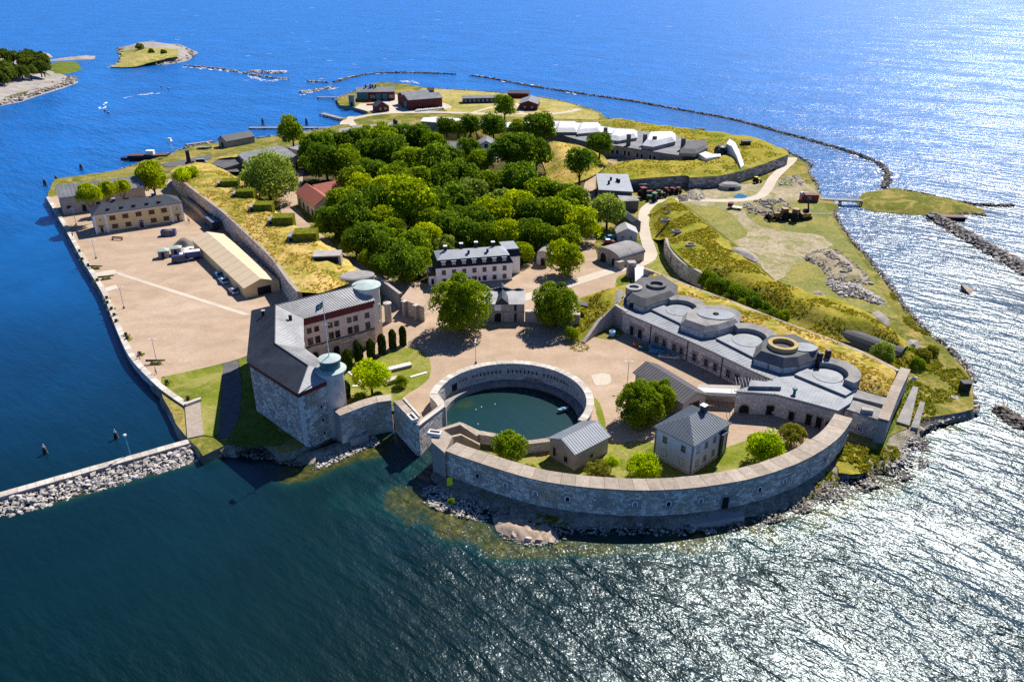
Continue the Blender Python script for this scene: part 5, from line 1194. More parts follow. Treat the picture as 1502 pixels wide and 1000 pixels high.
# ---------------------------------------------------------------- east earthworks
sheet('earthwork', ZZ([(952, 310, 2), (964, 298, 2), (1000, 297, 2), (1016, 313, 2), (1045, 337, 2), (1070, 357, 2), (1075, 372, 5), (1048, 384, 6.5), (1030, 398, 6.5), (1012, 390, 7), (998, 378, 7), (985, 364, 7), (977, 350, 6.5), (966, 352, 3.2), (955, 350, 2), (951, 330, 2)]), M['amber_grass'], res=1.8, top=7.3, slope=8, rough=.5, rough_s=.2, kind='structure')
sheet('earthwork', ZZ([(1012, 392, 6.6), (1048, 384, 6.6), (1076, 368, 4), (1095, 380, 2.2), (1128, 406, 2.2), (1145, 422, 2.2), (1200, 441, 2.2), (1250, 452, 2.2), (1300, 478, 2.2), (1340, 508, 2.2), (1368, 545, 2), (1350, 552, 2), (1320, 533, 2.2), (1292, 520, 2.4), (1262, 505, 2.6), (1215, 497, 2.6), (1160, 476, 2.6), (1100, 447, 2.4), (1060, 430, 2.4), (1030, 412, 2.4)]), M['amber_grass'], res=1.8, top=6.6, slope=7, rough=.8, rough_s=.16, kind='structure')
r_ = thing('scarp', 'curved stone scarp wall with dark slots at the near end of the east earthwork', 'retaining wall', P(990, 390, 2))
sc_ = [P2(*p, 6.6) for p in [(975, 349), (978, 358), (984, 368), (993, 379), (1004, 388), (1016, 394), (1030, 402)]]
mb = MB(); mb.ribbon(sc_, offset_line(sc_, 1.0), .5, 6.7); mb.build('wall', M['joint'], r_, world=True); mb = MB(); facing(mb, smooth_line(sc_, 1), 2, 6.6, .55, (.7, 1.4), (.02, .1), side=-1); mb.build('wall_stones', M['granite'], r_, world=True, kind='stuff')
for t in (.25, .4, .62): p, a = along(sc_, t * dist_sum(sc_)); opening(r_, p[0] - r_.location.x + .1 * math.sin(a), p[1] - r_.location.y - .1 * math.cos(a), 1.0, .9, 1.6, a, M['coping'], name='slot')
sheet('ditch_lawn', Z([(954, 352), (966, 354), (974, 365), (985, 392), (1004, 408), (990, 412), (960, 398), (945, 392), (957, 384), (962, 374)], 2.06), M['lawn'], res=2, kind='structure')
for (x, y, ww, lab) in ((980, 304, 10, 'first dark gun slot on the amber earthwork, nearest the road bend'), (981, 312.5, 10, 'second dark gun slot on the amber earthwork'), (976, 323, 12, 'pale concrete gun slot half way along the amber earthwork'), (993, 339.5, 12, 'round pale gun pit with a dark middle on the amber earthwork'), (1013, 359.5, 12, 'round pale gun pit nearest the scarp wall')):
    z = 6.6 if y < 320 else 7.3
    r_ = thing('gun_pit', lab, 'gun pit', P(x, y, z), 0, 'gun pits on the amber earthwork'); rr = ww / FPX * 300 / 2 * .8
    m = MB(); m.lathe((0, 0, -.6), [(rr, 0), (rr, .95), (rr * .72, 1.0), (rr * .6, .7)], 18, cap1=False, sx=1.3); m.build('rim', M['concrete'], r_)
    m = MB(); m.lathe((0, 0, -.6), [(rr * .68, 0), (rr * .66, 1.18)], 16, sx=1.2); m.build('pit_cover', M['dark'], r_)
r_ = thing('tunnel_casemate', 'long half buried casemate with an arched mouth in the ditch behind the battery', 'casemate', P(1262, 510, 2))
A, B = P2(1226, 498, 2), P2(1316, 530, 2); d = Vector((B[0] - A[0], B[1] - A[1])).normalized(); n_ = Vector((-d.y, d.x)); rows = []
for q in (A, B): rows.append([(q[0] + n_.x * 3.0 * (1 - math.cos(math.pi * i / 10)), q[1] + n_.y * 3.0 * (1 - math.cos(math.pi * i / 10)), 1.6 + 3.0 * math.sin(math.pi * i / 10)) for i in range(11)])
mb = MB(); mb.rings(rows); mb.build('vault', M['concrete_dark'], r_, world=True)
mm = Vector(B) + n_ * 3 + d * .05; opening(r_, mm.x - r_.location.x, mm.y - r_.location.y, 0, 3.0, 3.0, math.atan2(d.y, d.x) + R(90), M['stone_wall'], True, name='mouth')

# ---------------------------------------------------------------- south-east fort: stone wall, turf and the long north-east battery
SW = [(923, 263.5), (965, 260), (1008, 257), (1012, 260.5), (1056, 258), (1088, 250.5), (1120, 240.5), (1156, 227)]
sw = [P2(*p, 6.6) for p in SW]
sheet('fort_turf', ZZ([(p[0], p[1], 6.7) for p in SW] + [(1152, 219, 3), (1120, 211, 2), (1060, 203.5, 2), (1000, 196, 2), (940, 187, 2), (900, 178, 2), (880, 176, 2.5), (880, 186, 4), (940, 200, 5), (1000, 212, 6), (1040, 222, 6), (1020, 235, 6), (960, 236, 5), (905, 238, 3), (886, 250, 4), (892, 262, 6)]), M['amber_grass'], res=3, top=7.6, slope=12, rough=.7, rough_s=.12, kind='structure')
r_ = thing('fort_wall', 'dark stone retaining wall curving below the amber turf of the south east fort', 'retaining wall', (*sw[3], 0))
mb = MB(); mb.ribbon(sw, offset_line(sw, 1.2), .5, 6.6); mb.build('wall', M['joint'], r_, world=True); mb = MB(); facing(mb, sw, 1.9, 6.6, .8, (1.2, 2.4), (.02, .15), side=-1); mb.build('wall_stones', M['rock'], r_, world=True, kind='stuff')
ZN = 7.3
nb = thing('north_battery', 'long pale battery with bleached white roofs and sloping traverses at the far right', 'battery', P(940, 236, 2))
nf = [P2(*p, ZN) for p in [(850, 206), (880, 213), (907, 214.5), (940, 220), (976, 225.5), (1000, 229)]]; nbk = [P2(*p, ZN) for p in [(1038, 216), (990, 200), (940, 193), (900, 188), (860, 182), (820, 178), (800, 177), (800, 192)]]
mb = MB(); mb.prism(nf + nbk, 1, ZN); mb.build('wall', M['concrete'], nb, world=True)
mb = MB(); mb.prism(grow((nf + nbk), .3), ZN, ZN + .25); mb.build('roof', M['felt_roof'], nb, world=True); mb = MB(); q = [P2(*p, ZN + .3) for p in [(805, 190), (850, 191), (905, 197), (905, 190), (860, 182), (820, 178.5), (802, 178.5)]]; mb.prism(q, ZN + .2, ZN + .5); mb.build('white_roof', M['bleached'], nb, world=True)
for t in (.36, .40, .475, .515, .60, .64, .72, .76): p, a = along(nf, t * dist_sum(nf)); opening(nb, p[0] - nb.location.x, p[1] - nb.location.y - .1, 1.6, 1.3, 2.2, a, M['concrete_pale'], True, name='window')
def far_traverse(pts, h, mt):
    base = [P2(*p, ZN) for p in pts]; cx = sum(p[0] for p in base) / len(base); cy = sum(p[1] for p in base) / len(base)
    if sum(base[i][0] * base[(i + 1) % len(base)][1] - base[(i + 1) % len(base)][0] * base[i][1] for i in range(len(base))) < 0: base.reverse()
    sc = lambda k: [(cx + (p[0] - cx) * k, cy + (p[1] - cy) * k) for p in base]
    m = MB(); m.rings([[(*p, ZN) for p in base], [(*p, ZN + h * .5) for p in base]]); o = m.build('traverse', M['concrete'], nb, world=True)
    m = MB(); m.rings([[(*p, ZN + h * .5) for p in sc(1.02)], [(*p, ZN + h) for p in sc(.74)]]); m.build('traverse_roof', M[mt], o, world=True)
far_traverse([(814, 199), (846, 199), (846, 186), (818, 186)], 3.4, 'concrete_pale'); far_traverse([(846, 201), (880, 198), (880, 187), (850, 188)], 3.2, 'bleached')
far_traverse([(892, 210), (906, 212), (934, 207), (934, 198), (900, 197)], 3.4, 'bleached'); far_traverse([(942, 220), (958, 222), (990, 214), (990, 203), (950, 204)], 4.2, 'bleached')
far_traverse([(997, 229), (1020, 230), (1036, 222), (1036, 212), (1000, 213)], 2.8, 'concrete_dark')
for px, py in ((888, 195), (946, 205), (1002, 211), (922, 205), (960, 208)):
    c = P2(px, py, ZN + 3); m = MB(); m.bx(c[0] - .9, c[0] + .9, c[1] - .9, c[1] + .9, ZN, ZN + 5.5); m.build('vent_shaft', M['concrete_dark'], nb, world=True)
r_ = thing('white_low_building', 'low white L shaped building on the amber turf', 'building', P(1040, 232, 6.5)); mb = MB(); mb.prism(PL([(1025, 226), (1035, 233), (1057, 230), (1057, 225), (1045, 226), (1035, 222)], 8), 5, 8.0); mb.build('wall', M['bleached'], r_, world=True); mb = MB(); mb.prism(PL([(1026, 226), (1035, 232), (1056, 229.5), (1056, 226), (1045, 226.5), (1035, 223)], 8.2), 8.0, 8.2); mb.build('roof', M['concrete_pale'], r_, world=True)
r_ = thing('white_ramp', 'bleached white curved concrete ramp sloping down the amber turf', 'ramp', P(1075, 230, 7))
rp_ = [(1064, 222), (1072, 226), (1080, 234), (1087, 244)]; mb = MB(); mb.ribbon([P2(*p, 8) for p in rp_], [P2(p[0] + 5, p[1] - 7 + i, 8) for i, p in enumerate(rp_)], 5, [11.5, 11.5, 9.5, 7.4]); mb.build('ramp', M['bleached'], r_, world=True)
r_ = thing('gun_dome', 'dark round armoured gun dome beside the white ramp', 'gun turret', P(1056, 226, 7)); mb = MB(); mb.lathe((0, 0, -1), [(2.8, 0), (2.8, 3.2), (2.2, 4.4), (1.0, 5.0)], 20); mb.build('dome', M['black_metal'], r_); mb = MB(); mb.tube((0, -1, 2.4), (-2.5, -5, 3.0), .25); mb.build('barrel', M['black_metal'], r_)
for px, py, lab in ((1026, 198, 'small black hut on the shore turf behind the north battery'), (1093, 217, 'small black hut on the turf near the right end of the fort')):
    r_ = thing('bunker_hut', lab, 'hut', P(px, py, 6 if px > 1050 else 3)); mb = MB(); mb.bx(-2, 2, -1.5, 1.5, -1, 3.2); mb.build('wall', M['black_metal'], r_); mb = MB(); mb.bx(-2.3, 2.3, -1.8, 1.8, 3.2, 3.5); mb.build('roof', M['concrete_dark'], r_)
# grass banks round the wood
sheet('grass_bank', ZZ([(640, 203, 2), (640, 192, 6), (700, 190, 7), (760, 196, 7), (800, 205, 7.5), (850, 213, 7), (885, 228, 4), (893, 238, 2), (880, 252, 2.5), (862, 262, 3), (840, 270, 2.5), (805, 285, 2), (800, 250, 2.5), (790, 222, 2.5), (740, 212, 2)]), M['dry_grass'], res=2.5, top=7.5, slope=9, rough=.5, rough_s=.15, kind='structure')
# ---------------------------------------------------------------- vegetation
def rot_quads(C, D, size, rng, tilt=.7):
    """leaf quads at centres C facing roughly along D"""
    n = len(C); J = D + rng.normal(0, tilt, (n, 3)); J /= np.linalg.norm(J, axis=1)[:, None] + 1e-9
    U = np.cross(J, rng.normal(0, 1, (n, 3))); U /= np.linalg.norm(U, axis=1)[:, None] + 1e-9; W = np.cross(J, U)
    s = size * rng.uniform(.6, 1.3, (n, 1)); a = rng.uniform(.55, 1.0, (n, 1))
    return np.stack([C - U * s - W * s * a, C + U * s - W * s * a * .8, C + U * s * .8 + W * s * a, C - U * s * .9 + W * s * a * .9], 1)
def crown_mesh(name, seed, n_clump, n_leaf, leaf, mat_, flat=.82, lo=-.55, clump_r=(.22, .40), shell=.72, cone=0.0, loose=.0, thin=None):
    rng = np.random.default_rng(seed)
    d = rng.normal(0, 1, (n_clump * 3, 3)); d /= np.linalg.norm(d, axis=1)[:, None]; d = d[d[:, 2] > lo][:n_clump]
    rad = shell * rng.uniform(.55, 1.0, (len(d), 1)) ** .6; cc = d * rad; cc[:, 2] *= flat
    cc[: max(3, n_clump // 6)] *= .45
    if cone: cc[:, :2] *= (1 - cone * (cc[:, 2:3] + .6) / 1.4)
    if thin: cc[:, :2] *= thin
    cr = rng.uniform(*clump_r, len(cc)) * (1.0 if not thin else thin)
    ct = rng.uniform(0, 1, len(cc))
    k = rng.integers(0, len(cc), n_leaf * 3); dd = rng.normal(0, 1, (n_leaf * 3, 3)); dd /= np.linalg.norm(dd, axis=1)[:, None]
    dd[:, 2] = np.where(dd[:, 2] < -.5, -dd[:, 2], dd[:, 2])
    pos = cc[k] + dd * (cr[k] * rng.uniform(.78, 1.12 + loose, n_leaf * 3))[:, None]
    keep = np.ones(len(pos), bool)
    for j in range(len(cc)):
        dj = np.linalg.norm(pos - cc[j], axis=1) / cr[j]; keep &= ~((dj < .72) & (k != j))
    pos, dd, k = pos[keep][:n_leaf], dd[keep][:n_leaf], k[keep][:n_leaf]
    nf_ = np.percentile(np.hypot(pos[:, 0], pos[:, 1]), 96) if not thin else 1.0
    pos = pos / nf_; cc = cc / nf_; cr = cr / nf_
    q = rot_quads(pos, dd, leaf, rng, .5); n = len(q)
    tint = np.clip(.15 + .45 * ct[k] + rng.uniform(-.2, .45, n), 0, 1)
    V = q.reshape(-1, 3); F = np.arange(n * 4).reshape(-1, 4)
    me = bpy.data.meshes.new(name)
    # inner twig mass that stops the crown from being see-through everywhere
    bmk = bmesh.new(); bmesh.ops.create_icosphere(bmk, subdivisions=2, radius=1.0)
    iv = []; 
    for v in bmk.verts:
        co = np.array(v.co); r0 = .30 + .6 * max(0, max((co @ c_ / (np.linalg.norm(c_) + 1e-6)) ** 7 * (np.linalg.norm(c_) + r_ * .35) for c_, r_ in zip(cc, cr)))
        co = co * min(r0, .62); co[2] *= flat
        if thin: co[:2] *= thin
        iv.append(co)
    f2 = [[v.index for v in f.verts] for f in bmk.faces]; bmk.free()
    me.from_pydata([tuple(p) for p in V] + [tuple(p) for p in iv], [], [tuple(f) for f in F] + [tuple(len(V) + i for i in f) for f in f2])
    me.materials.append(mat_); at = me.attributes.new('tint', 'FLOAT', 'FACE'); at.data.foreach_set('value', list(tint) + [.65] * len(f2)); me.update(); return me
def trunk_mesh(name, seed, h=1.0, limbs=6):
    rd = random.Random(seed); m = MB(); m.sm = True
    m.tube((0, 0, -.1), (.02, .01, .55 * h), .075, .05, 8)
    for i in range(limbs):
        a = 2 * math.pi * i / limbs + rd.random(); e = rd.uniform(.35, .7)
        p = (.02, .01, h * rd.uniform(.3, .55)); q = (math.cos(a) * .42, math.sin(a) * .42, h * (.55 + e * .5)); m.tube(p, q, .035, .012, 6)
        m.tube(q, (q[0] * 1.4, q[1] * 1.4, q[2] + .18), .014, .006, 5)
    return m.mesh(name, M['bark'])
CR = {}
def variants(key, k, **kw): CR[key] = [crown_mesh('crown', 100 + 17 * i + len(CR) * 7, **kw) for i in range(k)]
for key, lm in (('d', 'leaf_dark'), ('m', 'leaf_mid'), ('y', 'leaf_yellow'), ('g', 'leaf_grey')):
    variants(key, 4, n_clump=40, n_leaf=6500, leaf=.046, mat_=M[lm], flat=.92, lo=-.7, clump_r=(.14, .46), loose=.22, shell=.78)
variants('o', 1, n_clump=60, n_leaf=6000, leaf=.036, mat_=M['leaf_olive'], clump_r=(.16, .26))
variants('b', 2, n_clump=44, n_leaf=5200, leaf=.042, mat_=M['leaf_bright'], clump_r=(.18, .32), loose=.35)
variants('w', 1, n_clump=70, n_leaf=9000, leaf=.030, mat_=M['leaf_grey'], clump_r=(.16, .30), loose=.5, lo=-.75)
variants('c', 2, n_clump=60, n_leaf=15000, leaf=.030, mat_=M['leaf_mid'], clump_r=(.18, .34), flat=1.0, lo=-.85)
variants('p', 2, n_clump=24, n_leaf=1500, leaf=.075, mat_=M['leaf_pine'])
TR = [trunk_mesh('trunk', 5 + i) for i in range(3)]
def tree(px, py, rpx, key, label, group=None, zg=2.0, name='broadleaf_tree', cat='tree', hk=1.12, stretch=1.0, trunk=True, zoff=0.0):
    z = zg + 5
    for _ in range(4):
        p = P2(px, py, z); dep = p[1] * math.cos(PITCH) + (CAM_H - z) * math.sin(PITCH); r = rpx / FPX * dep; z = zg + r * hk * stretch
    t = thing(name, label, cat, (p[0], p[1], zg), random.uniform(0, 6.28), group)
    me = random.choice(CR[key]); sx = r * random.uniform(.9, 1.08)
    link('crown', me, t, (0, 0, r * hk * stretch), (0, 0, 0), (sx, r * random.uniform(.9, 1.08), r * stretch * random.uniform(.88, 1.16)))
    if trunk: link('trunk', random.choice(TR), t, (0, 0, 0), (0, 0, random.random() * 6), (r, r, r * hk * stretch))
    return t
WG = 'broadleaf trees of the wood'
LAB = {'d': 'dark green broadleaf tree in the dense wood', 'm': 'mid green broadleaf tree in the dense wood', 'y': 'yellow green broadleaf tree in the dense wood', 'g': 'grey green broadleaf tree in the dense wood'}
WOOD = [(465, 222, 22, 'd'), (492, 214, 20, 'd'), (520, 214, 20, 'd'), (478, 240, 24, 'd'), (507, 244, 21, 'm'), (540, 232, 20, 'd'), (562, 206, 20, 'm'), (587, 202, 18, 'd'), (536, 202, 14, 'm'), (612, 208, 17, 'd'), (636, 214, 18, 'm'),
        (570, 230, 23, 'd'), (602, 240, 25, 'm'), (632, 243, 22, 'd'), (657, 234, 18, 'd'), (546, 256, 21, 'd'), (582, 264, 21, 'm'), (614, 272, 24, 'm'), (647, 268, 23, 'd'), (681, 262, 20, 'd'), (702, 240, 18, 'm'),
        (450, 240, 12, 'm'), (452, 222, 14, 'm'), (521, 270, 20, 'm'), (692, 290, 24, 'g'), (722, 276, 24, 'm'), (756, 272, 26, 'd'), (790, 285, 22, 'm'), (821, 288, 20, 'd'), (842, 308, 24, 'm'), (850, 332, 23, 'y'), (816, 324, 26, 'm'), (786, 318, 24, 'd'),
        (755, 308, 24, 'y'), (726, 316, 24, 'y'), (702, 330, 21, 'd'), (662, 298, 25, 'd'), (638, 308, 24, 'd'), (601, 306, 33, 'y'), (568, 330, 23, 'y'), (546, 308, 26, 'd'), (520, 322, 28, 'd'), (500, 300, 22, 'm'), (531, 284, 22, 'y'),
        (565, 286, 22, 'y'), (626, 330, 21, 'm'), (652, 338, 21, 'd'), (682, 346, 20, 'd'), (604, 362, 22, 'm'), (592, 388, 27, 'd'), (626, 352, 18, 'y'), (742, 345, 22, 'y'), (715, 350, 18, 'm'), (771, 345, 20, 'd'), (800, 352, 20, 'm'), (833, 352, 20, 'm'),
        (546, 354, 23, 'd'), (522, 358, 19, 'd'), (566, 368, 21, 'd'), (490, 328, 20, 'd'), (476, 318, 14, 'd'), (576, 346, 20, 'm'), (765, 372, 14, 'y'), (655, 362, 15, 'g'), (690, 322, 18, 'm'), (612, 384, 17, 'm'), (560, 390, 14, 'd'), (540, 378, 13, 'm'), (735, 300, 20, 'g'), (665, 325, 18, 'd')]
PLACES = [((690, 360), 'close behind the white house'), ((590, 385), 'at the near left edge of the wood by the passage wall'), ((500, 320), 'right of the red tiled roofs'), ((470, 228), 'at the far left corner of the wood'), ((560, 205), 'at the back of the wood before the dark casemates'), ((650, 230), 'beside the slate roofed house'), ((690, 262), 'below the pale gabled house'), ((820, 290), 'along the street under the curved bank'), ((840, 345), 'at the right edge of the wood near the yard'), ((760, 315), 'in the right half of the wood'), ((610, 305), 'in the heart of the wood'), ((545, 260), 'in the left half of the wood behind the red roofs'), ((780, 350), 'behind the small pale casemate'), ((715, 285), 'in the far right part of the wood')]
HUE = {'d': 'dark green', 'm': 'mid green', 'y': 'yellow green', 'g': 'grey green'}; seen_l = {}
for x, y, r, k in WOOD:
    pl_ = min(PLACES, key=lambda q: (q[0][0] - x) ** 2 + ((q[0][1] - y) * 1.6) ** 2)[1]; sz = 'small ' if r < 17 else ('broad ' if r > 24 else '')
    lab = sz + HUE[k] + ' tree ' + pl_; n_ = seen_l.get(lab, 0); seen_l[lab] = n_ + 1
    tree(x, y, r * 1.2, k, lab, WG, hk=.9)
for x, y, r, k, l in ((655, 187, 15, 'd', 'leftmost'), (690, 185, 18, 'd', 'third from left'), (724, 187, 19, 'd', 'fourth from left'), (672, 190, 14, 'm', 'second from left'), (760, 188, 13, 'm', 'small one second from right'), (792, 189, 23, 'd', 'largest and rightmost')):
    tree(x, y, r, k, 'dark bushy tree in the row before the long white roof, ' + l, 'trees before the long white roof', 6.0, hk=.85)
tree(752, 224, 31, 'd', 'large dark tree standing in front of the pale gabled house')
tree(787, 226, 24, 'd', 'dark tree just right of the largest tree near the gabled house')
tree(689, 224, 18, 'd', 'dark round tree beside the grey slate roof in the wood')
tree(880, 212, 19, 'd', 'small dark tree against the long grey front of the north battery', zg=4)
tree(851, 239, 24, 'd', 'dark tree with a bare trunk alone on the curved dry grass bank', hk=1.5)
tree(829, 380, 26, 'y', 'yellow green tree in the yard right of the white house', hk=.92)
tree(891, 312, 27, 'g', 'grey green round tree beside the small roofs by the white road', hk=.9)
tree(393, 264, 40, 'w', 'large grey green willow between the rampart and the grey sheds', hk=.85, name='willow_tree')
tree(428, 194, 21, 'm', 'round dark green tree alone on the shore by the long pontoon')
tree(740, 158, 17, 'd', 'dark tree beside the low long shed on the far meadow')
tree(676, 447, 45, 'c', 'large green chestnut tree left of the gatehouse', hk=.92)
tree(815, 448, 36, 'c', 'dark green chestnut tree right of the gatehouse', hk=.94)
for x, y, r, l in ((130, 286, 16, 'leftmost'), (155, 280, 13, 'second from left'), (178, 275, 13, 'third from left')): tree(x, y, r, 'y', 'small yellow green tree behind the yellow barrack, ' + l, 'trees behind the yellow barrack', hk=2.6)
tree(223, 263, 22, 'y', 'taller green tree at the right end of the stone store', hk=1.25)
tree(938, 595, 33, 'c', 'large round green tree left of the grey house', hk=.88)
tree(968, 583, 27, 'c', 'dark green tree between the round tree and the barn', hk=.9)
tree(544, 552, 28, 'b', 'airy bright yellow green tree in the garden by the keep', hk=1.1)
tree(1122, 659, 29, 'b', 'bright green bushy tree inside the right end of the battery wall', hk=.85, name='shrub', cat='shrub')
tree(1162, 638, 22, 'o', 'olive brown round shrub beside the bright green bush', hk=.85, name='shrub', cat='shrub')
tree(943, 686, 25, 'b', 'bright green bush between the shed and the grey house', hk=.75, name='shrub', cat='shrub')
tree(877, 689, 18, 'o', 'olive bush at the near corner of the grey shed', hk=.7, name='shrub', cat='shrub')
tree(897, 678, 11, 'b', 'small palm like tree between two bushes by the shed', hk=1.5, name='small_tree')
tree(749, 657, 27, 'm', 'mid green bush in the sunken court before the basin wall', hk=1.0, name='shrub', cat='shrub')
tree(589, 560, 11, 'm', 'small round dark bush on the garden lawn', hk=.75, name='shrub', cat='shrub', trunk=False)
tree(1295, 520, 16, 'g', 'grey green shrub at the mouth of the half buried casemate', hk=.8, name='shrub', cat='shrub')
tree(837, 490, 11, 'm', 'small bush at the foot of the turf ramp', hk=.8, name='shrub', cat='shrub', trunk=False)
tree(776, 691, 12, 'o', 'low yellow shrub behind the battery wall near the shed', hk=.5, name='shrub', cat='shrub', trunk=False)
tree(266, 258, 13, 'b', 'bright green low bush on the far end of the dry rampart', zg=9, hk=.5, name='shrub', cat='shrub', trunk=False)
tree(282, 254, 11, 'b', 'smaller bright green bush beside the sunken gun emplacement', zg=9, hk=.5, name='shrub', cat='shrub', trunk=False)
for k, (x, y, r) in enumerate([(1038, 412, 15), (1050, 420, 15), (1064, 424, 14), (1078, 430, 16), (1092, 438, 15), (1105, 446, 16), (1090, 450, 11), (1120, 452, 11), (1134, 462, 10), (1150, 466, 10), (1112, 462, 10), (1070, 438, 9), (1052, 430, 8)]):
    tree(x, y, r, 'd' if k % 3 else 'm', 'low green bush in the gully behind the gun battery', 'bushes in the gully', 3.0, 'shrub', 'shrub', .6, trunk=False)
for k, (x, y, r) in enumerate([(1330, 520, 12), (1352, 520, 13), (1345, 535, 12), (1368, 515, 10), (1322, 545, 9)]): tree(x, y, r, 'o' if k % 2 else 'm', 'low green and ochre bush on the rocky right tip of the island', 'bushes on the right tip', 2.0, 'shrub', 'shrub', .45, trunk=False)
for k, (x, y, r) in enumerate([(515, 590, 8), (528, 584, 9), (542, 588, 8), (555, 582, 8), (505, 598, 7)]): tree(x, y, r, 'm' if k % 2 else 'o', 'low bush of the planted bed inside the curtain wall', 'bushes inside the curtain wall', 2.0, 'shrub', 'shrub', .6, trunk=False)
cyp = crown_mesh('cypress_crown', 77, 60, 5200, .075, M['leaf_cypress'], flat=1.0, lo=-1, clump_r=(.3, .45), shell=.75)
def cypress(px, py, h, r, label, group):
    p = P2(px, py, 2.0); t = thing('cypress', label, 'tree', (*p, 2.0), random.random() * 6, group); m = MB(); n = 10; rng = np.random.default_rng(int(px))
    link('crown', cypress.me, t, (0, 0, 0), (0, 0, 0), (r, r, h)); link('trunk', TR[0], t, (0, 0, 0), (0, 0, 0), (1.2, 1.2, 1.5))
def column_mesh():
    rng = np.random.default_rng(9); n = 4200; z = rng.uniform(.03, 1, n) ; a = rng.uniform(0, 6.283, n); rr = np.minimum(1, (1.02 - z) * 4.5) ** .5 * (.9 + .1 * np.sin(a * 5 + z * 9)) * rng.uniform(.86, 1.04, n)
    C = np.stack([np.cos(a) * rr, np.sin(a) * rr, z], 1); D = np.stack([np.cos(a), np.sin(a), (z > .9) * 1.5 + .2], 1)
    q = rot_quads(C * [1, 1, 4.6], D, .11, rng, .5); q[:, :, 2] /= 4.6
    V = q.reshape(-1, 3); F = np.arange(n * 4).reshape(-1, 4); me = bpy.data.meshes.new('cypress_crown')
    core = MB(); core.lathe((0, 0, 0), [(.8, .05), (.86, .5), (.8, .85), (.3, .98)], 12)
    me.from_pydata([tuple(p) for p in V] + core.v, [], [tuple(f) for f in F] + [tuple(len(V) + i for i in f) for f in core.f]); me.materials.append(M['leaf_cypress'])
    at = me.attributes.new('tint', 'FLOAT', 'FACE'); at.data.foreach_set('value', list(rng.uniform(0, 1, n)) + [.1] * len(core.f)); me.update(); return me
cypress.me = column_mesh()
bpy.data.meshes.remove(cyp)
ORD = ['nearest the front tower', 'second from the front tower', 'third from the front tower', 'fourth from the front tower', 'fifth from the front tower', 'farthest from the front tower']
for k, (x, y) in enumerate([(511, 541), (527.5, 531), (545, 526), (561, 518), (576.5, 511), (591.5, 506)]): cypress(x, y, 5.2, 1.15 - .05 * k, 'clipped dark green column tree on the garden edge, ' + ORD[k], 'clipped column trees')
cypress(509, 588, 5.0, .95, 'clipped dark column tree against the foot of the front tower', None)
# ---------------------------------------------------------------- rocks
def hull(seed, n=13, flat=.75):
    rd = random.Random(seed); b = bmesh.new()
    for _ in range(n):
        v = Vector((rd.gauss(0, 1), rd.gauss(0, 1), rd.gauss(0, 1))).normalized() * rd.uniform(.75, 1.0); b.verts.new((v.x, v.y * rd.uniform(.8, 1), v.z * flat))
    r = bmesh.ops.convex_hull(b, input=b.verts); bmesh.ops.delete(b, geom=[g for g in r['geom_interior'] if isinstance(g, bmesh.types.BMVert)], context='VERTS')
    b.verts.index_update(); vs = np.array([v.co[:] for v in b.verts]); fs = [[v.index for v in f.verts] for f in b.faces]; b.free(); return vs, fs
HULLS = [hull(i) for i in range(9)]
def rubble(name, spots, mat_, parent=None, label=None, cat=None, kind='stuff', group=None):
    """many loose stones as one object; spots: (x, y, z, size)"""
    V, F, T = [], [], []; b = 0
    for (x, y, z, s) in spots:
        vs, fs = HULLS[random.randrange(9)]; a = random.random() * 6.283; c, si = math.cos(a), math.sin(a)
        sc = s * np.array([random.uniform(.75, 1.25), random.uniform(.7, 1.1), random.uniform(.6, .95)])
        w = vs * sc; w = np.stack([w[:, 0] * c - w[:, 1] * si + x, w[:, 0] * si + w[:, 1] * c + y, w[:, 2] + z], 1)
        V.append(w); F += [tuple(b + i for i in f) for f in fs]; T += [random.random()] * len(fs); b += len(vs)
    me = bpy.data.meshes.new(name); me.from_pydata([tuple(p) for p in np.concatenate(V)], [], F); me.materials.append(mat_)
    at = me.attributes.new('tint', 'FLOAT', 'FACE'); at.data.foreach_set('value', T); me.update()
    o = link(name, me, parent); tag(o, label, cat, group, kind)
    if parent: o.location = -parent.location
    return o
def scatter(poly, n, size, z0=0.0, zf=None):
    xs = [p[0] for p in poly]; ys = [p[1] for p in poly]; out = []
    while len(out) < n:
        x, y = random.uniform(min(xs), max(xs)), random.uniform(min(ys), max(ys))
        if inside(np.array([x]), np.array([y]), poly)[0]: out.append((x, y, (zf(x, y) if zf else z0) + random.uniform(-.1, .15), random.uniform(*size) * (1.6 if random.random() < .08 else 1)))
    return out
ROCKM = {}
def boulder(name, x, y, z, s, mat_, parent=None):
    k = (random.randrange(9), mat_.name, random.randrange(3))
    if k not in ROCKM:
        vs, fs = HULLS[k[0]]; me = bpy.data.meshes.new(name); me.from_pydata([tuple(v) for v in vs], [], fs); me.materials.append(mat_)
        at = me.attributes.new('tint', 'FLOAT', 'FACE'); at.data.foreach_set('value', [.15 + .35 * k[2]] * len(fs)); ROCKM[k] = me
    return link(name, ROCKM[k], parent, (x, y, z), (random.uniform(-.4, .4), random.uniform(-.4, .4), random.random() * 6.28), (s * random.uniform(.8, 1.3), s * random.uniform(.75, 1.1), s * random.uniform(.65, 1)))
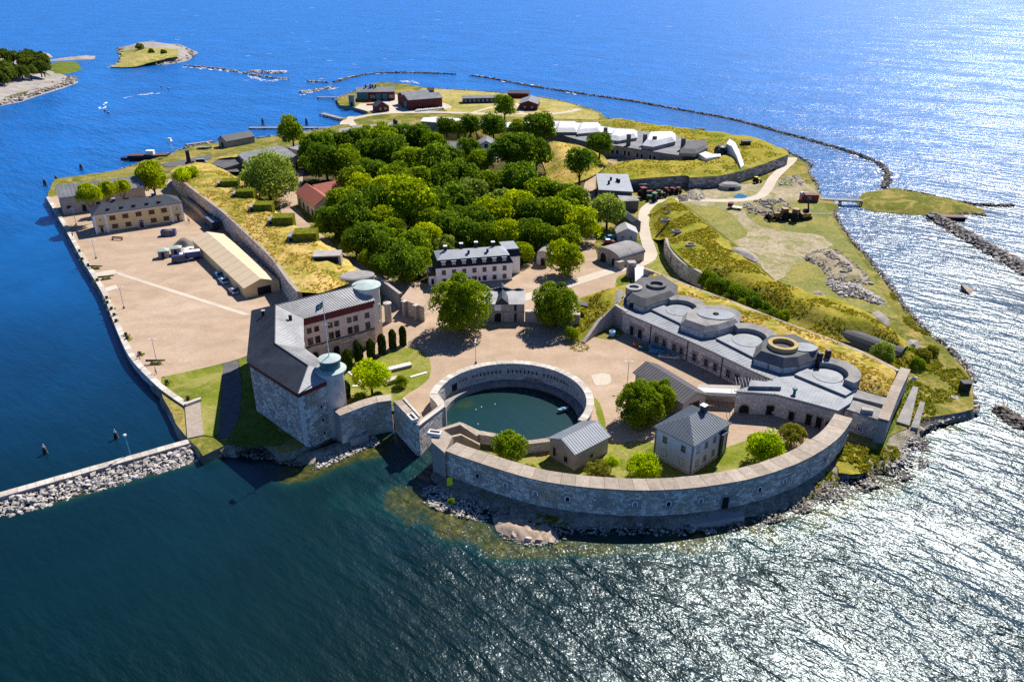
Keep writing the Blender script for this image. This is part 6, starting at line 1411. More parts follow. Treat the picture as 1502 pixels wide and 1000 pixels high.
# near breakwater
A, B = Vector(P2(-60, 740, 1.8)), Vector(P2(276, 645, 1.8)); d = (B - A).normalized(); n_ = Vector((d.y, -d.x)); L = (B - A).length
bw = thing('breakwater', 'straight breakwater of pale boulders with a narrow concrete wall top at the left', 'breakwater', (B.x, B.y, 0))
mb = MB(); mb.prism([tuple(A - n_ * .2), tuple(B - n_ * .2), tuple(B + n_ * 1.3), tuple(A + n_ * 1.3)], -1.5, 1.7); mb.build('wall', M['concrete'], bw, world=True)
k = 26
for i in range(k):
    p, q = A.lerp(B, i / k) + d * .02, A.lerp(B, (i + 1) / k) - d * .02; mb = MB(); mb.prism([tuple(p - n_ * .3), tuple(q - n_ * .3), tuple(q + n_ * 1.4), tuple(p + n_ * 1.4)], 1.7, 1.85 + random.uniform(-.02, .02), random.random()); mb.build('coping_slab', M['coping_pale'], bw, world=True)
sp = []
for i in range(1500):
    t = random.random() ** .9; u = random.random(); wd = 4.4 + 1.2 * t + .5 * math.sin(t * 23); off = 1.3 + wd * u; z = 1.1 * (1 - u) - .45 * u + .25 * nz(t * 60, u * 4)
    p = A.lerp(B, t) + n_ * off; sp.append((p.x, p.y, z, random.uniform(.22, .5)))
rubble('rubble', sp, M['rock_pale'], bw)
for i in range(280):
    t = .17 + .83 * random.random(); u = random.random(); off = 1.5 + 4.6 * u; p = A.lerp(B, t) + n_ * off
    boulder('boulder', p.x - bw.location.x, p.y - bw.location.y, 1.35 * (1 - u) - .25 * u, random.uniform(.45, .85), M['rock_pale'], bw)
# rocky foot of the battery wall
shore_in = offset_line(bo, .4); 
so = [(628, 704), (612, 720), (618, 738), (655, 754), (700, 768), (722, 774), (735, 788), (760, 799), (800, 802), (818, 793), (845, 787), (900, 786), (980, 787), (1060, 781), (1110, 771), (1160, 756), (1200, 742), (1250, 722), (1300, 706), (1345, 692), (1356, 668), (1362, 640), (1378, 614)]
sheet('rocky_shore', [(x, y, 1.4) for x, y in shore_in[::-1]] + [(*P2(634, 690, 1), .6)] + [(*P2(a_, b_, 0), -.5) for a_, b_ in so] + Z([(1372, 608), (1344, 612), (1330, 628), (1312, 632), (1290, 655), (1277, 672), (1262, 656)], 1.7), M['shore'], res=1.1, slope=2.5, rough=.5, rough_s=.45, kind='structure')
sheet('turf_patch', Z([(1225, 676), (1236, 652), (1252, 646), (1276, 672), (1284, 680), (1262, 692), (1238, 694), (1222, 690)], 1.7), M['amber_grass'], res=.9, top=2.3, slope=4, rough=.6, rough_s=.5, kind='structure', jag=1.6)
sheet('turf_strip', Z([(1280, 668), (1292, 650), (1330, 560), (1345, 556), (1336, 570), (1314, 618), (1300, 650), (1290, 676)], 2.05), M['green_grass'], res=1.5, kind='structure')
zf = lambda x, y: max(-.35, .9 - .16 * 0)
def shore_z(poly_out): 
    q = [P2(*p, 0) for p in so]
    def f(x, y):
        dmin = min(((x - a[0]) ** 2 + (y - a[1]) ** 2) ** .5 for a in q); return min(1.3, -.35 + dmin * .22)
    return f
zfun = shore_z(so)
reg = lambda pts: PL(pts, .3)
rubble('pale_beach_stones', scatter(reg([(622, 712), (632, 710), (664, 722), (700, 745), (716, 757), (712, 764), (690, 760), (655, 752), (622, 738), (618, 726)]), 620, (.16, .38), 0, zfun), M['rock_pale'], label='pale rounded stones heaped at the left foot of the battery wall', cat='stones')
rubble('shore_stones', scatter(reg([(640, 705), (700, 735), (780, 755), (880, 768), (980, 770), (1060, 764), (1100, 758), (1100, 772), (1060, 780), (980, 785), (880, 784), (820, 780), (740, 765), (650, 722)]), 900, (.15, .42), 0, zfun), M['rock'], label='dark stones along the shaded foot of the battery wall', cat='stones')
rubble('beach_stones', scatter(reg([(1100, 762), (1180, 728), (1230, 700), (1280, 690), (1345, 690), (1350, 660), (1330, 645), (1360, 615), (1378, 618), (1366, 645), (1362, 680), (1340, 700), (1250, 725), (1200, 745), (1110, 773)]), 1500, (.14, .40), 0, zfun), M['rock'], label='grey stones on the right beach below the battery wall', cat='stones')
rubble('beach_stones', scatter(reg([(1290, 690), (1300, 640), (1320, 628), (1340, 630), (1345, 655), (1340, 680), (1310, 692)]), 450, (.2, .5), 1.2), M['rock_pale'], label='pale stones between the end wall and the concrete slipway', cat='stones')
rubble('point_stones', scatter(reg([(1345, 612), (1375, 600), (1420, 580), (1428, 598), (1425, 560), (1432, 600), (1400, 606), (1378, 616), (1350, 640)]), 420, (.3, .75), 1.0), M['rock_dark'], label='dark stones on the right point of the island', cat='stones')
rubble('keep_stones', scatter(reg([(470, 672), (500, 655), (540, 638), (552, 642), (557, 650), (520, 664), (480, 682), (455, 690)]), 420, (.16, .45), .1), M['rock_pale'], label='pale stones and weed at the water below the keep', cat='stones')
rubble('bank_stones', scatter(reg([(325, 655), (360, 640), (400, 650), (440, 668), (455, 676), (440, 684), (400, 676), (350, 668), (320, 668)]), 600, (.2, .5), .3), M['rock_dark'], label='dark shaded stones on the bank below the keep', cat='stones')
sheet('keep_bank', ZZ([(322, 660, 1.7), (355, 640, 1.7), (385, 612, 1.7), (452, 664, .9), (500, 646, .9), (540, 630, .7), (556, 644, 0), (530, 662, -.4), (480, 684, -.4), (440, 690, -.4), (380, 680, -.4), (325, 672, -.4)]), M['shore'], res=1.2, slope=1, rough=.3, rough_s=.5, kind='structure')
rubble('point_stones', scatter(reg([(1340, 606), (1375, 604), (1428, 592), (1436, 606), (1385, 622), (1350, 634)]), 520, (.3, .8), .9), M['rock'], label='grey stones banked along the near edge of the right point', cat='stones')
# smooth outcrop in front of the wall
def outcrop(name, label, pts, z, top, mat_, rough=.5, cat='rock outcrop', res=.7):
    return sheet(name, [(*P2(a_, b_, z), z) for a_, b_ in pts], mat_, res=res, top=top, slope=1.6, rough=rough, rough_s=.6, label=label, cat=cat, skirt=(z - 1.2, .6))
M['pink_rock'] = plain('pink_rock', (.36, .275, .20), .9, .42, .6, bmp=.8); M['grey_outcrop'] = plain('grey_outcrop', (.30, .265, .235), .9, .45, .12, bmp=.5)
M['pink_stone'] = blocks('pink_stone', (.40, .30, .22), (.58, .46, .36), fine=1.2)
r_ = thing('rock_outcrop', 'cracked pinkish rock outcrop in the sun at the foot of the battery wall', 'rock outcrop', P(770, 778, 0))
o = sheet('bedrock', [(*P2(a_, b_, .1), .1) for a_, b_ in [(722, 757), (750, 752), (785, 760), (806, 768), (818, 782), (812, 797), (780, 797), (752, 790), (728, 778)]], M['pink_rock'], res=.6, top=.9, slope=1.4, rough=.7, rough_s=.9, skirt=(-1, .5), parent=r_); o.location = -r_.location
for (px, py, s) in ((738, 764, 1.3), (748, 771, 1.5), (760, 768, 1.4), (772, 776, 1.6), (784, 772, 1.3), (757, 780, 1.2), (794, 781, 1.4), (803, 776, 1.1), (790, 788, 1.2), (774, 787, 1.2), (744, 758, 1.0), (765, 761, 1.1), (806, 790, .9)):
    q = P2(px, py, .6); b_ = boulder('rock_block', q[0] - r_.location.x, q[1] - r_.location.y, .35, s * .95, M['pink_stone'], r_); b_.scale.z *= .75
rubble('rubble', scatter(PL([(800, 770), (830, 778), (828, 792), (800, 800), (750, 796), (728, 782), (760, 786)], .2), 160, (.15, .4), .05), M['rock'], r_)
for (pts, lab) in (([(1070, 366), (1085, 363), (1105, 372), (1114, 380), (1108, 384), (1090, 376), (1074, 371)], 'low grey rock at the top left corner of the dirt field'), ([(1084, 400), (1100, 397), (1120, 404), (1131, 414), (1120, 414), (1100, 410)], 'smooth pale rock slab above the gully bushes'), ([(1182, 434), (1200, 430), (1214, 436), (1204, 440), (1190, 440)], 'pale flat rock below the rubble heap'), ([(1266, 466), (1286, 458), (1304, 468), (1300, 478), (1288, 480), (1272, 472)], 'pale grey rock slab on the ochre slope')):
    outcrop('rock_slab', lab, pts, 3.0 if pts[0][1] > 390 else 2.2, 4.6 if pts[0][1] > 390 else 3.2, M['grey_outcrop'], .3)
for x, y, s, lab in ((1336, 508, 2.6, 'large grey boulder beside the buried casemate'), (1348, 512, 2.2, 'smaller grey boulder right of the large one by the casemate'), (1424, 428, 3.0, 'tan boulder standing alone in the glittering water'), (1400, 582, 1.6, 'dark boulder on the right point'), (1338, 556, 1.2, 'white oval rock on the grass beyond the end wall'), (1018, 405, 3.2, 'dark grey rock at the near end of the scarp'), (1030, 400, 3.4, 'big dark rock block below the earthwork'), (1434, 722, .9, 'small dark rock awash in the glitter at the right')):
    o = boulder('boulder', *P2(x, y, 2 if x not in (1424, 1434) else 0), (2.2 if x != 1424 else .6) if y < 700 else 0, s, M['pink_rock'] if x == 1424 else (M['grey_outcrop'] if x != 1338 else M['rock_pale'])); tag(o, lab, 'boulder')
r_ = thing('concrete_slipway', 'two pale concrete slipway slabs beside the beach beyond the end wall', 'slipway', P(1330, 600, 2))
for pts in ([(1339, 566), (1347, 568), (1334, 624), (1315, 618)], [(1350, 588), (1357, 590), (1347, 628), (1336, 626)]): mb = MB(); mb.prism(PL(pts, 2.3), 1.0, 2.35); mb.build('slab', M['concrete'], r_, world=True)
# rubble heaps on the field
def heap(name, label, pts, n, size, mat_, top):
    poly = PL(pts, 2.2); d_, _ = None, None
    def f(x, y): d, _ = seg_d(np.array([x]), np.array([y]), poly); return 2 + min(top, float(d[0]) * .35)
    r = thing(name, label, 'rubble heap', (*poly[0], 2)); o = sheet('core', [(x, y, 2.0) for x, y in poly], M['dirt'], res=1.5, top=2 + top * .8, slope=4, rough=.4, rough_s=.3, parent=r); o.location = -r.location
    rubble('stones', scatter(poly, n, size, 0, f), mat_, r)
heap('rubble_heap', 'large brown and grey heap of broken stone on the field', [(1176, 378), (1196, 368), (1228, 366), (1246, 380), (1270, 400), (1280, 418), (1262, 416), (1240, 420), (1216, 412), (1206, 392)], 900, (.3, .8), M['rock'], 2.2)
heap('rubble_heap', 'white jagged heap of broken concrete at the near end of the stone heap', [(1212, 412), (1240, 414), (1262, 418), (1296, 440), (1292, 447), (1262, 438), (1236, 434), (1218, 424)], 520, (.35, .9), M['rock_pale'], 1.6)
heap('rubble_heap', 'dark rubble heap beside the excavator', [(1090, 300), (1110, 294), (1150, 294), (1164, 304), (1150, 312), (1122, 316), (1098, 312)], 420, (.35, .9), M['rock'], 2.0)
heap('gravel_heap', 'pale grey gravel heap beside the fort wall', [(1010, 279), (1030, 278), (1034, 291), (1022, 295), (1008, 290)], 300, (.3, .6), M['rock_pale'], 2.4)
heap('gravel_heap', 'brown gravel heap left of the pale one', [(994, 287), (1008, 285), (1010, 294), (996, 295)], 160, (.3, .6), M['rock'], 1.8)
# ---------------------------------------------------------------- other buildings inside the fort
def row_windows(r, w, n, z, ww=.9, hh=1.2, fm=None, gm=None):
    for i in range(n): window(r, w * (i + .5) / n, 0, z, ww, hh, 0, fm, gm)
A, B = P2(437, 300, 2), P2(463, 321, 2); r_, wl_, rf, w = house('red_roof_house', 'stone house with a red tiled gable roof at the left edge of the wood', 'house', A, B, 8.5, 4.4, 3.2, M['plaster'], M['tile_red'], 'x', 0, .4)
for i in range(4): opening(r_, w * (.14 + .24 * i), 0, .1, 1.5, 2.8, 0, M['coping'], True)
A, B = P2(470, 300, 2), P2(521, 289, 2); r_, wl_, rf, w = house('red_roof_wing', 'low red tiled wing running right from the red roofed stone house into the wood', 'house', A, B, 8.0, 4.0, 2.8, M['plaster'], M['tile_red'], 'x', 0, .4); row_windows(r_, w, 5, 1.9)
r_ = thing('grey_store_shed', 'broad low stone shed with a pale grey felt roof behind the willow', 'shed', P(400, 245, 2)); rp_ = PL([(348, 226), (408, 213.5), (421, 218), (437, 229.5), (404, 236), (365, 241)], 7.5)
mb = MB(); mb.prism(grow(rp_ if False else rp_[::-1], -.3), 1, 7.3); mb.build('wall', M['stone_wall'], r_, world=True); mb = MB(); mb.prism(rp_, 7.3, 7.6); mb.build('roof', M['felt_roof'], r_, world=True)
p0, p1 = rp_[4], rp_[3]
for t in (.2, .45, .7, .9): q = on(p0, p1, t, -.2); opening(r_, q[0] - r_.location.x, q[1] - r_.location.y, .1, 1.3, 2.6, frame(p0, p1), M['coping'], name='doorway')
r_ = thing('dark_casemate', 'dark sunken casemate front with sloping wings left of the grey shed', 'casemate', P(340, 242, 2)); mb = MB(); q = PL([(329, 245.5), (366, 239.5), (366, 232), (340, 230), (318, 233), (309, 237)], 5); mb.prism(q, 1, [4.6, 6.2, 6.2, 6.0, 4.6, 3.8]); mb.build('front_wall', M['concrete_dark'], r_, world=True); opening(r_, P2(346, 243, 2)[0] - r_.location.x, P2(346, 244, 2)[1] - r_.location.y - 2.0, .4, 1.4, 2.2, .25, M['concrete'])
sheet('turf_roof', ZZ([(308, 236, 3), (325, 229, 5.5), (352, 226, 6.5), (366, 231, 6.5), (340, 230.5, 6.4), (318, 233, 5)]), M['dry_grass'], res=2, rough=.3, kind='structure')
sheet('asphalt_yard', Z([(237, 240), (262, 236), (308, 227), (312, 232), (286, 240), (254, 245), (241, 245)], Z0 + .05), M['asphalt'], res=3, kind='structure')
sheet('asphalt_yard', Z([(304, 247), (330, 246), (366, 241), (372, 246), (350, 252), (330, 252), (312, 250)], Z0 + 1.6), M['asphalt'], res=3, kind='structure')
sheet('asphalt_road', Z([(418, 216), (450, 208), (490, 195), (505, 191), (508, 196), (470, 208), (440, 222)], Z0 + .06), M['asphalt'], res=4, kind='structure')
r_ = thing('pale_roof_shed', 'small shed with a pale metal roof right of the grey felt roof', 'shed', P(438, 218, 2)); mb = MB(); q = PL([(425, 217), (447, 211), (456, 213), (440, 221)], 5.5); mb.prism(q, 1.5, 5.3); mb.build('wall', M['stone_wall'], r_, world=True); mb = MB(); mb.prism(grow(q[::-1] if True else q, .3), 5.3, 5.5); mb.build('roof', M['zinc'], r_, world=True)
r_ = thing('black_tower', 'slim black steel tower on a stepped base at the far end of the rampart', 'tower', P(279, 243, 2)); mb = MB(); mb.rings([[(-1.6, -1.6, 0), (1.6, -1.6, 0), (1.6, 1.6, 0), (-1.6, 1.6, 0)], [(-1.5, -1.5, 1.8), (1.5, -1.5, 1.8), (1.5, 1.5, 1.8), (-1.5, 1.5, 1.8)]]); mb.build('base', M['black_metal'], r_); mb = MB(); mb.lathe((-.3, 0, 1.8), [(1.0, 0), (.8, 4.6), (.95, 4.7), (.95, 5.0)], 12); mb.build('shaft', M['black_metal'], r_)
A, B = P2(874, 282, 2), P2(930, 286, 2); r_ = thing('pale_metal_roof_block', 'stone block with a broad pale metal roof and small vents by the fort wall', 'building', P(900, 284, 2))
q = PL([(874, 257), (921, 258.5), (929, 281), (878, 278)], 7.5); mb = MB(); mb.prism(grow(q[::-1], -.4), 1, 7.2); mb.build('wall', M['concrete_dark'], r_, world=True); mb = MB(); mb.prism(q, 7.2, [8.3, 8.3, 7.4, 7.4]); mb.build('roof', M['zinc'], r_, world=True)
for px, py in ((896, 264), (905, 266), (908, 267), (893, 269)): mb = MB(); c = P2(px, py, 8); mb.bx(c[0] - .4, c[0] + .4, c[1] - .4, c[1] + .4, 7.2, 9.1); mb.build('vent', M['dark'], r_, world=True)
r_ = thing('arched_annex', 'low dark annex with a grey slab roof at the bend of the white road', 'building', P(920, 300, 2)); q = PL([(905, 284), (932, 288), (937, 294), (912, 295)], 6); mb = MB(); mb.prism(q, 1, 5.7); mb.build('wall', M['concrete_dark'], r_, world=True); mb = MB(); mb.prism(grow(q[::-1], .3), 5.7, 6.0); mb.build('roof', M['concrete'], r_, world=True)
A, B = P2(927, 341, 2), P2(939, 340, 2); r_, wl_, rf, w = house('long_dark_shed', 'long narrow shed with a dark grey roof along the white road', 'shed', A, B, dist(P2(932, 340, 2), P2(932, 302, 2)), 3.4, 1.0, M['concrete_dark'], M['slate'], 'y', 0, .2)
A, B = P2(905, 354, 2), P2(934, 354, 2); r_, wl_, rf, w = house('small_gable_house', 'small blue grey gabled house with a pale roof between the vaulted casemate and the road', 'house', A, B, 6.5, 2.7, 1.8, M['grey_wall'], M['grey_tin'], 'y', 0, .4); window(r_, w * .3, 0, 1.4, .9, 1.0); window(r_, w * .7, 0, 1.4, .9, 1.0)
def vault(name, label, A, B, C, h, rise, wall, roofm, n=12):
    w = dist(A, B); d = by_corners(A, B, C); r = thing(name, label, 'casemate', (*A, 2), frame(A, B)); rows = []
    pr = [(0, -.3), (0, h)] + [(w / 2 - w / 2 * math.cos(math.pi * i / n), h + rise * math.sin(math.pi * i / n)) for i in range(1, n)] + [(w, h), (w, -.3)]
    mb = MB(); mb.rings([[(x, y, z) for x, z in pr] for y in (0, d)]); mb.build('wall', wall, r)
    pr2 = [(w / 2 - (w / 2 + .25) * math.cos(math.pi * i / n), h + (rise + .2) * math.sin(math.pi * i / n)) for i in range(n + 1)]; pr3 = [(x, z - .18) for x, z in pr2]
    mb = MB()
    for i in range(n):
        a, b, c, e = pr2[i], pr2[i + 1], pr3[i + 1], pr3[i]
        mb.add([(q[0], y, q[1]) for y in (-.3, d + .2) for q in (a, b, c, e)], [(0, 1, 5, 4), (0, 3, 2, 1), (4, 5, 6, 7), (2, 3, 7, 6)])
    mb.build('roof', roofm, r); return r, w, d
r_, w, d = vault('vaulted_casemate', 'stone casemate with a mossy barrel roof facing the upper yard', P2(876, 380, 2), P2(908, 393, 2), P2(941, 381, 2), 3.0, 1.7, M['stone_wall'], M['concrete'])
opening(r_, w * .28, -.02, 0, 2.6, 3.0, 0, M['plaster'], True, name='blocked_gate'); opening(r_, w * .75, -.02, 0, 1.4, 2.4, 0, M['stone_wall'], True)
mb = MB(); mb.bx(w - .6, w + 1.6, -1.6, .6, -.3, 2.6); mb.build('buttress', M['stone_wall'], r_)
r_, w, d = vault('small_casemate', 'small pale stone casemate with a grey curved roof behind the yellow green tree', P2(787, 388, 2), P2(806, 390, 2), P2(812, 378, 2), 3.0, 1.6, M['plaster'], M['concrete']); opening(r_, w * .5, 0, 0, 1.3, 2.2, 0, M['coping'])
r_ = thing('gate_bridge', 'white slab bridge beside a dark stone gate pillar above the battery', 'bridge', P(935, 405, 2)); mb = MB(); mb.prism(PL([(931, 390), (945, 391), (947, 413), (932, 413)], 5.5), 4.9, 5.5); mb.build('deck', M['concrete_pale'], r_, world=True)
for q in ([(931, 391), (934, 391), (935, 412), (932, 412)], [(943, 391.5), (945, 391.5), (946.5, 412), (944, 412)]): mb = MB(); mb.prism(PL(q, 5.5), 1, 4.9); mb.build('side_wall', M['stone_wall'], r_, world=True)
mb = MB(); mb.box((*P2(926, 394, 4.5), 4.0), (2.4, 2.4, 5.5), .1); mb.build('pillar', M['stone_wall'], r_, world=True)
A, B = P2(655, 236, 2), P2(697, 235, 2); r_, wl_, rf, w = house('slate_roof_house', 'grey slate roofed house half hidden among the trees of the wood', 'house', A, B, 9, 5.5, 2.2, M['grey_wall'], M['felt_roof'], 'x', 0, .4); row_windows(r_, w, 5, 3.6)
A, B = P2(699, 238, 2), P2(728, 238, 2); r_, wl_, rf, w = house('pale_gable_house', 'pale house with a white gable and one dark window showing above the trees', 'house', A, B, 11, 7.2, 2.6, M['white'], M['felt_roof'], 'y', 0, .4); window(r_, w * .5, 0, 7.6, 1.3, 1.6, 0, M['wood_grey'])
# ---------------------------------------------------------------- far end of the island
A, B = P2(524, 148.5, 2), P2(579, 147.5, 2); r_, wl_, rf, w = house('red_boathouse', 'long dark red boathouse with teal doors at the far harbour', 'boathouse', A, B, 13, 5.5, 2.2, M['falu'], M['felt_roof'], 'x', 0, .5)
mb = MB(); mb.bx(.1, w * .30, -.2, .05, .1, 5.3); mb.build('teal_front', M['teal_paint'], r_)
for t in (.57, .74): door(r_, w * t, 0, 0, 3.0, 4.4, 0, M['teal_paint'], M['falu'])
for t in (.38, .45, .89, .95): window(r_, w * t, 0, 2.6, 1.2, 1.6)
for i, t in enumerate((.24, .36, .42, .50)): chimney(r_, w * t, 6, 6.5, 9.2, .9, M['black_metal'], M['black_metal'])
r_ = thing('net_tower', 'small grey weathered tower hut at the harbour edge', 'hut', P(517, 155, 2)); mb = MB(); mb.bx(-1.8, 1.8, -1.8, 1.8, -.5, 6.3); mb.build('wall', M['wood_grey'], r_); mb = MB(); mb.bx(-2.1, 2.1, -2.1, 2.1, 6.3, 6.6); mb.build('roof', M['felt_roof'], r_); opening(r_, 0, -1.8, 0, 1.2, 2.2, 0, M['wood_grey'])
A, B = P2(600, 162, 2), P2(649, 158, 2); r_, wl_, rf, w = house('red_hall', 'big dark red hall with a grey roof and teal gable door on the boatyard', 'hall', A, B, 14, 6.0, 2.4, M['falu'], M['felt_roof'], 'x', 0, .5); door(r_, 0, 6.5, 0, 5.0, 4.6, R(-90), M['teal_paint'], M['falu'])
A, B = P2(594, 156, 2), P2(632, 152, 2); r_, wl_, rf, w = house('red_hall_annex', 'second dark red hall right behind the big one', 'hall', A, B, 10, 5.6, 2.2, M['falu'], M['felt_roof'], 'x', 0, .5)
A, B = P2(552.5, 165, 2), P2(571, 163.5, 2); r_, wl_, rf, w = house('red_cottage', 'small dark red cottage with white windows on the boatyard shore', 'cottage', A, B, 8, 3.2, 2.6, M['falu'], M['slate'], 'y', 0, .4); window(r_, w * .3, 0, 1.8, 1.0, 1.2); window(r_, w * .7, 0, 1.8, 1.0, 1.2)
A, B = P2(627, 140, 2), P2(636, 140, 2); r_, wl_, rf, w = house('dark_hut', 'small dark hut on the far meadow behind the red halls', 'hut', A, B, 5, 3, 1.6, M['navy'], M['slate'], 'x', 0, .3)
A, B = P2(680, 152, 2), P2(737, 150.5, 2); r_, wl_, rf, w = house('low_shed', 'long low dark shed with a pale roof on the far meadow', 'shed', A, B, 8, 3.0, 1.2, M['navy'], M['felt_roof'], 'x', 0, .5); row_windows(r_, w, 9, 1.6)
A, B = P2(762, 161.5, 2), P2(788, 162, 2); r_, wl_, rf, w = house('red_end_house', 'red gabled house with a grey roof at the right end of the far meadow', 'house', A, B, 20, 3.6, 2.0, M['falu'], M['felt_roof'], 'y', 0, .5); window(r_, w * .3, 0, 1.8, 1.0, 1.0); window(r_, w * .7, 0, 1.8, 1.0, 1.0)
A, B = P2(745, 144, 2), P2(775, 144.5, 2); r_, wl_, rf, w = house('red_low_house', 'low dark red house at the far shore behind the red gabled house', 'house', A, B, 7, 3, 1.5, M['falu'], M['slate'], 'x', 0, .4)
r_ = thing('long_white_roof', 'long casemate range with a bleached white roof behind the row of dark trees', 'casemate', P(690, 185, 2)); q = PL([(618, 178), (760, 188), (800, 190), (800, 180), (745, 180), (640, 172), (622, 173)], 7.5); mb = MB(); mb.prism(q, 1.5, 7.2); mb.build('wall', M['concrete'], r_, world=True); mb = MB(); mb.prism(grow(q[::-1] if sum(q[i][0] * q[(i + 1) % 7][1] - q[(i + 1) % 7][0] * q[i][1] for i in range(7)) < 0 else q, .4), 7.2, 7.6); mb.build('roof', M['bleached'], r_, world=True)
r_ = thing('rear_casemates', 'row of dark casemate mouths under a grey slab beyond the wood', 'casemate', P(580, 196, 2)); q = PL([(497, 196), (530, 194), (566, 194), (610, 195), (612, 184), (575, 180), (530, 184), (498, 189)], 6.5); mb = MB(); mb.prism(q, 1.5, 6.3); mb.build('wall', M['concrete_dark'], r_, world=True); mb = MB(); mb.prism(q, 6.3, 6.6); mb.build('roof', M['concrete'], r_, world=True)
for i in range(4): a, b = (q[0], q[1]) if i < 2 else (q[1], q[2]); p = on(a, b, .3 + .4 * (i % 2), .1); opening(r_, p[0] - r_.location.x, p[1] - r_.location.y, .3, 4.0, 3.4, frame(a, b), M['concrete'])
mb = MB(); mb.lathe((*P2(580, 181, 7), 6.5), [(1.3, 0), (1.3, 2.2), (.6, 2.8)], 12); mb.build('vent', M['black_metal'], r_, world=True)
# ---------------------------------------------------------------- piers, bridge, islets, far breakwaters
def pier(name, label, a, b, wd, z=.9, cat='jetty', m_='concrete'):
    A, B = Vector(P2(*a, z)), Vector(P2(*b, z)); d = (B - A).normalized(); n_ = Vector((-d.y, d.x)) * wd / 2; r = thing(name, label, cat, (A.x, A.y, 0))
    mb = MB(); mb.prism([tuple(A + n_), tuple(B + n_), tuple(B - n_), tuple(A - n_)], z - .5, z); mb.build('deck', M[m_], r, world=True)
    k = max(2, int((B - A).length / 8))
    for i in range(k + 1):
        for s in (-.8, .8): q = A.lerp(B, i / k) + n_ * s; mb = MB(); mb.tube((q.x, q.y, -1.5), (q.x, q.y, z - .45), .25, n=8); mb.build('pile', M['concrete_dark'], r, world=True)
    return r
pier('long_pontoon', 'long pale pontoon lying along the water beyond the lone shore tree', (366, 187), (502, 187), 3.0)
pier('short_pier', 'short grey pier slanting out of the far harbour', (472, 166), (503, 174), 3.5, 1.4); pier('far_pier', 'thin far pier reaching left from the boathouse', (466, 142.5), (510, 143), 2.5, 1.2)
pier('small_pontoon', 'small grey pontoon with a gangway off the left shore', (273, 212), (312, 206.5), 2.2); pier('gangway', 'wooden gangway from the shore to the small pontoon', (303, 208), (313, 213.5), 1.4, 1.6, 'gangway', 'wood_grey')
pier('foot_bridge', 'narrow footbridge from the field to the grassy islet', (1203, 291), (1264, 293.5), 3.0, 2.2, 'bridge')
pier('field_path', 'thin concrete causeway at the field edge by the excavator', (1188, 313), (1220, 313.5), 1.2, 2.1, 'path')
def dolphin(px, py, label, h=3.0, q=.75):
    p = P2(px, py, 0); r = thing('mooring_dolphin', label, 'mooring dolphin', (*p, 0), 0, 'black mooring dolphins')
    for i in range(4): a = i * 1.57 + .4; mb = MB(); mb.tube((math.cos(a) * 1.1 * q, math.sin(a) * 1.1 * q, -1), (math.cos(a) * .35 * q, math.sin(a) * .35 * q, h), .2 * q + .06, n=7); mb.build('pile', M['black_metal'] if i else M['wood_grey'], r)
    mb = MB(); mb.lathe((0, 0, h * .8), [(.7 * q, 0), (.7 * q, .5)], 8); mb.build('collar', M['wood_grey'], r); mb = MB(); mb.lathe((0, 0, h + .1), [(.12, -.4), (.12, .5), (.05, .7)], 6); mb.build('mark', M['white_paint'], r)
dolphin(67, 665, 'dark mooring dolphin nearest the left edge of the photo', 1.5, .42); dolphin(171, 643, 'dark mooring dolphin near the lamp on the breakwater', 1.5, .42); dolphin(120, 250, 'black mooring dolphin off the stone storehouse, farther out'); dolphin(67, 273, 'black mooring dolphin left of the quay corner'); dolphin(84, 268, 'black dolphin with a white mark at the quay corner')
for x, l in ((386, 'left'), (418, 'middle'), (450, 'right')): dolphin(x, 184, 'black pile cluster behind the long pontoon, ' + l + ' one', 4.0)
isl_ = sheet('islet', ZZ([(1256, 296, .3), (1268, 282, .3), (1290, 279, .3), (1310, 276, .3), (1350, 284, .3), (1400, 293, .3), (1440, 306, .3), (1446, 317, .1), (1420, 313, .2), (1380, 315, .2), (1330, 314, .2), (1285, 310, .2), (1268, 306, .2)]), M['rough_grass'], res=2.5, top=1.6, slope=5, rough=.3, kind='structure', skirt=(-1, 2.0))
def rock_line(name, label, pts, wd, n, size, m_='rock_dark', h=1.0, gaps=0.0):
    c = smooth_line(PL(pts, 0), 4.0); L = dist_sum(c); sp = []
    for _ in range(n):
        s = random.random() * L
        if gaps and nz(s * .05, 3.3) < -gaps: continue
        p, a = along(c, s); o = random.gauss(0, .45) * wd; sp.append((p[0] - math.sin(a) * o, p[1] + math.cos(a) * o, h * (1 - min(1, abs(o) / wd)) - .3 + random.uniform(-.1, .2), random.uniform(*size)))
    r = thing(name, label, 'breakwater', (*c[0], 0)); o = rubble('rubble', sp, M[m_], r); return r
rock_line('rock_breakwater', 'broad dark boulder breakwater running off the right edge', [(1366, 318), (1400, 336), (1440, 360), (1480, 382), (1530, 412)], 4.0, 1500, (.5, 1.2), 'rock', 2.0)
rock_line('rock_spit', 'dark rock spit trailing right from the grassy islet', [(1300, 278), (1330, 281), (1370, 289), (1410, 298), (1450, 302), (1486, 302)], 1.8, 420, (.4, 1.1), 'rock_dark', .8)
rock_line('rock_spit', 'low dark rocks at the right tip of the grassy islet', [(1395, 318), (1420, 312), (1446, 317)], 2.0, 200, (.4, 1.0), 'rock_dark', .6)
rock_line('far_breakwater', 'long thin curved line of dark rocks enclosing the water behind the island', [(1296, 276), (1302, 262), (1294, 244), (1262, 229), (1216, 214), (1150, 196), (1080, 177), (1000, 162), (930, 149.5), (860, 139), (780, 127), (700, 112.5), (620, 107.5), (555, 108), (520, 113), (490, 121)], 1.9, 2300, (.5, 1.5), 'rock_dark', .8, .42)
rock_line('far_breakwater', 'straight far line of pale and dark rocks left of the curved one', [(490, 122), (440, 119), (395, 114), (362, 108), (320, 101), (270, 97)], 2.0, 620, (.6, 1.6), 'rock', .9, .1)
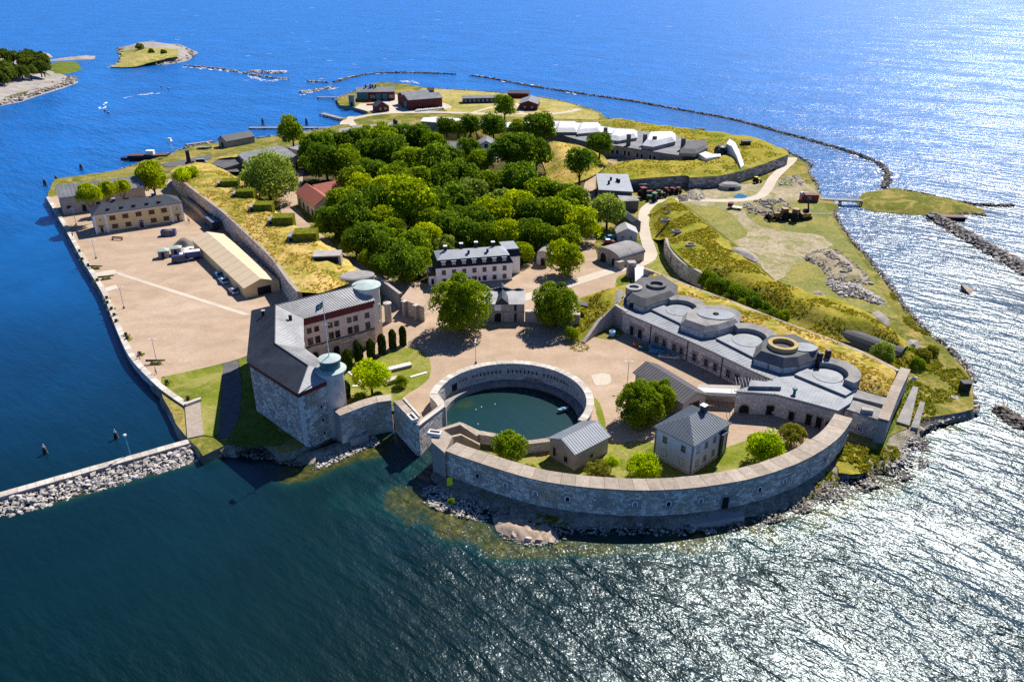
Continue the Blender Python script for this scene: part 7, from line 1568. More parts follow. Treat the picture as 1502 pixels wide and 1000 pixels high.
rock_line('rock_reef', 'pale rocky reef with surf at the left harbour entrance', [(440, 136), (455, 134), (470, 132), (488, 128)], 4, 200, (.6, 1.6), 'rock_pale', 1.0)
rock_line('rock_reef', 'pale low skerry with breaking surf near the straight rock line', [(368, 105), (385, 106), (402, 107), (418, 107)], 6, 140, (.7, 1.8), 'rock_pale', .9)
rock_line('right_rocks', 'dark rock pile at the right edge of the photo below the glitter', [(1466, 600), (1480, 612), (1500, 622), (1530, 640)], 3.0, 420, (.35, .9), 'rock_dark', 1.0)
o = boulder('boulder', *P2(1469, 598, .8), 1.0, 1.1, M['ochre_concrete']); tag(o, 'ochre topped rock at the tip of the right edge rocks', 'boulder')
rock_line('shore_revetment', 'band of dark shore stones along the right side of the field', [(1222, 312), (1244, 348), (1270, 376), (1300, 413), (1324, 448), (1353, 482), (1386, 506), (1415, 537), (1426, 560)], 1.6, 800, (.3, .8), 'rock', .9)
rock_line('shore_revetment', 'shore stones round the fort turf by the end of the white road', [(1150, 219), (1160, 226), (1174, 232), (1190, 242), (1184, 250), (1196, 268), (1200, 284)], 1.6, 300, (.4, 1.0), 'rock', .9)
rock_line('shore_revetment', 'thin line of pale stones along the far shore of the island', [(1120, 212), (1040, 200), (960, 190), (890, 175), (860, 159), (790, 143), (700, 134), (620, 129), (560, 122), (515, 136), (494, 146), (500, 155), (540, 166)], 1.6, 900, (.4, 1.1), 'rock', .8)
rock_line('shore_revetment', 'thin line of pale stones along the far left shore', [(500, 184), (470, 191), (420, 198), (330, 209), (290, 213), (245, 227), (175, 250)], 1.4, 420, (.4, 1.0), 'rock', .8)
sheet('island', ZZ([(-120, 90, 1), (-20, 80, 1), (20, 84, 1), (60, 92, 1), (74, 104, 1), (112, 116, .3), (113, 121, .2), (95, 128, .2), (62, 138, .2), (30, 149, .2), (0, 155, .2), (-60, 168, .2), (-160, 170, .2)]), M['grey_outcrop'], res=4, top=8.0, slope=45, rough=2.5, rough_s=.05, kind='structure', skirt=(-1, 3))
sheet('island_scrub', ZZ([(-110, 93, 2.2), (-20, 84, 2.2), (20, 87, 2.4), (58, 97, 2.6), (70, 108, 2.6), (80, 116, 1.6), (60, 128, 1.6), (30, 138, 1.8), (0, 145, 1.8), (-60, 158, 1.8), (-130, 160, 1.8)]), M['green_grass'], res=4, top=8.6, slope=40, rough=2.5, rough_s=.05, kind='structure', jag=3)
sheet('meadow_point', ZZ([(60, 96, .3), (85, 92, .2), (112, 91, .2), (120, 102, .2), (100, 108, .2), (78, 112, .3), (70, 106, .3)]), M['green_grass'], res=5, top=1.4, slope=6, kind='structure', skirt=(-1, 2))
sheet('skerry', ZZ([(-20, 82, .2), (40, 79, .2), (70, 78, .2), (78, 84, .1), (40, 88, .2), (-20, 88, .2)]), M['grey_outcrop'], res=6, top=2.2, slope=8, rough=1, rough_s=.08, kind='structure', skirt=(-1, 2)); sheet('skerry', ZZ([(70, 88, .1), (105, 84, .1), (140, 82, .1), (138, 87, .1), (100, 88.5, .1), (75, 90, .1)]), M['grey_outcrop'], res=6, top=1.8, slope=8, rough=1, rough_s=.08, kind='structure', skirt=(-1, 2))
sheet('islet', ZZ([(157, 99, .2), (174, 93, .2), (176, 86, .2), (171, 70, .2), (190, 67, .2), (222, 64, .2), (262, 65, .2), (290, 77, .2), (275, 89, .2), (250, 94, .2), (215, 96, .2), (185, 100, .2)]), M['grey_outcrop'], res=6, top=5.0, slope=25, rough=1.8, rough_s=.05, kind='structure', skirt=(-1, 3))
sheet('islet_meadow', ZZ([(160, 99, .8), (176, 92, 1.2), (178, 74, 2.0), (215, 69, 4.6), (262, 72, 5.4), (262, 82, 5.0), (222, 92, 2.8), (205, 97, 1.2), (185, 99, .9)]), M['far_grass'], res=6, top=6.2, slope=22, rough=1.8, rough_s=.05, kind='structure', jag=4)
random.seed(5)
for i in range(46):
    u, v = random.random(), random.random(); px, py = -70 + 135 * u, 82 + (66 - 46 * u) * v
    tree(px, py, random.uniform(8, 13), 'p', 'dark green tree of the thicket on the far left island', 'thicket on the far left island', 5.0, 'island_tree', hk=.9)
for px, py, r, l in ((205, 70, 6, 'dark bush on the left of the far islet'), (222, 76, 5, 'low dark bush on the far islet'), (240, 78, 5, 'dark bush at the middle of the far islet')): tree(px, py, r, 'p', l, None, 4.0, 'shrub', 'shrub', .7)
for nm, pts, n, lab in (('island_rocks', [(0, 153), (30, 147), (60, 136), (95, 126), (112, 119), (110, 112), (100, 113), (60, 126), (30, 136), (0, 143)], 420, 'grey rocks along the shore of the far left island'), ('islet_rocks', [(215, 95), (250, 93), (275, 88), (290, 78), (262, 66), (235, 65), (250, 76), (240, 86)], 300, 'grey rocks on the seaward side of the far islet'), ('islet_rocks', [(160, 98), (174, 92), (176, 86), (172, 70), (190, 68), (184, 84), (182, 95)], 140, 'grey rocks on the left shore of the far islet')):
    rubble(nm, scatter(PL(pts, .8), n, (.7, 2.2), .8), M['rock'], label=lab, cat='rocks')
# surf and whitecaps
def foam_mat():
    m, nt, b = new_mat('foam'); b.inputs['Base Color'].default_value = (.82, .85, .88, 1); b.inputs['Roughness'].default_value = .8; return m
M['foam'] = foam_mat()
mb = MB()
def streak(x, y, l, wd, a):
    n = 7; pts = []
    for i in range(n + 1):
        t = i / n; ww = wd * math.sin(math.pi * t) * random.uniform(.5, 1.1); s = (t - .5) * l; pts.append((s, ww))
    up = [(x + s * math.cos(a) - w_ * math.sin(a), y + s * math.sin(a) + w_ * math.cos(a), .12) for s, w_ in pts[1:-1]]; dn = [(x + s * math.cos(a) + w_ * math.sin(a) * .6, y + s * math.sin(a) - w_ * math.cos(a) * .6, .12) for s, w_ in pts[1:-1]]
    k = len(up); mb.add(up + dn, [(i, k + i, k + i + 1, i + 1) for i in range(k - 1)])
for _ in range(70):
    px, py = random.uniform(20, 1000), random.uniform(12, 130)
    if px > 480 and py > 100 or (px < 300 and py > 60): continue
    p = P2(px, py, 0); s = random.uniform(.5, 1.5) * p[1] / 700; streak(p[0], p[1], 5 * s, .55 * s, random.uniform(-.2, .25))
for pts, n in (([(190, 143), (230, 137)], 8), ([(146, 163), (158, 152)], 6), ([(270, 98), (330, 104), (360, 108)], 30), ([(362, 112), (395, 119), (420, 116)], 30), ([(370, 104), (420, 105)], 24), ([(490, 117), (540, 109), (620, 106)], 20), ([(700, 111), (780, 126), (850, 138)], 26), ([(590, 119), (612, 122)], 14), ([(1240, 222), (1290, 240), (1310, 262)], 24), ([(440, 139), (490, 130)], 16), ([(1280, 86 + 160), (1300, 262)], 6)):
    c = PL(pts, 0)
    for _ in range(n): p, a = along(c, random.random() * dist_sum(c)); streak(p[0] + random.uniform(-3, 3), p[1] + random.uniform(-4, 4), random.uniform(3, 8), random.uniform(.4, 1.3), a + random.uniform(-.3, .3))
o = mb.build('surf', M['foam'], kind='stuff', fix=False); tag(o, 'white surf and whitecaps on the blue sea', 'surf')
# ---------------------------------------------------------------- vehicles, people and small things
def car(px, py, rz, label, body, name='parked_car', cat='car', l=4.3, w=1.8, h=1.45, van=False, z=2.06, top=None, group='cars parked along the canvas hall'):
    p = P2(px, py, z); r = thing(name, label, cat, (*p, z), rz, group); m = MB()
    def sec(x, z0, z1, k): return [(x, -w / 2 * k, z0), (x, w / 2 * k, z0), (x, w / 2 * k, z1), (x, -w / 2 * k, z1)]
    m.rings([sec(-l / 2, .35, .75, .86), sec(-l * .42, .25, .85, 1), sec(l * .30, .25, .88, 1), sec(l * .46, .25, .8, .96), sec(l / 2, .35, .65, .84)]); m.build('body', body, r)
    m = MB(); x0, x1, t0, t1 = (-l * .48, l * .34, -l * .46, l * .22) if van else (-l * .40, l * .22, -l * .26, l * .08)
    hh = h + (.55 if van else 0)
    m.rings([[(x0, -w * .47, .86), (x1, -w * .47, .86), (x1, w * .47, .86), (x0, w * .47, .86)], [(t0, -w * .40, hh), (t1, -w * .40, hh), (t1, w * .40, hh), (t0, w * .40, hh)]]); m.build('cabin', M['glass'], r)
    m = MB(); m.rings([[(t0 - .03, -w * .41, hh - .02), (t1 + .03, -w * .41, hh - .02), (t1 + .03, w * .41, hh - .02), (t0 - .03, w * .41, hh - .02)], [(t0 + .1, -w * .38, hh + .06), (t1 - .1, -w * .38, hh + .06), (t1 - .1, w * .38, hh + .06), (t0 + .1, w * .38, hh + .06)]]); m.build('roof', top or body, r)
    for sx in (-.30, .31):
        for sy in (-1, 1): m = MB(); m.tube((l * sx, sy * w * .42, .33), (l * sx, sy * w * .51, .33), .33, n=12); m.build('wheel', M['rubber'], r)
    return r
silver = plain('silver_paint', (.42, .45, .50), .3, .06, 1.0, metallic=.3, spec=.5)
HA = math.atan2(42.1, -29.8)
car(321, 405, HA, 'blue parked car, farthest in the shaded row beside the canvas hall', M['cyan_paint']); car(328, 414, HA, 'pale blue parked car in the middle of the row beside the canvas hall', plain('pale_blue_paint', (.35, .5, .65), .35, .06, 1.0)); car(343, 429, HA, 'silver parked car nearest the hall gable', silver)
car(265, 384, .35, 'dark blue van with a glossy roof beside the white and blue truck', M['blue_paint'], 'van', 'van', 5.2, 2.0, 1.6, True, group=None)
def truck(px, py, rz, label, cabm, boxm, topm, l=6.5, w=2.2, h=2.6, z=2.06, name='truck'):
    p = P2(px, py, z); r = thing(name, label, 'truck', (*p, z), rz); m = MB(); m.rings([[(l * .5, -w / 2, .5), (l * .5, w / 2, .5), (l * .24, w / 2, .5), (l * .24, -w / 2, .5)][::-1], [(l * .5, -w / 2, 1.3), (l * .5, w / 2, 1.3), (l * .24, w / 2, 1.3), (l * .24, -w / 2, 1.3)][::-1], [(l * .44, -w * .45, 2.2), (l * .44, w * .45, 2.2), (l * .25, w * .45, 2.2), (l * .25, -w * .45, 2.2)][::-1]]); m.build('cab', cabm, r)
    m = MB(); m.bx(-l / 2, l * .22, -w / 2, w / 2, .8, h); m.build('box', boxm, r); m = MB(); m.bx(-l / 2 - .02, l * .22 + .02, -w / 2 - .02, w / 2 + .02, h, h + .12); m.build('box_roof', topm, r)
    m = MB(); m.bx(-l / 2, l * .45, -w * .3, w * .3, .45, .8); m.build('chassis', M['black_metal'], r); m = MB(); m.bx(l * .44, l * .49, -w * .4, w * .4, 1.35, 2.05); m.build('windscreen', M['glass'], r)
    for sx in (-.32, .36):
        for sy in (-1, 1): m = MB(); m.tube((l * sx, sy * w * .38, .45), (l * sx, sy * w * .51, .45), .45, n=12); m.build('wheel', M['rubber'], r)
    return r
truck(279, 380, 3.5, 'blue truck with a white roofed box at the far end of the canvas hall', M['white_paint'], M['blue_paint'], M['white_paint'])
truck(311, 333, HA, 'long dark blue lorry in the shaded ditch beside the rampart wall', M['navy'], M['navy'], plain('dull_blue', (.10, .14, .19), .6, .15, .6), 11, 2.5, 3.2)
r_ = thing('skip', 'blue open skip container in front of the yellow barrack', 'skip', P(248, 345, 2.03), .2); m = MB(); n_ = [(-2.2, -1, 0), (2.2, -1, 0), (2.2, 1, 0), (-2.2, 1, 0)]
for q in (((-2.4, 2.4, -1.15, -1.0)), ((-2.4, 2.4, 1.0, 1.15)), ((-2.4, -2.2, -1.0, 1.0)), ((2.2, 2.4, -1.0, 1.0))): m.bx(*q, .15, 1.9)
m.bx(-2.4, 2.4, -1.15, 1.15, 0, .2); m.build('tub', M['blue_paint'], r_); m = MB(); m.lathe((0, 0, .2), [(1.9, 0), (1.6, 1.3), (.5, 1.9)], 9, sx=1.1); m.build('waste', M['rock_dark'], r_)
for px, py, l in ((241, 377, 'left one of the pair of small green roofed booths'), (259.5, 373, 'right one of the pair of small green roofed booths')):
    r_ = thing('booth', l, 'booth', P(px, py, 2.03), .25); m = MB(); m.bx(-1.5, 1.5, -1.2, 1.2, 0, 2.3); m.build('wall', M['wood_grey'], r_); m = MB(); m.rings([fr(-1.8, 1.8, -1.5, 1.5, 2.3), fr(-1.8, 1.8, -1.5, 1.5, 2.4), fr(-.3, .3, -.2, .2, 3.0)]); m.build('roof', plain('pale_green_roof', (.36, .43, .38), .7, .1, .6), r_); opening(r_, -.1, -1.2, .1, .9, 1.9, 0, M['wood_grey'])
r_ = thing('tarp_heap', 'grey camouflage tarpaulin over a heap beside the green roofed booths', 'tarpaulin', P(267, 358, 2)); o = sheet('tarp', Z([(253, 360), (262, 352), (276, 351), (284, 356), (282, 364), (266, 363)], 2.05), M['rock'], res=.7, top=3.6, slope=2.2, rough=.5, rough_s=.5, parent=r_); o.location = -r_.location
r_ = thing('tarp_sheet', 'white tarpaulin sheet on the ground beside the canvas hall end', 'tarpaulin', P(278, 364, 2)); o = sheet('tarp', Z([(268, 364), (283, 361), (286, 366), (276, 370)], 2.05), M['white'], res=.6, top=2.7, slope=1.5, rough=.2, rough_s=.8, parent=r_); o.location = -r_.location
r_ = thing('bench', 'dark wooden bench on the parade ground before the yellow barrack', 'bench', P(172, 352, 2.03), -.15)
m = MB(); m.bx(-2, 2, -.3, .3, .5, .6); m.build('seat', M['wood_brown'], r_); m = MB(); m.bx(-2, 2, .3, .4, .7, 1.1); m.build('backrest', M['wood_brown'], r_)
for x in (-1.7, 1.7): m = MB(); m.bx(x - .1, x + .1, -.3, .4, 0, .5); m.build('leg', M['wood_brown'], r_)
lm = MB(); lm.tube((0, 0, 0), (0, 0, 6.0), .09, .06, 8); LPOLE = lm.mesh('pole', M['steel']); lm = MB(); lm.box((0, 0, 6.05), (1.5, .08, .08)); lm.lathe((-.75, 0, 5.95), [(.25, 0), (.25, .12), (.1, .2)], 8); lm.lathe((.75, 0, 5.95), [(.25, 0), (.25, .12), (.1, .2)], 8); LHEAD = lm.mesh('lamp_head', M['white_paint']); lm = MB(); lm.lathe((0, 0, 0), [(.3, 0), (.25, .5)], 8); LBASE = lm.mesh('base', M['concrete_dark'])
for px, py, l in ((141, 379, 'double headed lamp post on the parade ground before the yellow barrack'), (182, 452, 'double headed lamp post half way along the quay'), (230, 531, 'double headed lamp post by the grass plinth near the quay bend'), (698, 533, 'slim lamp post at the rim of the round basin'), (920, 565, 'slim lamp post standing alone in the courtyard'), (112, 330, 'lamp post beside the shaded end of the yellow barrack')):
    r_ = thing('lamp_post', l, 'lamp post', P(px, py, 2.02), random.random() * 3, 'lamp posts'); link('pole', LPOLE, r_); link('lamp_head', LHEAD, r_); link('base', LBASE, r_)
r_ = thing('beacon_pole', 'pale blue pole with a white lamp on the breakwater', 'beacon', P(191, 666, 1.85)); m = MB(); m.tube((0, 0, 0), (-.15, 0, 4.2), .12, .08, 8); m.build('pole', M['cyan_paint'], r_); m = MB(); m.lathe((-.15, 0, 4.1), [(.1, 0), (.3, .15), (.3, .45), (.05, .6)], 10); m.build('lamp', M['white_paint'], r_)
r_ = thing('yellow_sign', 'plain yellow sign board on a post at the foot of the battery wall', 'sign', P(660, 716, 1.2), .35); m = MB(); m.bx(-.5, .5, -.04, .04, .7, 2.4); m.build('board', plain('sign_yellow', (.78, .74, .01), .6, .04, 1.0), r_); m = MB(); m.tube((0, .1, -.5), (0, .1, 2.3), .06); m.build('post', M['steel'], r_)
tree(662, 735, 5, 'm', 'tuft of green weed among the pale stones below the yellow sign', None, 1.0, 'weed', 'plant', .6, trunk=False)
# people
def person_mesh():
    J = [(0, 0, .95), (0, 0, 1.25), (0, 0, 1.45), (0, -.02, 1.55), (0, -.03, 1.68), (.1, 0, .9), (.11, .1, .5), (.12, .02, .06), (.12, -.16, .04), (-.1, 0, .9), (-.11, -.12, .5), (-.12, -.05, .06), (-.12, -.22, .04), (.2, 0, 1.42), (.26, .05, 1.15), (.27, -.1, .9), (-.2, 0, 1.42), (-.26, -.03, 1.15), (-.27, -.16, .92)]
    E_ = [(0, 1), (1, 2), (2, 3), (3, 4), (0, 5), (5, 6), (6, 7), (7, 8), (0, 9), (9, 10), (10, 11), (11, 12), (2, 13), (13, 14), (14, 15), (2, 16), (16, 17), (17, 18)]
    rad = [.16, .15, .13, .06, .11, .1, .075, .05, .045, .1, .075, .05, .045, .07, .05, .04, .07, .05, .04]
    me = bpy.data.meshes.new('person'); me.from_pydata(J, E_, []); o = link('person', me); md = o.modifiers.new('skin', 'SKIN'); o.modifiers.new('sub', 'SUBSURF').levels = 1
    for i, v in enumerate(me.skin_vertices[0].data): v.radius = (rad[i], rad[i] * .8); v.use_root = i == 0
    dg = bpy.context.evaluated_depsgraph_get(); r = bpy.data.meshes.new_from_object(o.evaluated_get(dg)); bpy.data.objects.remove(o); return r
PM = person_mesh()
def person_mats(top, legs): return [plain('skin', (.55, .33, .24), .8, .05, 2.0), top, legs]
for px, py, l, tp, lg in ((276, 325, 'person in a light shirt at the right corner of the yellow barrack', 'white', 'navy'), (278, 328, 'person in dark clothes beside the one in the light shirt', 'navy', 'wood_grey'), (205, 526, 'person in dark clothes standing at the quay bend', 'navy', 'navy'), (229, 548, 'person in a pale pink top near the quay corner', 'coping_pale', 'navy'), (107, 348, 'person in dark clothes on the quay beside the yellow barrack', 'black_metal', 'navy'), (968, 576, 'person in a dark jacket in the courtyard by the barn', 'navy', 'black_metal'), (809, 484, 'person in a red top in the shade of the right courtyard tree', 'red_paint', 'navy')):
    o = link('person', PM.copy(), None, P(px, py, 2.05), (0, 0, random.random() * 6)); tag(o, l, 'person'); me = o.data
    for mm in (M['pink_wall'], M[tp], M[lg]): me.materials.append(mm)
    for f in me.polygons: z = f.center.z; f.material_index = 0 if z > 1.5 or (abs(f.center.x) > .22 and z < 1.1) else (1 if z > .92 else 2)
    h_ = MB(); h_.lathe((0, -.02, 1.66), [(.125, 0), (.13, .06), (.06, .15)], 10); h_.build('hair', M['wood_brown'], o)
# quay furniture
for k, (px, py) in enumerate([(117, 370), (121, 382), (130, 391), (143, 413), (157, 439), (158, 446), (164, 455), (168, 464), (171, 473), (185, 493), (187, 498), (205, 521), (245, 563), (276, 587)]):
    r_ = thing('bollard', 'black mooring bollard with a tuft of grass on the quay edge', 'bollard', P(px, py, 2.05), 0, 'bollards along the quay'); m = MB(); m.lathe((0, 0, 0), [(.35, 0), (.3, .6), (.45, .75), (.4, .95)], 10); m.build('post', M['black_metal'], r_); m = MB()
    for i in range(26): a = random.random() * 6.28; d = random.uniform(.3, 1.1); h0 = random.uniform(.3, .7); m.add([(d * math.cos(a) - .15, d * math.sin(a), 0), (d * math.cos(a) + .15, d * math.sin(a) + .1, 0), (d * math.cos(a) * 1.15, d * math.sin(a) * 1.15, h0)], [(0, 1, 2)], random.random())
    o = m.build('tuft', M['leaf_olive'], r_, fix=False, kind='stuff')
for px, py, rz, l in ((229, 533, .1, 'old black gun barrel on a grassy plinth near the quay bend'), (156, 409, .45, 'old dark gun barrel on a plinth beside the pale slab'), (140, 394, .1, 'old dark gun barrel on grass by the pale landing slab')):
    r_ = thing('old_cannon', l, 'cannon', P(px, py, 2.05), rz); m = MB(); m.bx(-1.2, 1.2, -.7, .7, 0, .35); m.build('plinth', M['lawn'], r_); m = MB(); m.tube((-2.2, 0, .9), (2.2, 0, .75), .28, .18, 10); m.build('barrel', M['black_metal'], r_)
    for x in (-.9, .7): m = MB(); m.bx(x - .15, x + .15, -.4, .4, .3, .8); m.build('cradle', M['wood_grey'], r_)
# clutter along the rampart wall and in the courtyard
wq = [P2(*p, 2.0) for p in [(341, 349), (352, 360), (366, 374), (380, 389), (394, 403), (404, 413)]]
for k in range(26):
    p, a = along(wq, (k + random.uniform(.1, .8)) * dist_sum(wq) / 26); r_ = thing('crate', 'pale wooden crate in the shaded row between canvas hall and rampart wall', 'crate', (*p, 2.02), a + random.uniform(-.3, .3), 'crates along the rampart wall'); m = MB(); s = random.uniform(.7, 1.1); m.box((0, 0, s * .4), (s * 1.3, s, s * .8)); m.build('box', M['bleached'] if k % 3 else M['wood_grey'], r_); m = MB(); m.box((0, 0, s * .8 + .04), (s * 1.4, s * 1.1, .08)); m.build('lid', M['concrete_pale'], r_)
def small_boat(px, py, rz, label, hull, l=5.0, z=2.05, cat='boat', group=None, tarp=None):
    r = thing('small_boat', label, cat, P(px, py, z), rz, group); m = MB(); rows = []
    for t, k in ((-.5, .75), (-.25, 1), (.1, .95), (.35, .6), (.5, .06)): w = l * .18 * k; rows.append([(l * t, -w * .4, .05), (l * t, w * .4, .05), (l * t, w, .75 + .2 * max(0, t)), (l * t, -w, .75 + .2 * max(0, t))])
    m.rings(rows); m.build('hull', hull, r); m = MB(); rows = [[(p[0] * .96, p[1] * .85, .76 + .25 * (1 - abs(p[1])) * 0) for p in (q[2], q[3])] for q in rows]
    m.add([v for q in rows for v in q], [(2 * i, 2 * i + 1, 2 * i + 3, 2 * i + 2) for i in range(4)]); o = m.build('deck', tarp or M['wood_grey'], r, fix=False); o.location.z = .06; m = MB(); m.bx(-l * .1, l * .02, -l * .14, l * .14, .8, .95); m.build('thwart', M['wood_grey'], r); return r
small_boat(955, 513, -.35, 'teal covered boat lying in the shade of the gun battery', M['teal_paint'], 6, tarp=M['teal_paint']); small_boat(981, 525, -.3, 'pale grey boat lying in the shade of the gun battery', M['concrete_pale'], 5); small_boat(964, 518, -.3, 'small bright blue boat beside the teal one', M['cyan_paint'], 4, tarp=M['cyan_paint']); small_boat(937, 507, 0, 'small orange boat left of the teal one', M['orange'], 3, tarp=M['orange'])
r_ = thing('water_tank', 'pale blue tank in the shaded corner of the battery', 'tank', P(898, 492, 2.05)); m = MB(); m.lathe((0, 0, 0), [(.8, 0), (.85, 1.2), (.4, 1.5)], 14); m.build('tank', plain('tank_blue', (.25, .48, .75), .5, .06, 1.0), r_); m = MB(); m.lathe((0, 0, 1.5), [(.3, 0), (.3, .15)], 10); m.build('lid', M['navy'], r_)
small_boat(826, 603, .5, 'small pale dinghy floating at the right side of the round basin', M['coping_pale'], 2.6, .0, tarp=M['cyan_paint'])
for px, py, l in ((605, 625, ''), (698, 601, ''), (706, 597, ''), (726, 593, ''), (701, 622, '')):
    if px < 650: continue
    o = MB(); o.lathe((0, 0, -.15), [(.06, 0), (.16, .1), (.16, .25), (.05, .35)], 8); b_ = o.build('buoy', M['white_paint']); b_.location = P(px, py, 0); tag(b_, 'small white buoy floating in the round basin', 'buoy', 'white buoys in the basin')
for px, py in ((154, 163), (159, 166), (237, 128), (247, 131)):
    o = MB(); o.lathe((0, 0, -.3), [(.3, 0), (.7, .4), (.7, .9), (.2, 1.3)], 10); b_ = o.build('buoy', M['red_paint']); b_.location = P(px, py, 0); tag(b_, 'small red buoy on the open water left of the island', 'buoy', 'red buoys off the island')
# garden furniture
def garden_wall(name, label, a, b, wd, h, m_, n):
    A, B = Vector(P2(*a, 2.1)), Vector(P2(*b, 2.1)); r = thing(name, label, 'bench' if 'bench' in name else 'kerb', (*A, 2.05), frame(A, B)); L = (B - A).length; o = MB(); o.bx(0, L, -wd / 2, wd / 2, 0, h * .7); o.build('base', M['coping'], r)
    for i in range(n): o = MB(); o.bx(L * i / n + .02, L * (i + 1) / n - .02, -wd / 2 - .05, wd / 2 + .05, h * .7, h); o.build('slab', m_, r)
garden_wall('stone_bench', 'long white stone bench on the garden lawn', (564, 546), (603, 536.5), 1.2, .8, M['white'], 9); garden_wall('lawn_kerb', 'thin white kerb line across the lower garden lawn', (602, 553), (626, 546), .5, .15, M['white'], 6); garden_wall('lawn_kerb', 'white kerb line left of the bright garden tree', (511, 545), (531, 561), .4, .15, M['white'], 6); garden_wall('lawn_kerb', 'short white kerb line between tower foot and garden tree', (517, 566), (534, 566), .4, .15, M['white'], 4)
garden_wall('garden_wall', 'low pale wall beside the round garden bush', (566, 563), (590, 556), 1.4, 1.0, M['coping_pale'], 5)
sheet('pale_patch', Z([(868, 550), (882, 546), (893, 548), (897, 556), (888, 564), (874, 563)], Z0 + .05), M['gravel_pale'], res=1.5, jag=1.6, kind='structure')
r_ = thing('landing_steps', 'small stone landing with pale steps at the foot of the keep', 'steps', P(525, 640, 0)); m = MB(); m.prism(PL([(509, 636), (538, 628), (540, 638), (514, 647)], 1.6), -1, 1.9); m.build('block', M['stone_wall'], r_, world=True)
for i in range(3): m = MB(); q = P2(527 + i * 3, 633 - i * .8, 2); m.box((q[0], q[1] - .5 + i * .1, 2.1 + .2 * i), (1.2, .7, .4), .25); m.build('step', M['coping_pale'], r_, world=True)
# upper yard and building site
car(896, 351, .2, 'blue car parked under the grey green tree by the vaulted casemate', M['cyan_paint'], group=None, z=2.1); car(893, 357, .2, 'red and white car beside the vaulted casemate', M['red_paint'], top=M['white_paint'], group=None, z=2.1)
def tractor(px, py, rz, label, col, s=1.0, name='tractor', cat='tractor'):
    r = thing(name, label, cat, P(px, py, 2.08), rz); m = MB(); m.bx(0, 2.0 * s, -.45 * s, .45 * s, .9 * s, 1.8 * s); m.build('hood', col, r); m = MB(); m.rings([fr(-1.3 * s, .1, -.8 * s, .8 * s, 1.1 * s), fr(-1.2 * s, 0, -.75 * s, .75 * s, 2.7 * s)]); m.build('cab', M['glass'], r); m = MB(); m.bx(-1.35 * s, .15, -.85 * s, .85 * s, 2.7 * s, 2.85 * s); m.build('cab_roof', col, r)
    for x, rr in ((-.8, .95), (1.6, .6)):
        for y in (-1, 1): m = MB(); m.tube((x * s, y * .75 * s, rr * s), (x * s, y * 1.2 * s, rr * s), rr * s, n=14); m.build('wheel', M['rubber'], r)
    return r
tractor(946, 290, .3, 'big red tractor beside the fort wall', M['red_paint'], 1.5); tractor(957, 295, 2.6, 'green tractor beside the big red one', M['green_paint'], 1.2); tractor(968, 290, .2, 'dark tractor right of the green one', M['black_metal'], 1.1)
for i, px in enumerate((979, 986, 993)): tractor(px, 285 - i * .6, .1 + i, ('left', 'middle', 'right')[i] + ' one of three dark red machines at the fort wall', M['red_paint'], .95, 'farm_machine', 'machine')
r_ = thing('container', 'dark blue container at the foot of the fort wall', 'container', P(937, 279, 2.05), .05); m = MB(); m.bx(-3, 3, -1.2, 1.2, 0, 2.6); m.build('body', M['navy'], r_); m = MB(); m.bx(-2.9, 2.9, -1.1, 1.1, 2.6, 2.7); m.build('lid', M['felt_roof'], r_)
A, B = P2(1175, 296, 2), P2(1200, 296.5, 2); r_, wl_, rf, w = house('red_cabin', 'red site cabin with a small window by the footbridge', 'cabin', A, B, 3.2, 2.6, .3, M['red_paint'], M['maroon'], 'x', 0, .1); window(r_, w * .45, 0, 1.5, 1.3, .9)
def loader(px, py, rz, label, s=1.0):
    r = tractor(px, py, rz, label, M['machine'], s, 'wheel_loader', 'wheel loader'); m = MB()
    for y in (-.5, .5): m.tube((.4 * s, y * s, 1.5 * s), (3.2 * s, y * s, .8 * s), .16 * s, n=6)
    m.build('lift_arm', M['machine'], r); m = MB(); m.add([(3.1 * s, -1.2 * s, .2), (3.1 * s, 1.2 * s, .2), (3.1 * s, 1.2 * s, 1.3 * s), (3.1 * s, -1.2 * s, 1.3 * s), (4.2 * s, -1.2 * s, .15), (4.2 * s, 1.2 * s, .15)], [(0, 1, 2, 3), (0, 4, 5, 1), (0, 3, 4), (1, 5, 2)]); m.build('bucket', M['black_metal'], r)
loader(1146, 322, 3.3, 'dirty yellow wheel loader, left of two near the excavator', 1.5); loader(1162, 323, 2.4, 'dirty yellow wheel loader between the other loader and the excavator', 1.6)
r_ = thing('excavator', 'dark excavator with a raised arm at the edge of the field', 'excavator', P(1180, 321, 2.05), .4); m = MB()
for y in (-1.2, 1.2): mm_ = MB(); mm_.bx(-2.2, 2.2, y - .35, y + .35, 0, .95); mm_.build('track', M['rubber'], r_)
m.bx(-2.2, 1.6, -1.4, 1.4, 1.1, 2.3); m.build('house', M['machine'], r_); m = MB(); m.rings([fr(-.2, 1.6, .2, 1.3, 2.3), fr(-.1, 1.3, .3, 1.2, 3.5)]); m.build('cab', M['glass'], r_); m = MB(); m.tube((1.2, -.3, 2.0), (1.4, 1.2, 7.0), .32, .26, 8); m.build('boom', M['black_metal'], r_); m = MB(); m.tube((1.4, 1.2, 7.0), (.4, 3.4, 9.0), .24, .18, 8); m.build('stick', M['black_metal'], r_); m = MB(); m.bx(-.2, .9, 3.2, 4.2, 8.2, 9.0); m.build('bucket', M['steel'], r_)
r_ = thing('flatbed', 'red and white trailer parked on the dirt track', 'trailer', P(1084, 307, 2.08), -.5); m = MB(); m.bx(-4, 1, -1.2, 1.2, .6, .8); m.build('bed', M['concrete_pale'], r_); m = MB(); m.bx(-4.2, -2.6, -1.2, 1.2, .8, 2.2); m.build('headboard', M['maroon'], r_)
for x in (-3, 0): m = MB(); m.tube((x, -1.2, .35), (x, 1.2, .35), .35, n=10); m.build('axle', M['rubber'], r_)
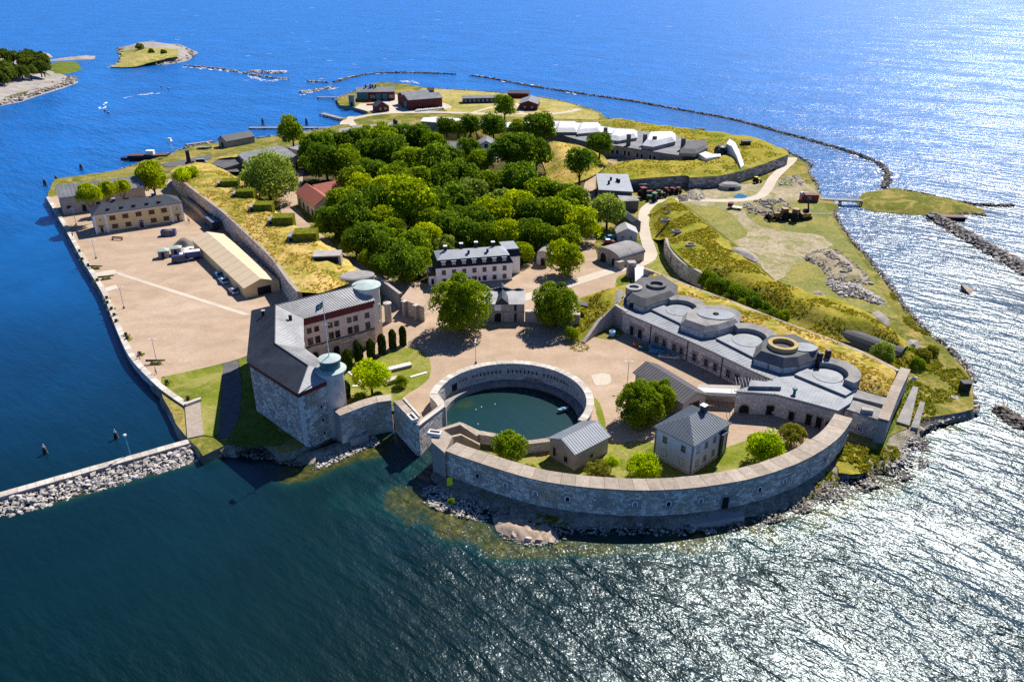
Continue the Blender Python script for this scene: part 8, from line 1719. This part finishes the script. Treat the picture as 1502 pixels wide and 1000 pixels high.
heap('chalk_heap', 'white heap under tarpaulin at the shore by the end of the white road', [(1140, 268), (1150, 258), (1172, 257), (1182, 266), (1178, 272), (1142, 272)], 160, (.3, .6), M['rock_pale'], 1.6)
r_ = thing('field_bunker', 'low round concrete bunker on the building site below the fort wall', 'bunker', P(1070, 277, 2)); m = MB(); m.lathe((0, 0, -.2), [(3.6, 0), (3.4, 1.8), (2.4, 2.6), (.4, 2.9)], 20, sx=1.35); m.build('shell', M['concrete'], r_); m = MB(); m.bx(-1.2, 1.2, -3.6, -3.2, .3, 1.4); m.build('slot', M['dark'], r_)
sheet('puddle', Z([(1075, 289), (1083, 284), (1094, 286), (1097, 290), (1085, 291.5)], Z0 + .1), M['puddle_blue'], res=2, kind='structure')
tractor(1110, 268, .5, 'small yellow machine on the grass below the fort wall', M['yellow_paint'], .9, 'farm_machine', 'machine')
r_ = thing('dark_box', 'small dark box on the rocks of the right point', 'box', P(1414, 572, 2)); m = MB(); m.bx(-.9, .9, -.8, .8, 0, 2.0); m.build('body', M['black_metal'], r_); m = MB(); m.bx(-1, 1, -.9, .9, 2.0, 2.15); m.build('lid', M['concrete_dark'], r_)
A = P2(1388, 320, .5); r_ = thing('moored_barge', 'dark flat barge moored behind the boulder breakwater', 'barge', (*A, 0), -.1); m = MB(); m.rings([fr(-6, 6, -1.5, 1.5, -.5), fr(-6.6, 6.6, -1.8, 1.8, 1.4)]); m.build('hull', M['black_metal'], r_); m = MB(); m.bx(-6, 6, -1.5, 1.5, 1.4, 1.5); m.build('deck', M['wood_brown'], r_)
# far shore: old barge, mast, boats, boathouse
r_ = thing('old_barge', 'black old barge moored at the far left shore', 'barge', P(220, 234, 0), .08); m = MB(); rows = [fr(-9, 8, -2.2, 2.2, -.6), fr(-9.4, 9.6, -2.8, 2.8, 2.4)]; m.rings(rows); m.build('hull', M['black_metal'], r_); m = MB(); m.bx(-9, 8.5, -2.5, 2.5, 2.4, 2.5); m.build('deck', M['wood_brown'], r_); m = MB(); m.bx(-1, 2.5, -1.4, 1.4, 2.5, 4.4); m.build('wheelhouse', M['white_paint'], r_); m = MB(); m.bx(-13, -9.2, -1.8, 1.8, .3, 1.4); m.build('raft', M['navy'], r_)
r_ = thing('signal_mast', 'white lattice signal mast on the far left shore', 'mast', P(257, 229, 2)); 
for x, y in ((-.7, -.7), (.7, -.7), (0, .8)): m = MB(); m.tube((x, y, 0), (-1.2 + x * .25, y * .25, 7.2), .12, .08, 6); m.build('strut', M['white_paint'], r_)
m = MB(); m.bx(-2.2, -.2, -.9, .9, 7.2, 7.4); m.bx(-1.9, -.6, -.6, .6, 7.4, 8.6); m.build('lantern_platform', M['white_paint'], r_)
A, B = P2(333, 217, 2), P2(374, 209, 2); r_, wl_, rf, w = house('dark_boathouse', 'dark roofed low boathouse with a pale left gable on the left shore', 'boathouse', A, B, 7.0, 3.0, 2.4, M['wood_grey'], M['slate'], 'x', 0, .3); opening(r_, 0, 3.5, 0, 2.4, 2.6, R(-90), M['white_paint'])
small_boat(300, 218, .2, 'grey green boat drawn up on the far left shore', M['teal_paint'], 7); car(296, 240, .3, 'grey van on the asphalt yard beside the black tower', silver, 'van', 'van', 5.0, 2.0, 1.6, True, 2.1, group=None)
small_boat(547, 154, .1, 'orange boat lying on the boatyard by the red cottage', M['orange'], 8, 2.1, tarp=M['orange']); small_boat(536, 148.5, .1, 'pale orange boat in front of the long red boathouse', M['orange'], 8, 2.1)
for i in range(14): small_boat(612 + i * 3.0, 163.2 - i * .3, 1.4 + .1 * (i % 3), 'small white boat in the row before the big red hall', M['white_paint'], 4.5, 2.1, 'boat', 'white boats before the red hall', tarp=M['white_paint'])
# loose turf: tufts that break up the smooth banks
def tufts(name, pts, n, m_, hmax, label):
    poly = PL([(p[0], p[1]) for p in pts], pts[0][2]); V, F, T = [], [], []
    xs = [p[0] for p in poly]; ys = [p[1] for p in poly]; X = RNG.uniform(min(xs), max(xs), n * 3); Y = RNG.uniform(min(ys), max(ys), n * 3); k = inside(X, Y, poly); X, Y = X[k][:n], Y[k][:n]
    for x, y in zip(X, Y):
        if nz(x * .12, y * .12, 8) < -.12: continue
        loc = TURF.ray_cast(Vector((x, y, 40)), Vector((0, 0, -1)))[0]
        if loc is None: continue
        t = random.random()
        for q in range(3):
            a = random.random() * 3.14; w = random.uniform(.15, .4); h = random.uniform(.3, 1) * hmax; ox, oy = random.uniform(-.3, .3), random.uniform(-.3, .3); b = len(V)
            V += [(loc.x + ox - math.cos(a) * w, loc.y + oy - math.sin(a) * w, loc.z - .05), (loc.x + ox + math.cos(a) * w, loc.y + oy + math.sin(a) * w, loc.z - .05), (loc.x + ox + math.cos(a) * w * .9, loc.y + oy + math.sin(a) * w * .9 + .1, loc.z + h), (loc.x + ox - math.cos(a) * w * .8, loc.y + oy - math.sin(a) * w * .8 + .1, loc.z + h * .8)]; F.append((b, b + 1, b + 2, b + 3)); T.append(min(1, max(0, t + random.uniform(-.2, .2))))
    me = bpy.data.meshes.new(name); me.from_pydata(V, [], F); me.materials.append(m_); at = me.attributes.new('tint', 'FLOAT', 'FACE'); at.data.foreach_set('value', T); me.update(); o = link(name, me); o['kind'] = 'stuff'; tag(o, label, 'grass')
from mathutils.bvhtree import BVHTree
tv, tf = [], []
for o in list(SC.objects):
    if o.type == 'MESH' and o.name.startswith(('grass_rampart', 'grass_bank', 'earthwork', 'fort_turf', 'rear_rampart', 'island_ground', 'turf_', 'rocky_shore')):
        n0 = len(tv); tv += [tuple(v.co) for v in o.data.vertices]; tf += [tuple(n0 + i for i in p.vertices) for p in o.data.polygons]
TURF = BVHTree.FromPolygons(tv, tf)
M['tuft_dry'] = leafmat('tuft_dry', (.30, .25, .04), (.66, .48, .16), .6); M['tuft_amber'] = leafmat('tuft_amber', (.15, .165, .016), (.46, .37, .06), .6); M['tuft_green'] = leafmat('tuft_green', (.09, .13, .014), (.30, .28, .04), .55)
tufts('dry_grass_tufts', [(250, 252, 9), (424, 416, 9), (470, 430, 9), (530, 405, 9), (432, 333, 9), (336, 254, 9)], 5200, M['tuft_dry'], .32, 'dry grass tufts on the left rampart')
tufts('amber_grass_tufts', [(950, 296, 6), (1000, 296, 6), (1070, 355, 6), (1150, 420, 6), (1300, 476, 6), (1370, 545, 6), (1320, 535, 6), (1160, 478, 6), (1030, 412, 6), (975, 350, 6)], 7500, M['tuft_amber'], .34, 'amber grass tufts on the east earthworks')
tufts('rear_grass_tufts', [(944, 396, 8), (1160, 476, 8), (1316, 544, 8), (1300, 585, 8), (1150, 500, 8), (930, 412, 8)], 3200, M['tuft_dry'], .3, 'grass tufts on the turf behind the battery')
tufts('fort_grass_tufts', [(890, 250, 6), (923, 262, 6), (1056, 258, 6), (1154, 226, 6), (1040, 200, 6), (900, 178, 6)], 4000, M['tuft_amber'], .4, 'grass tufts on the south east fort')
tufts('bank_tufts', [(640, 203, 5), (760, 192, 5), (885, 226, 5), (862, 262, 5), (805, 285, 5)], 2600, M['tuft_dry'], .4, 'grass tufts on the curved bank by the wood')
tufts('shore_tufts', [(1300, 420, 2), (1330, 450, 2), (1425, 560, 2), (1375, 606, 2), (1300, 640, 2), (1330, 556, 2), (1340, 500, 2)], 3000, M['tuft_green'], .45, 'green grass tufts on the right point')
tufts('beach_tufts', [(1222, 690, 1), (1236, 652, 1), (1290, 668, 1), (1330, 640, 1), (1345, 690, 1), (1250, 722, 1), (1180, 750, 1), (1180, 730, 1)], 1300, M['tuft_green'], .45, 'green weed tufts on the right beach')
tufts('foot_tufts', [(660, 730, 1), (720, 745, 1), (860, 770, 1), (1000, 772, 1), (1100, 760, 1), (1180, 735, 1), (1180, 748, 1), (1000, 785, 1), (860, 782, 1), (720, 765, 1)], 1200, M['tuft_green'], .4, 'green weed along the foot of the battery wall')
tufts('ramp_tufts', [(836, 497, 5), (858, 503, 5), (902, 447, 5), (918, 417, 5), (850, 437, 5)], 900, M['tuft_amber'], .34, 'grass tufts on the turf ramp')
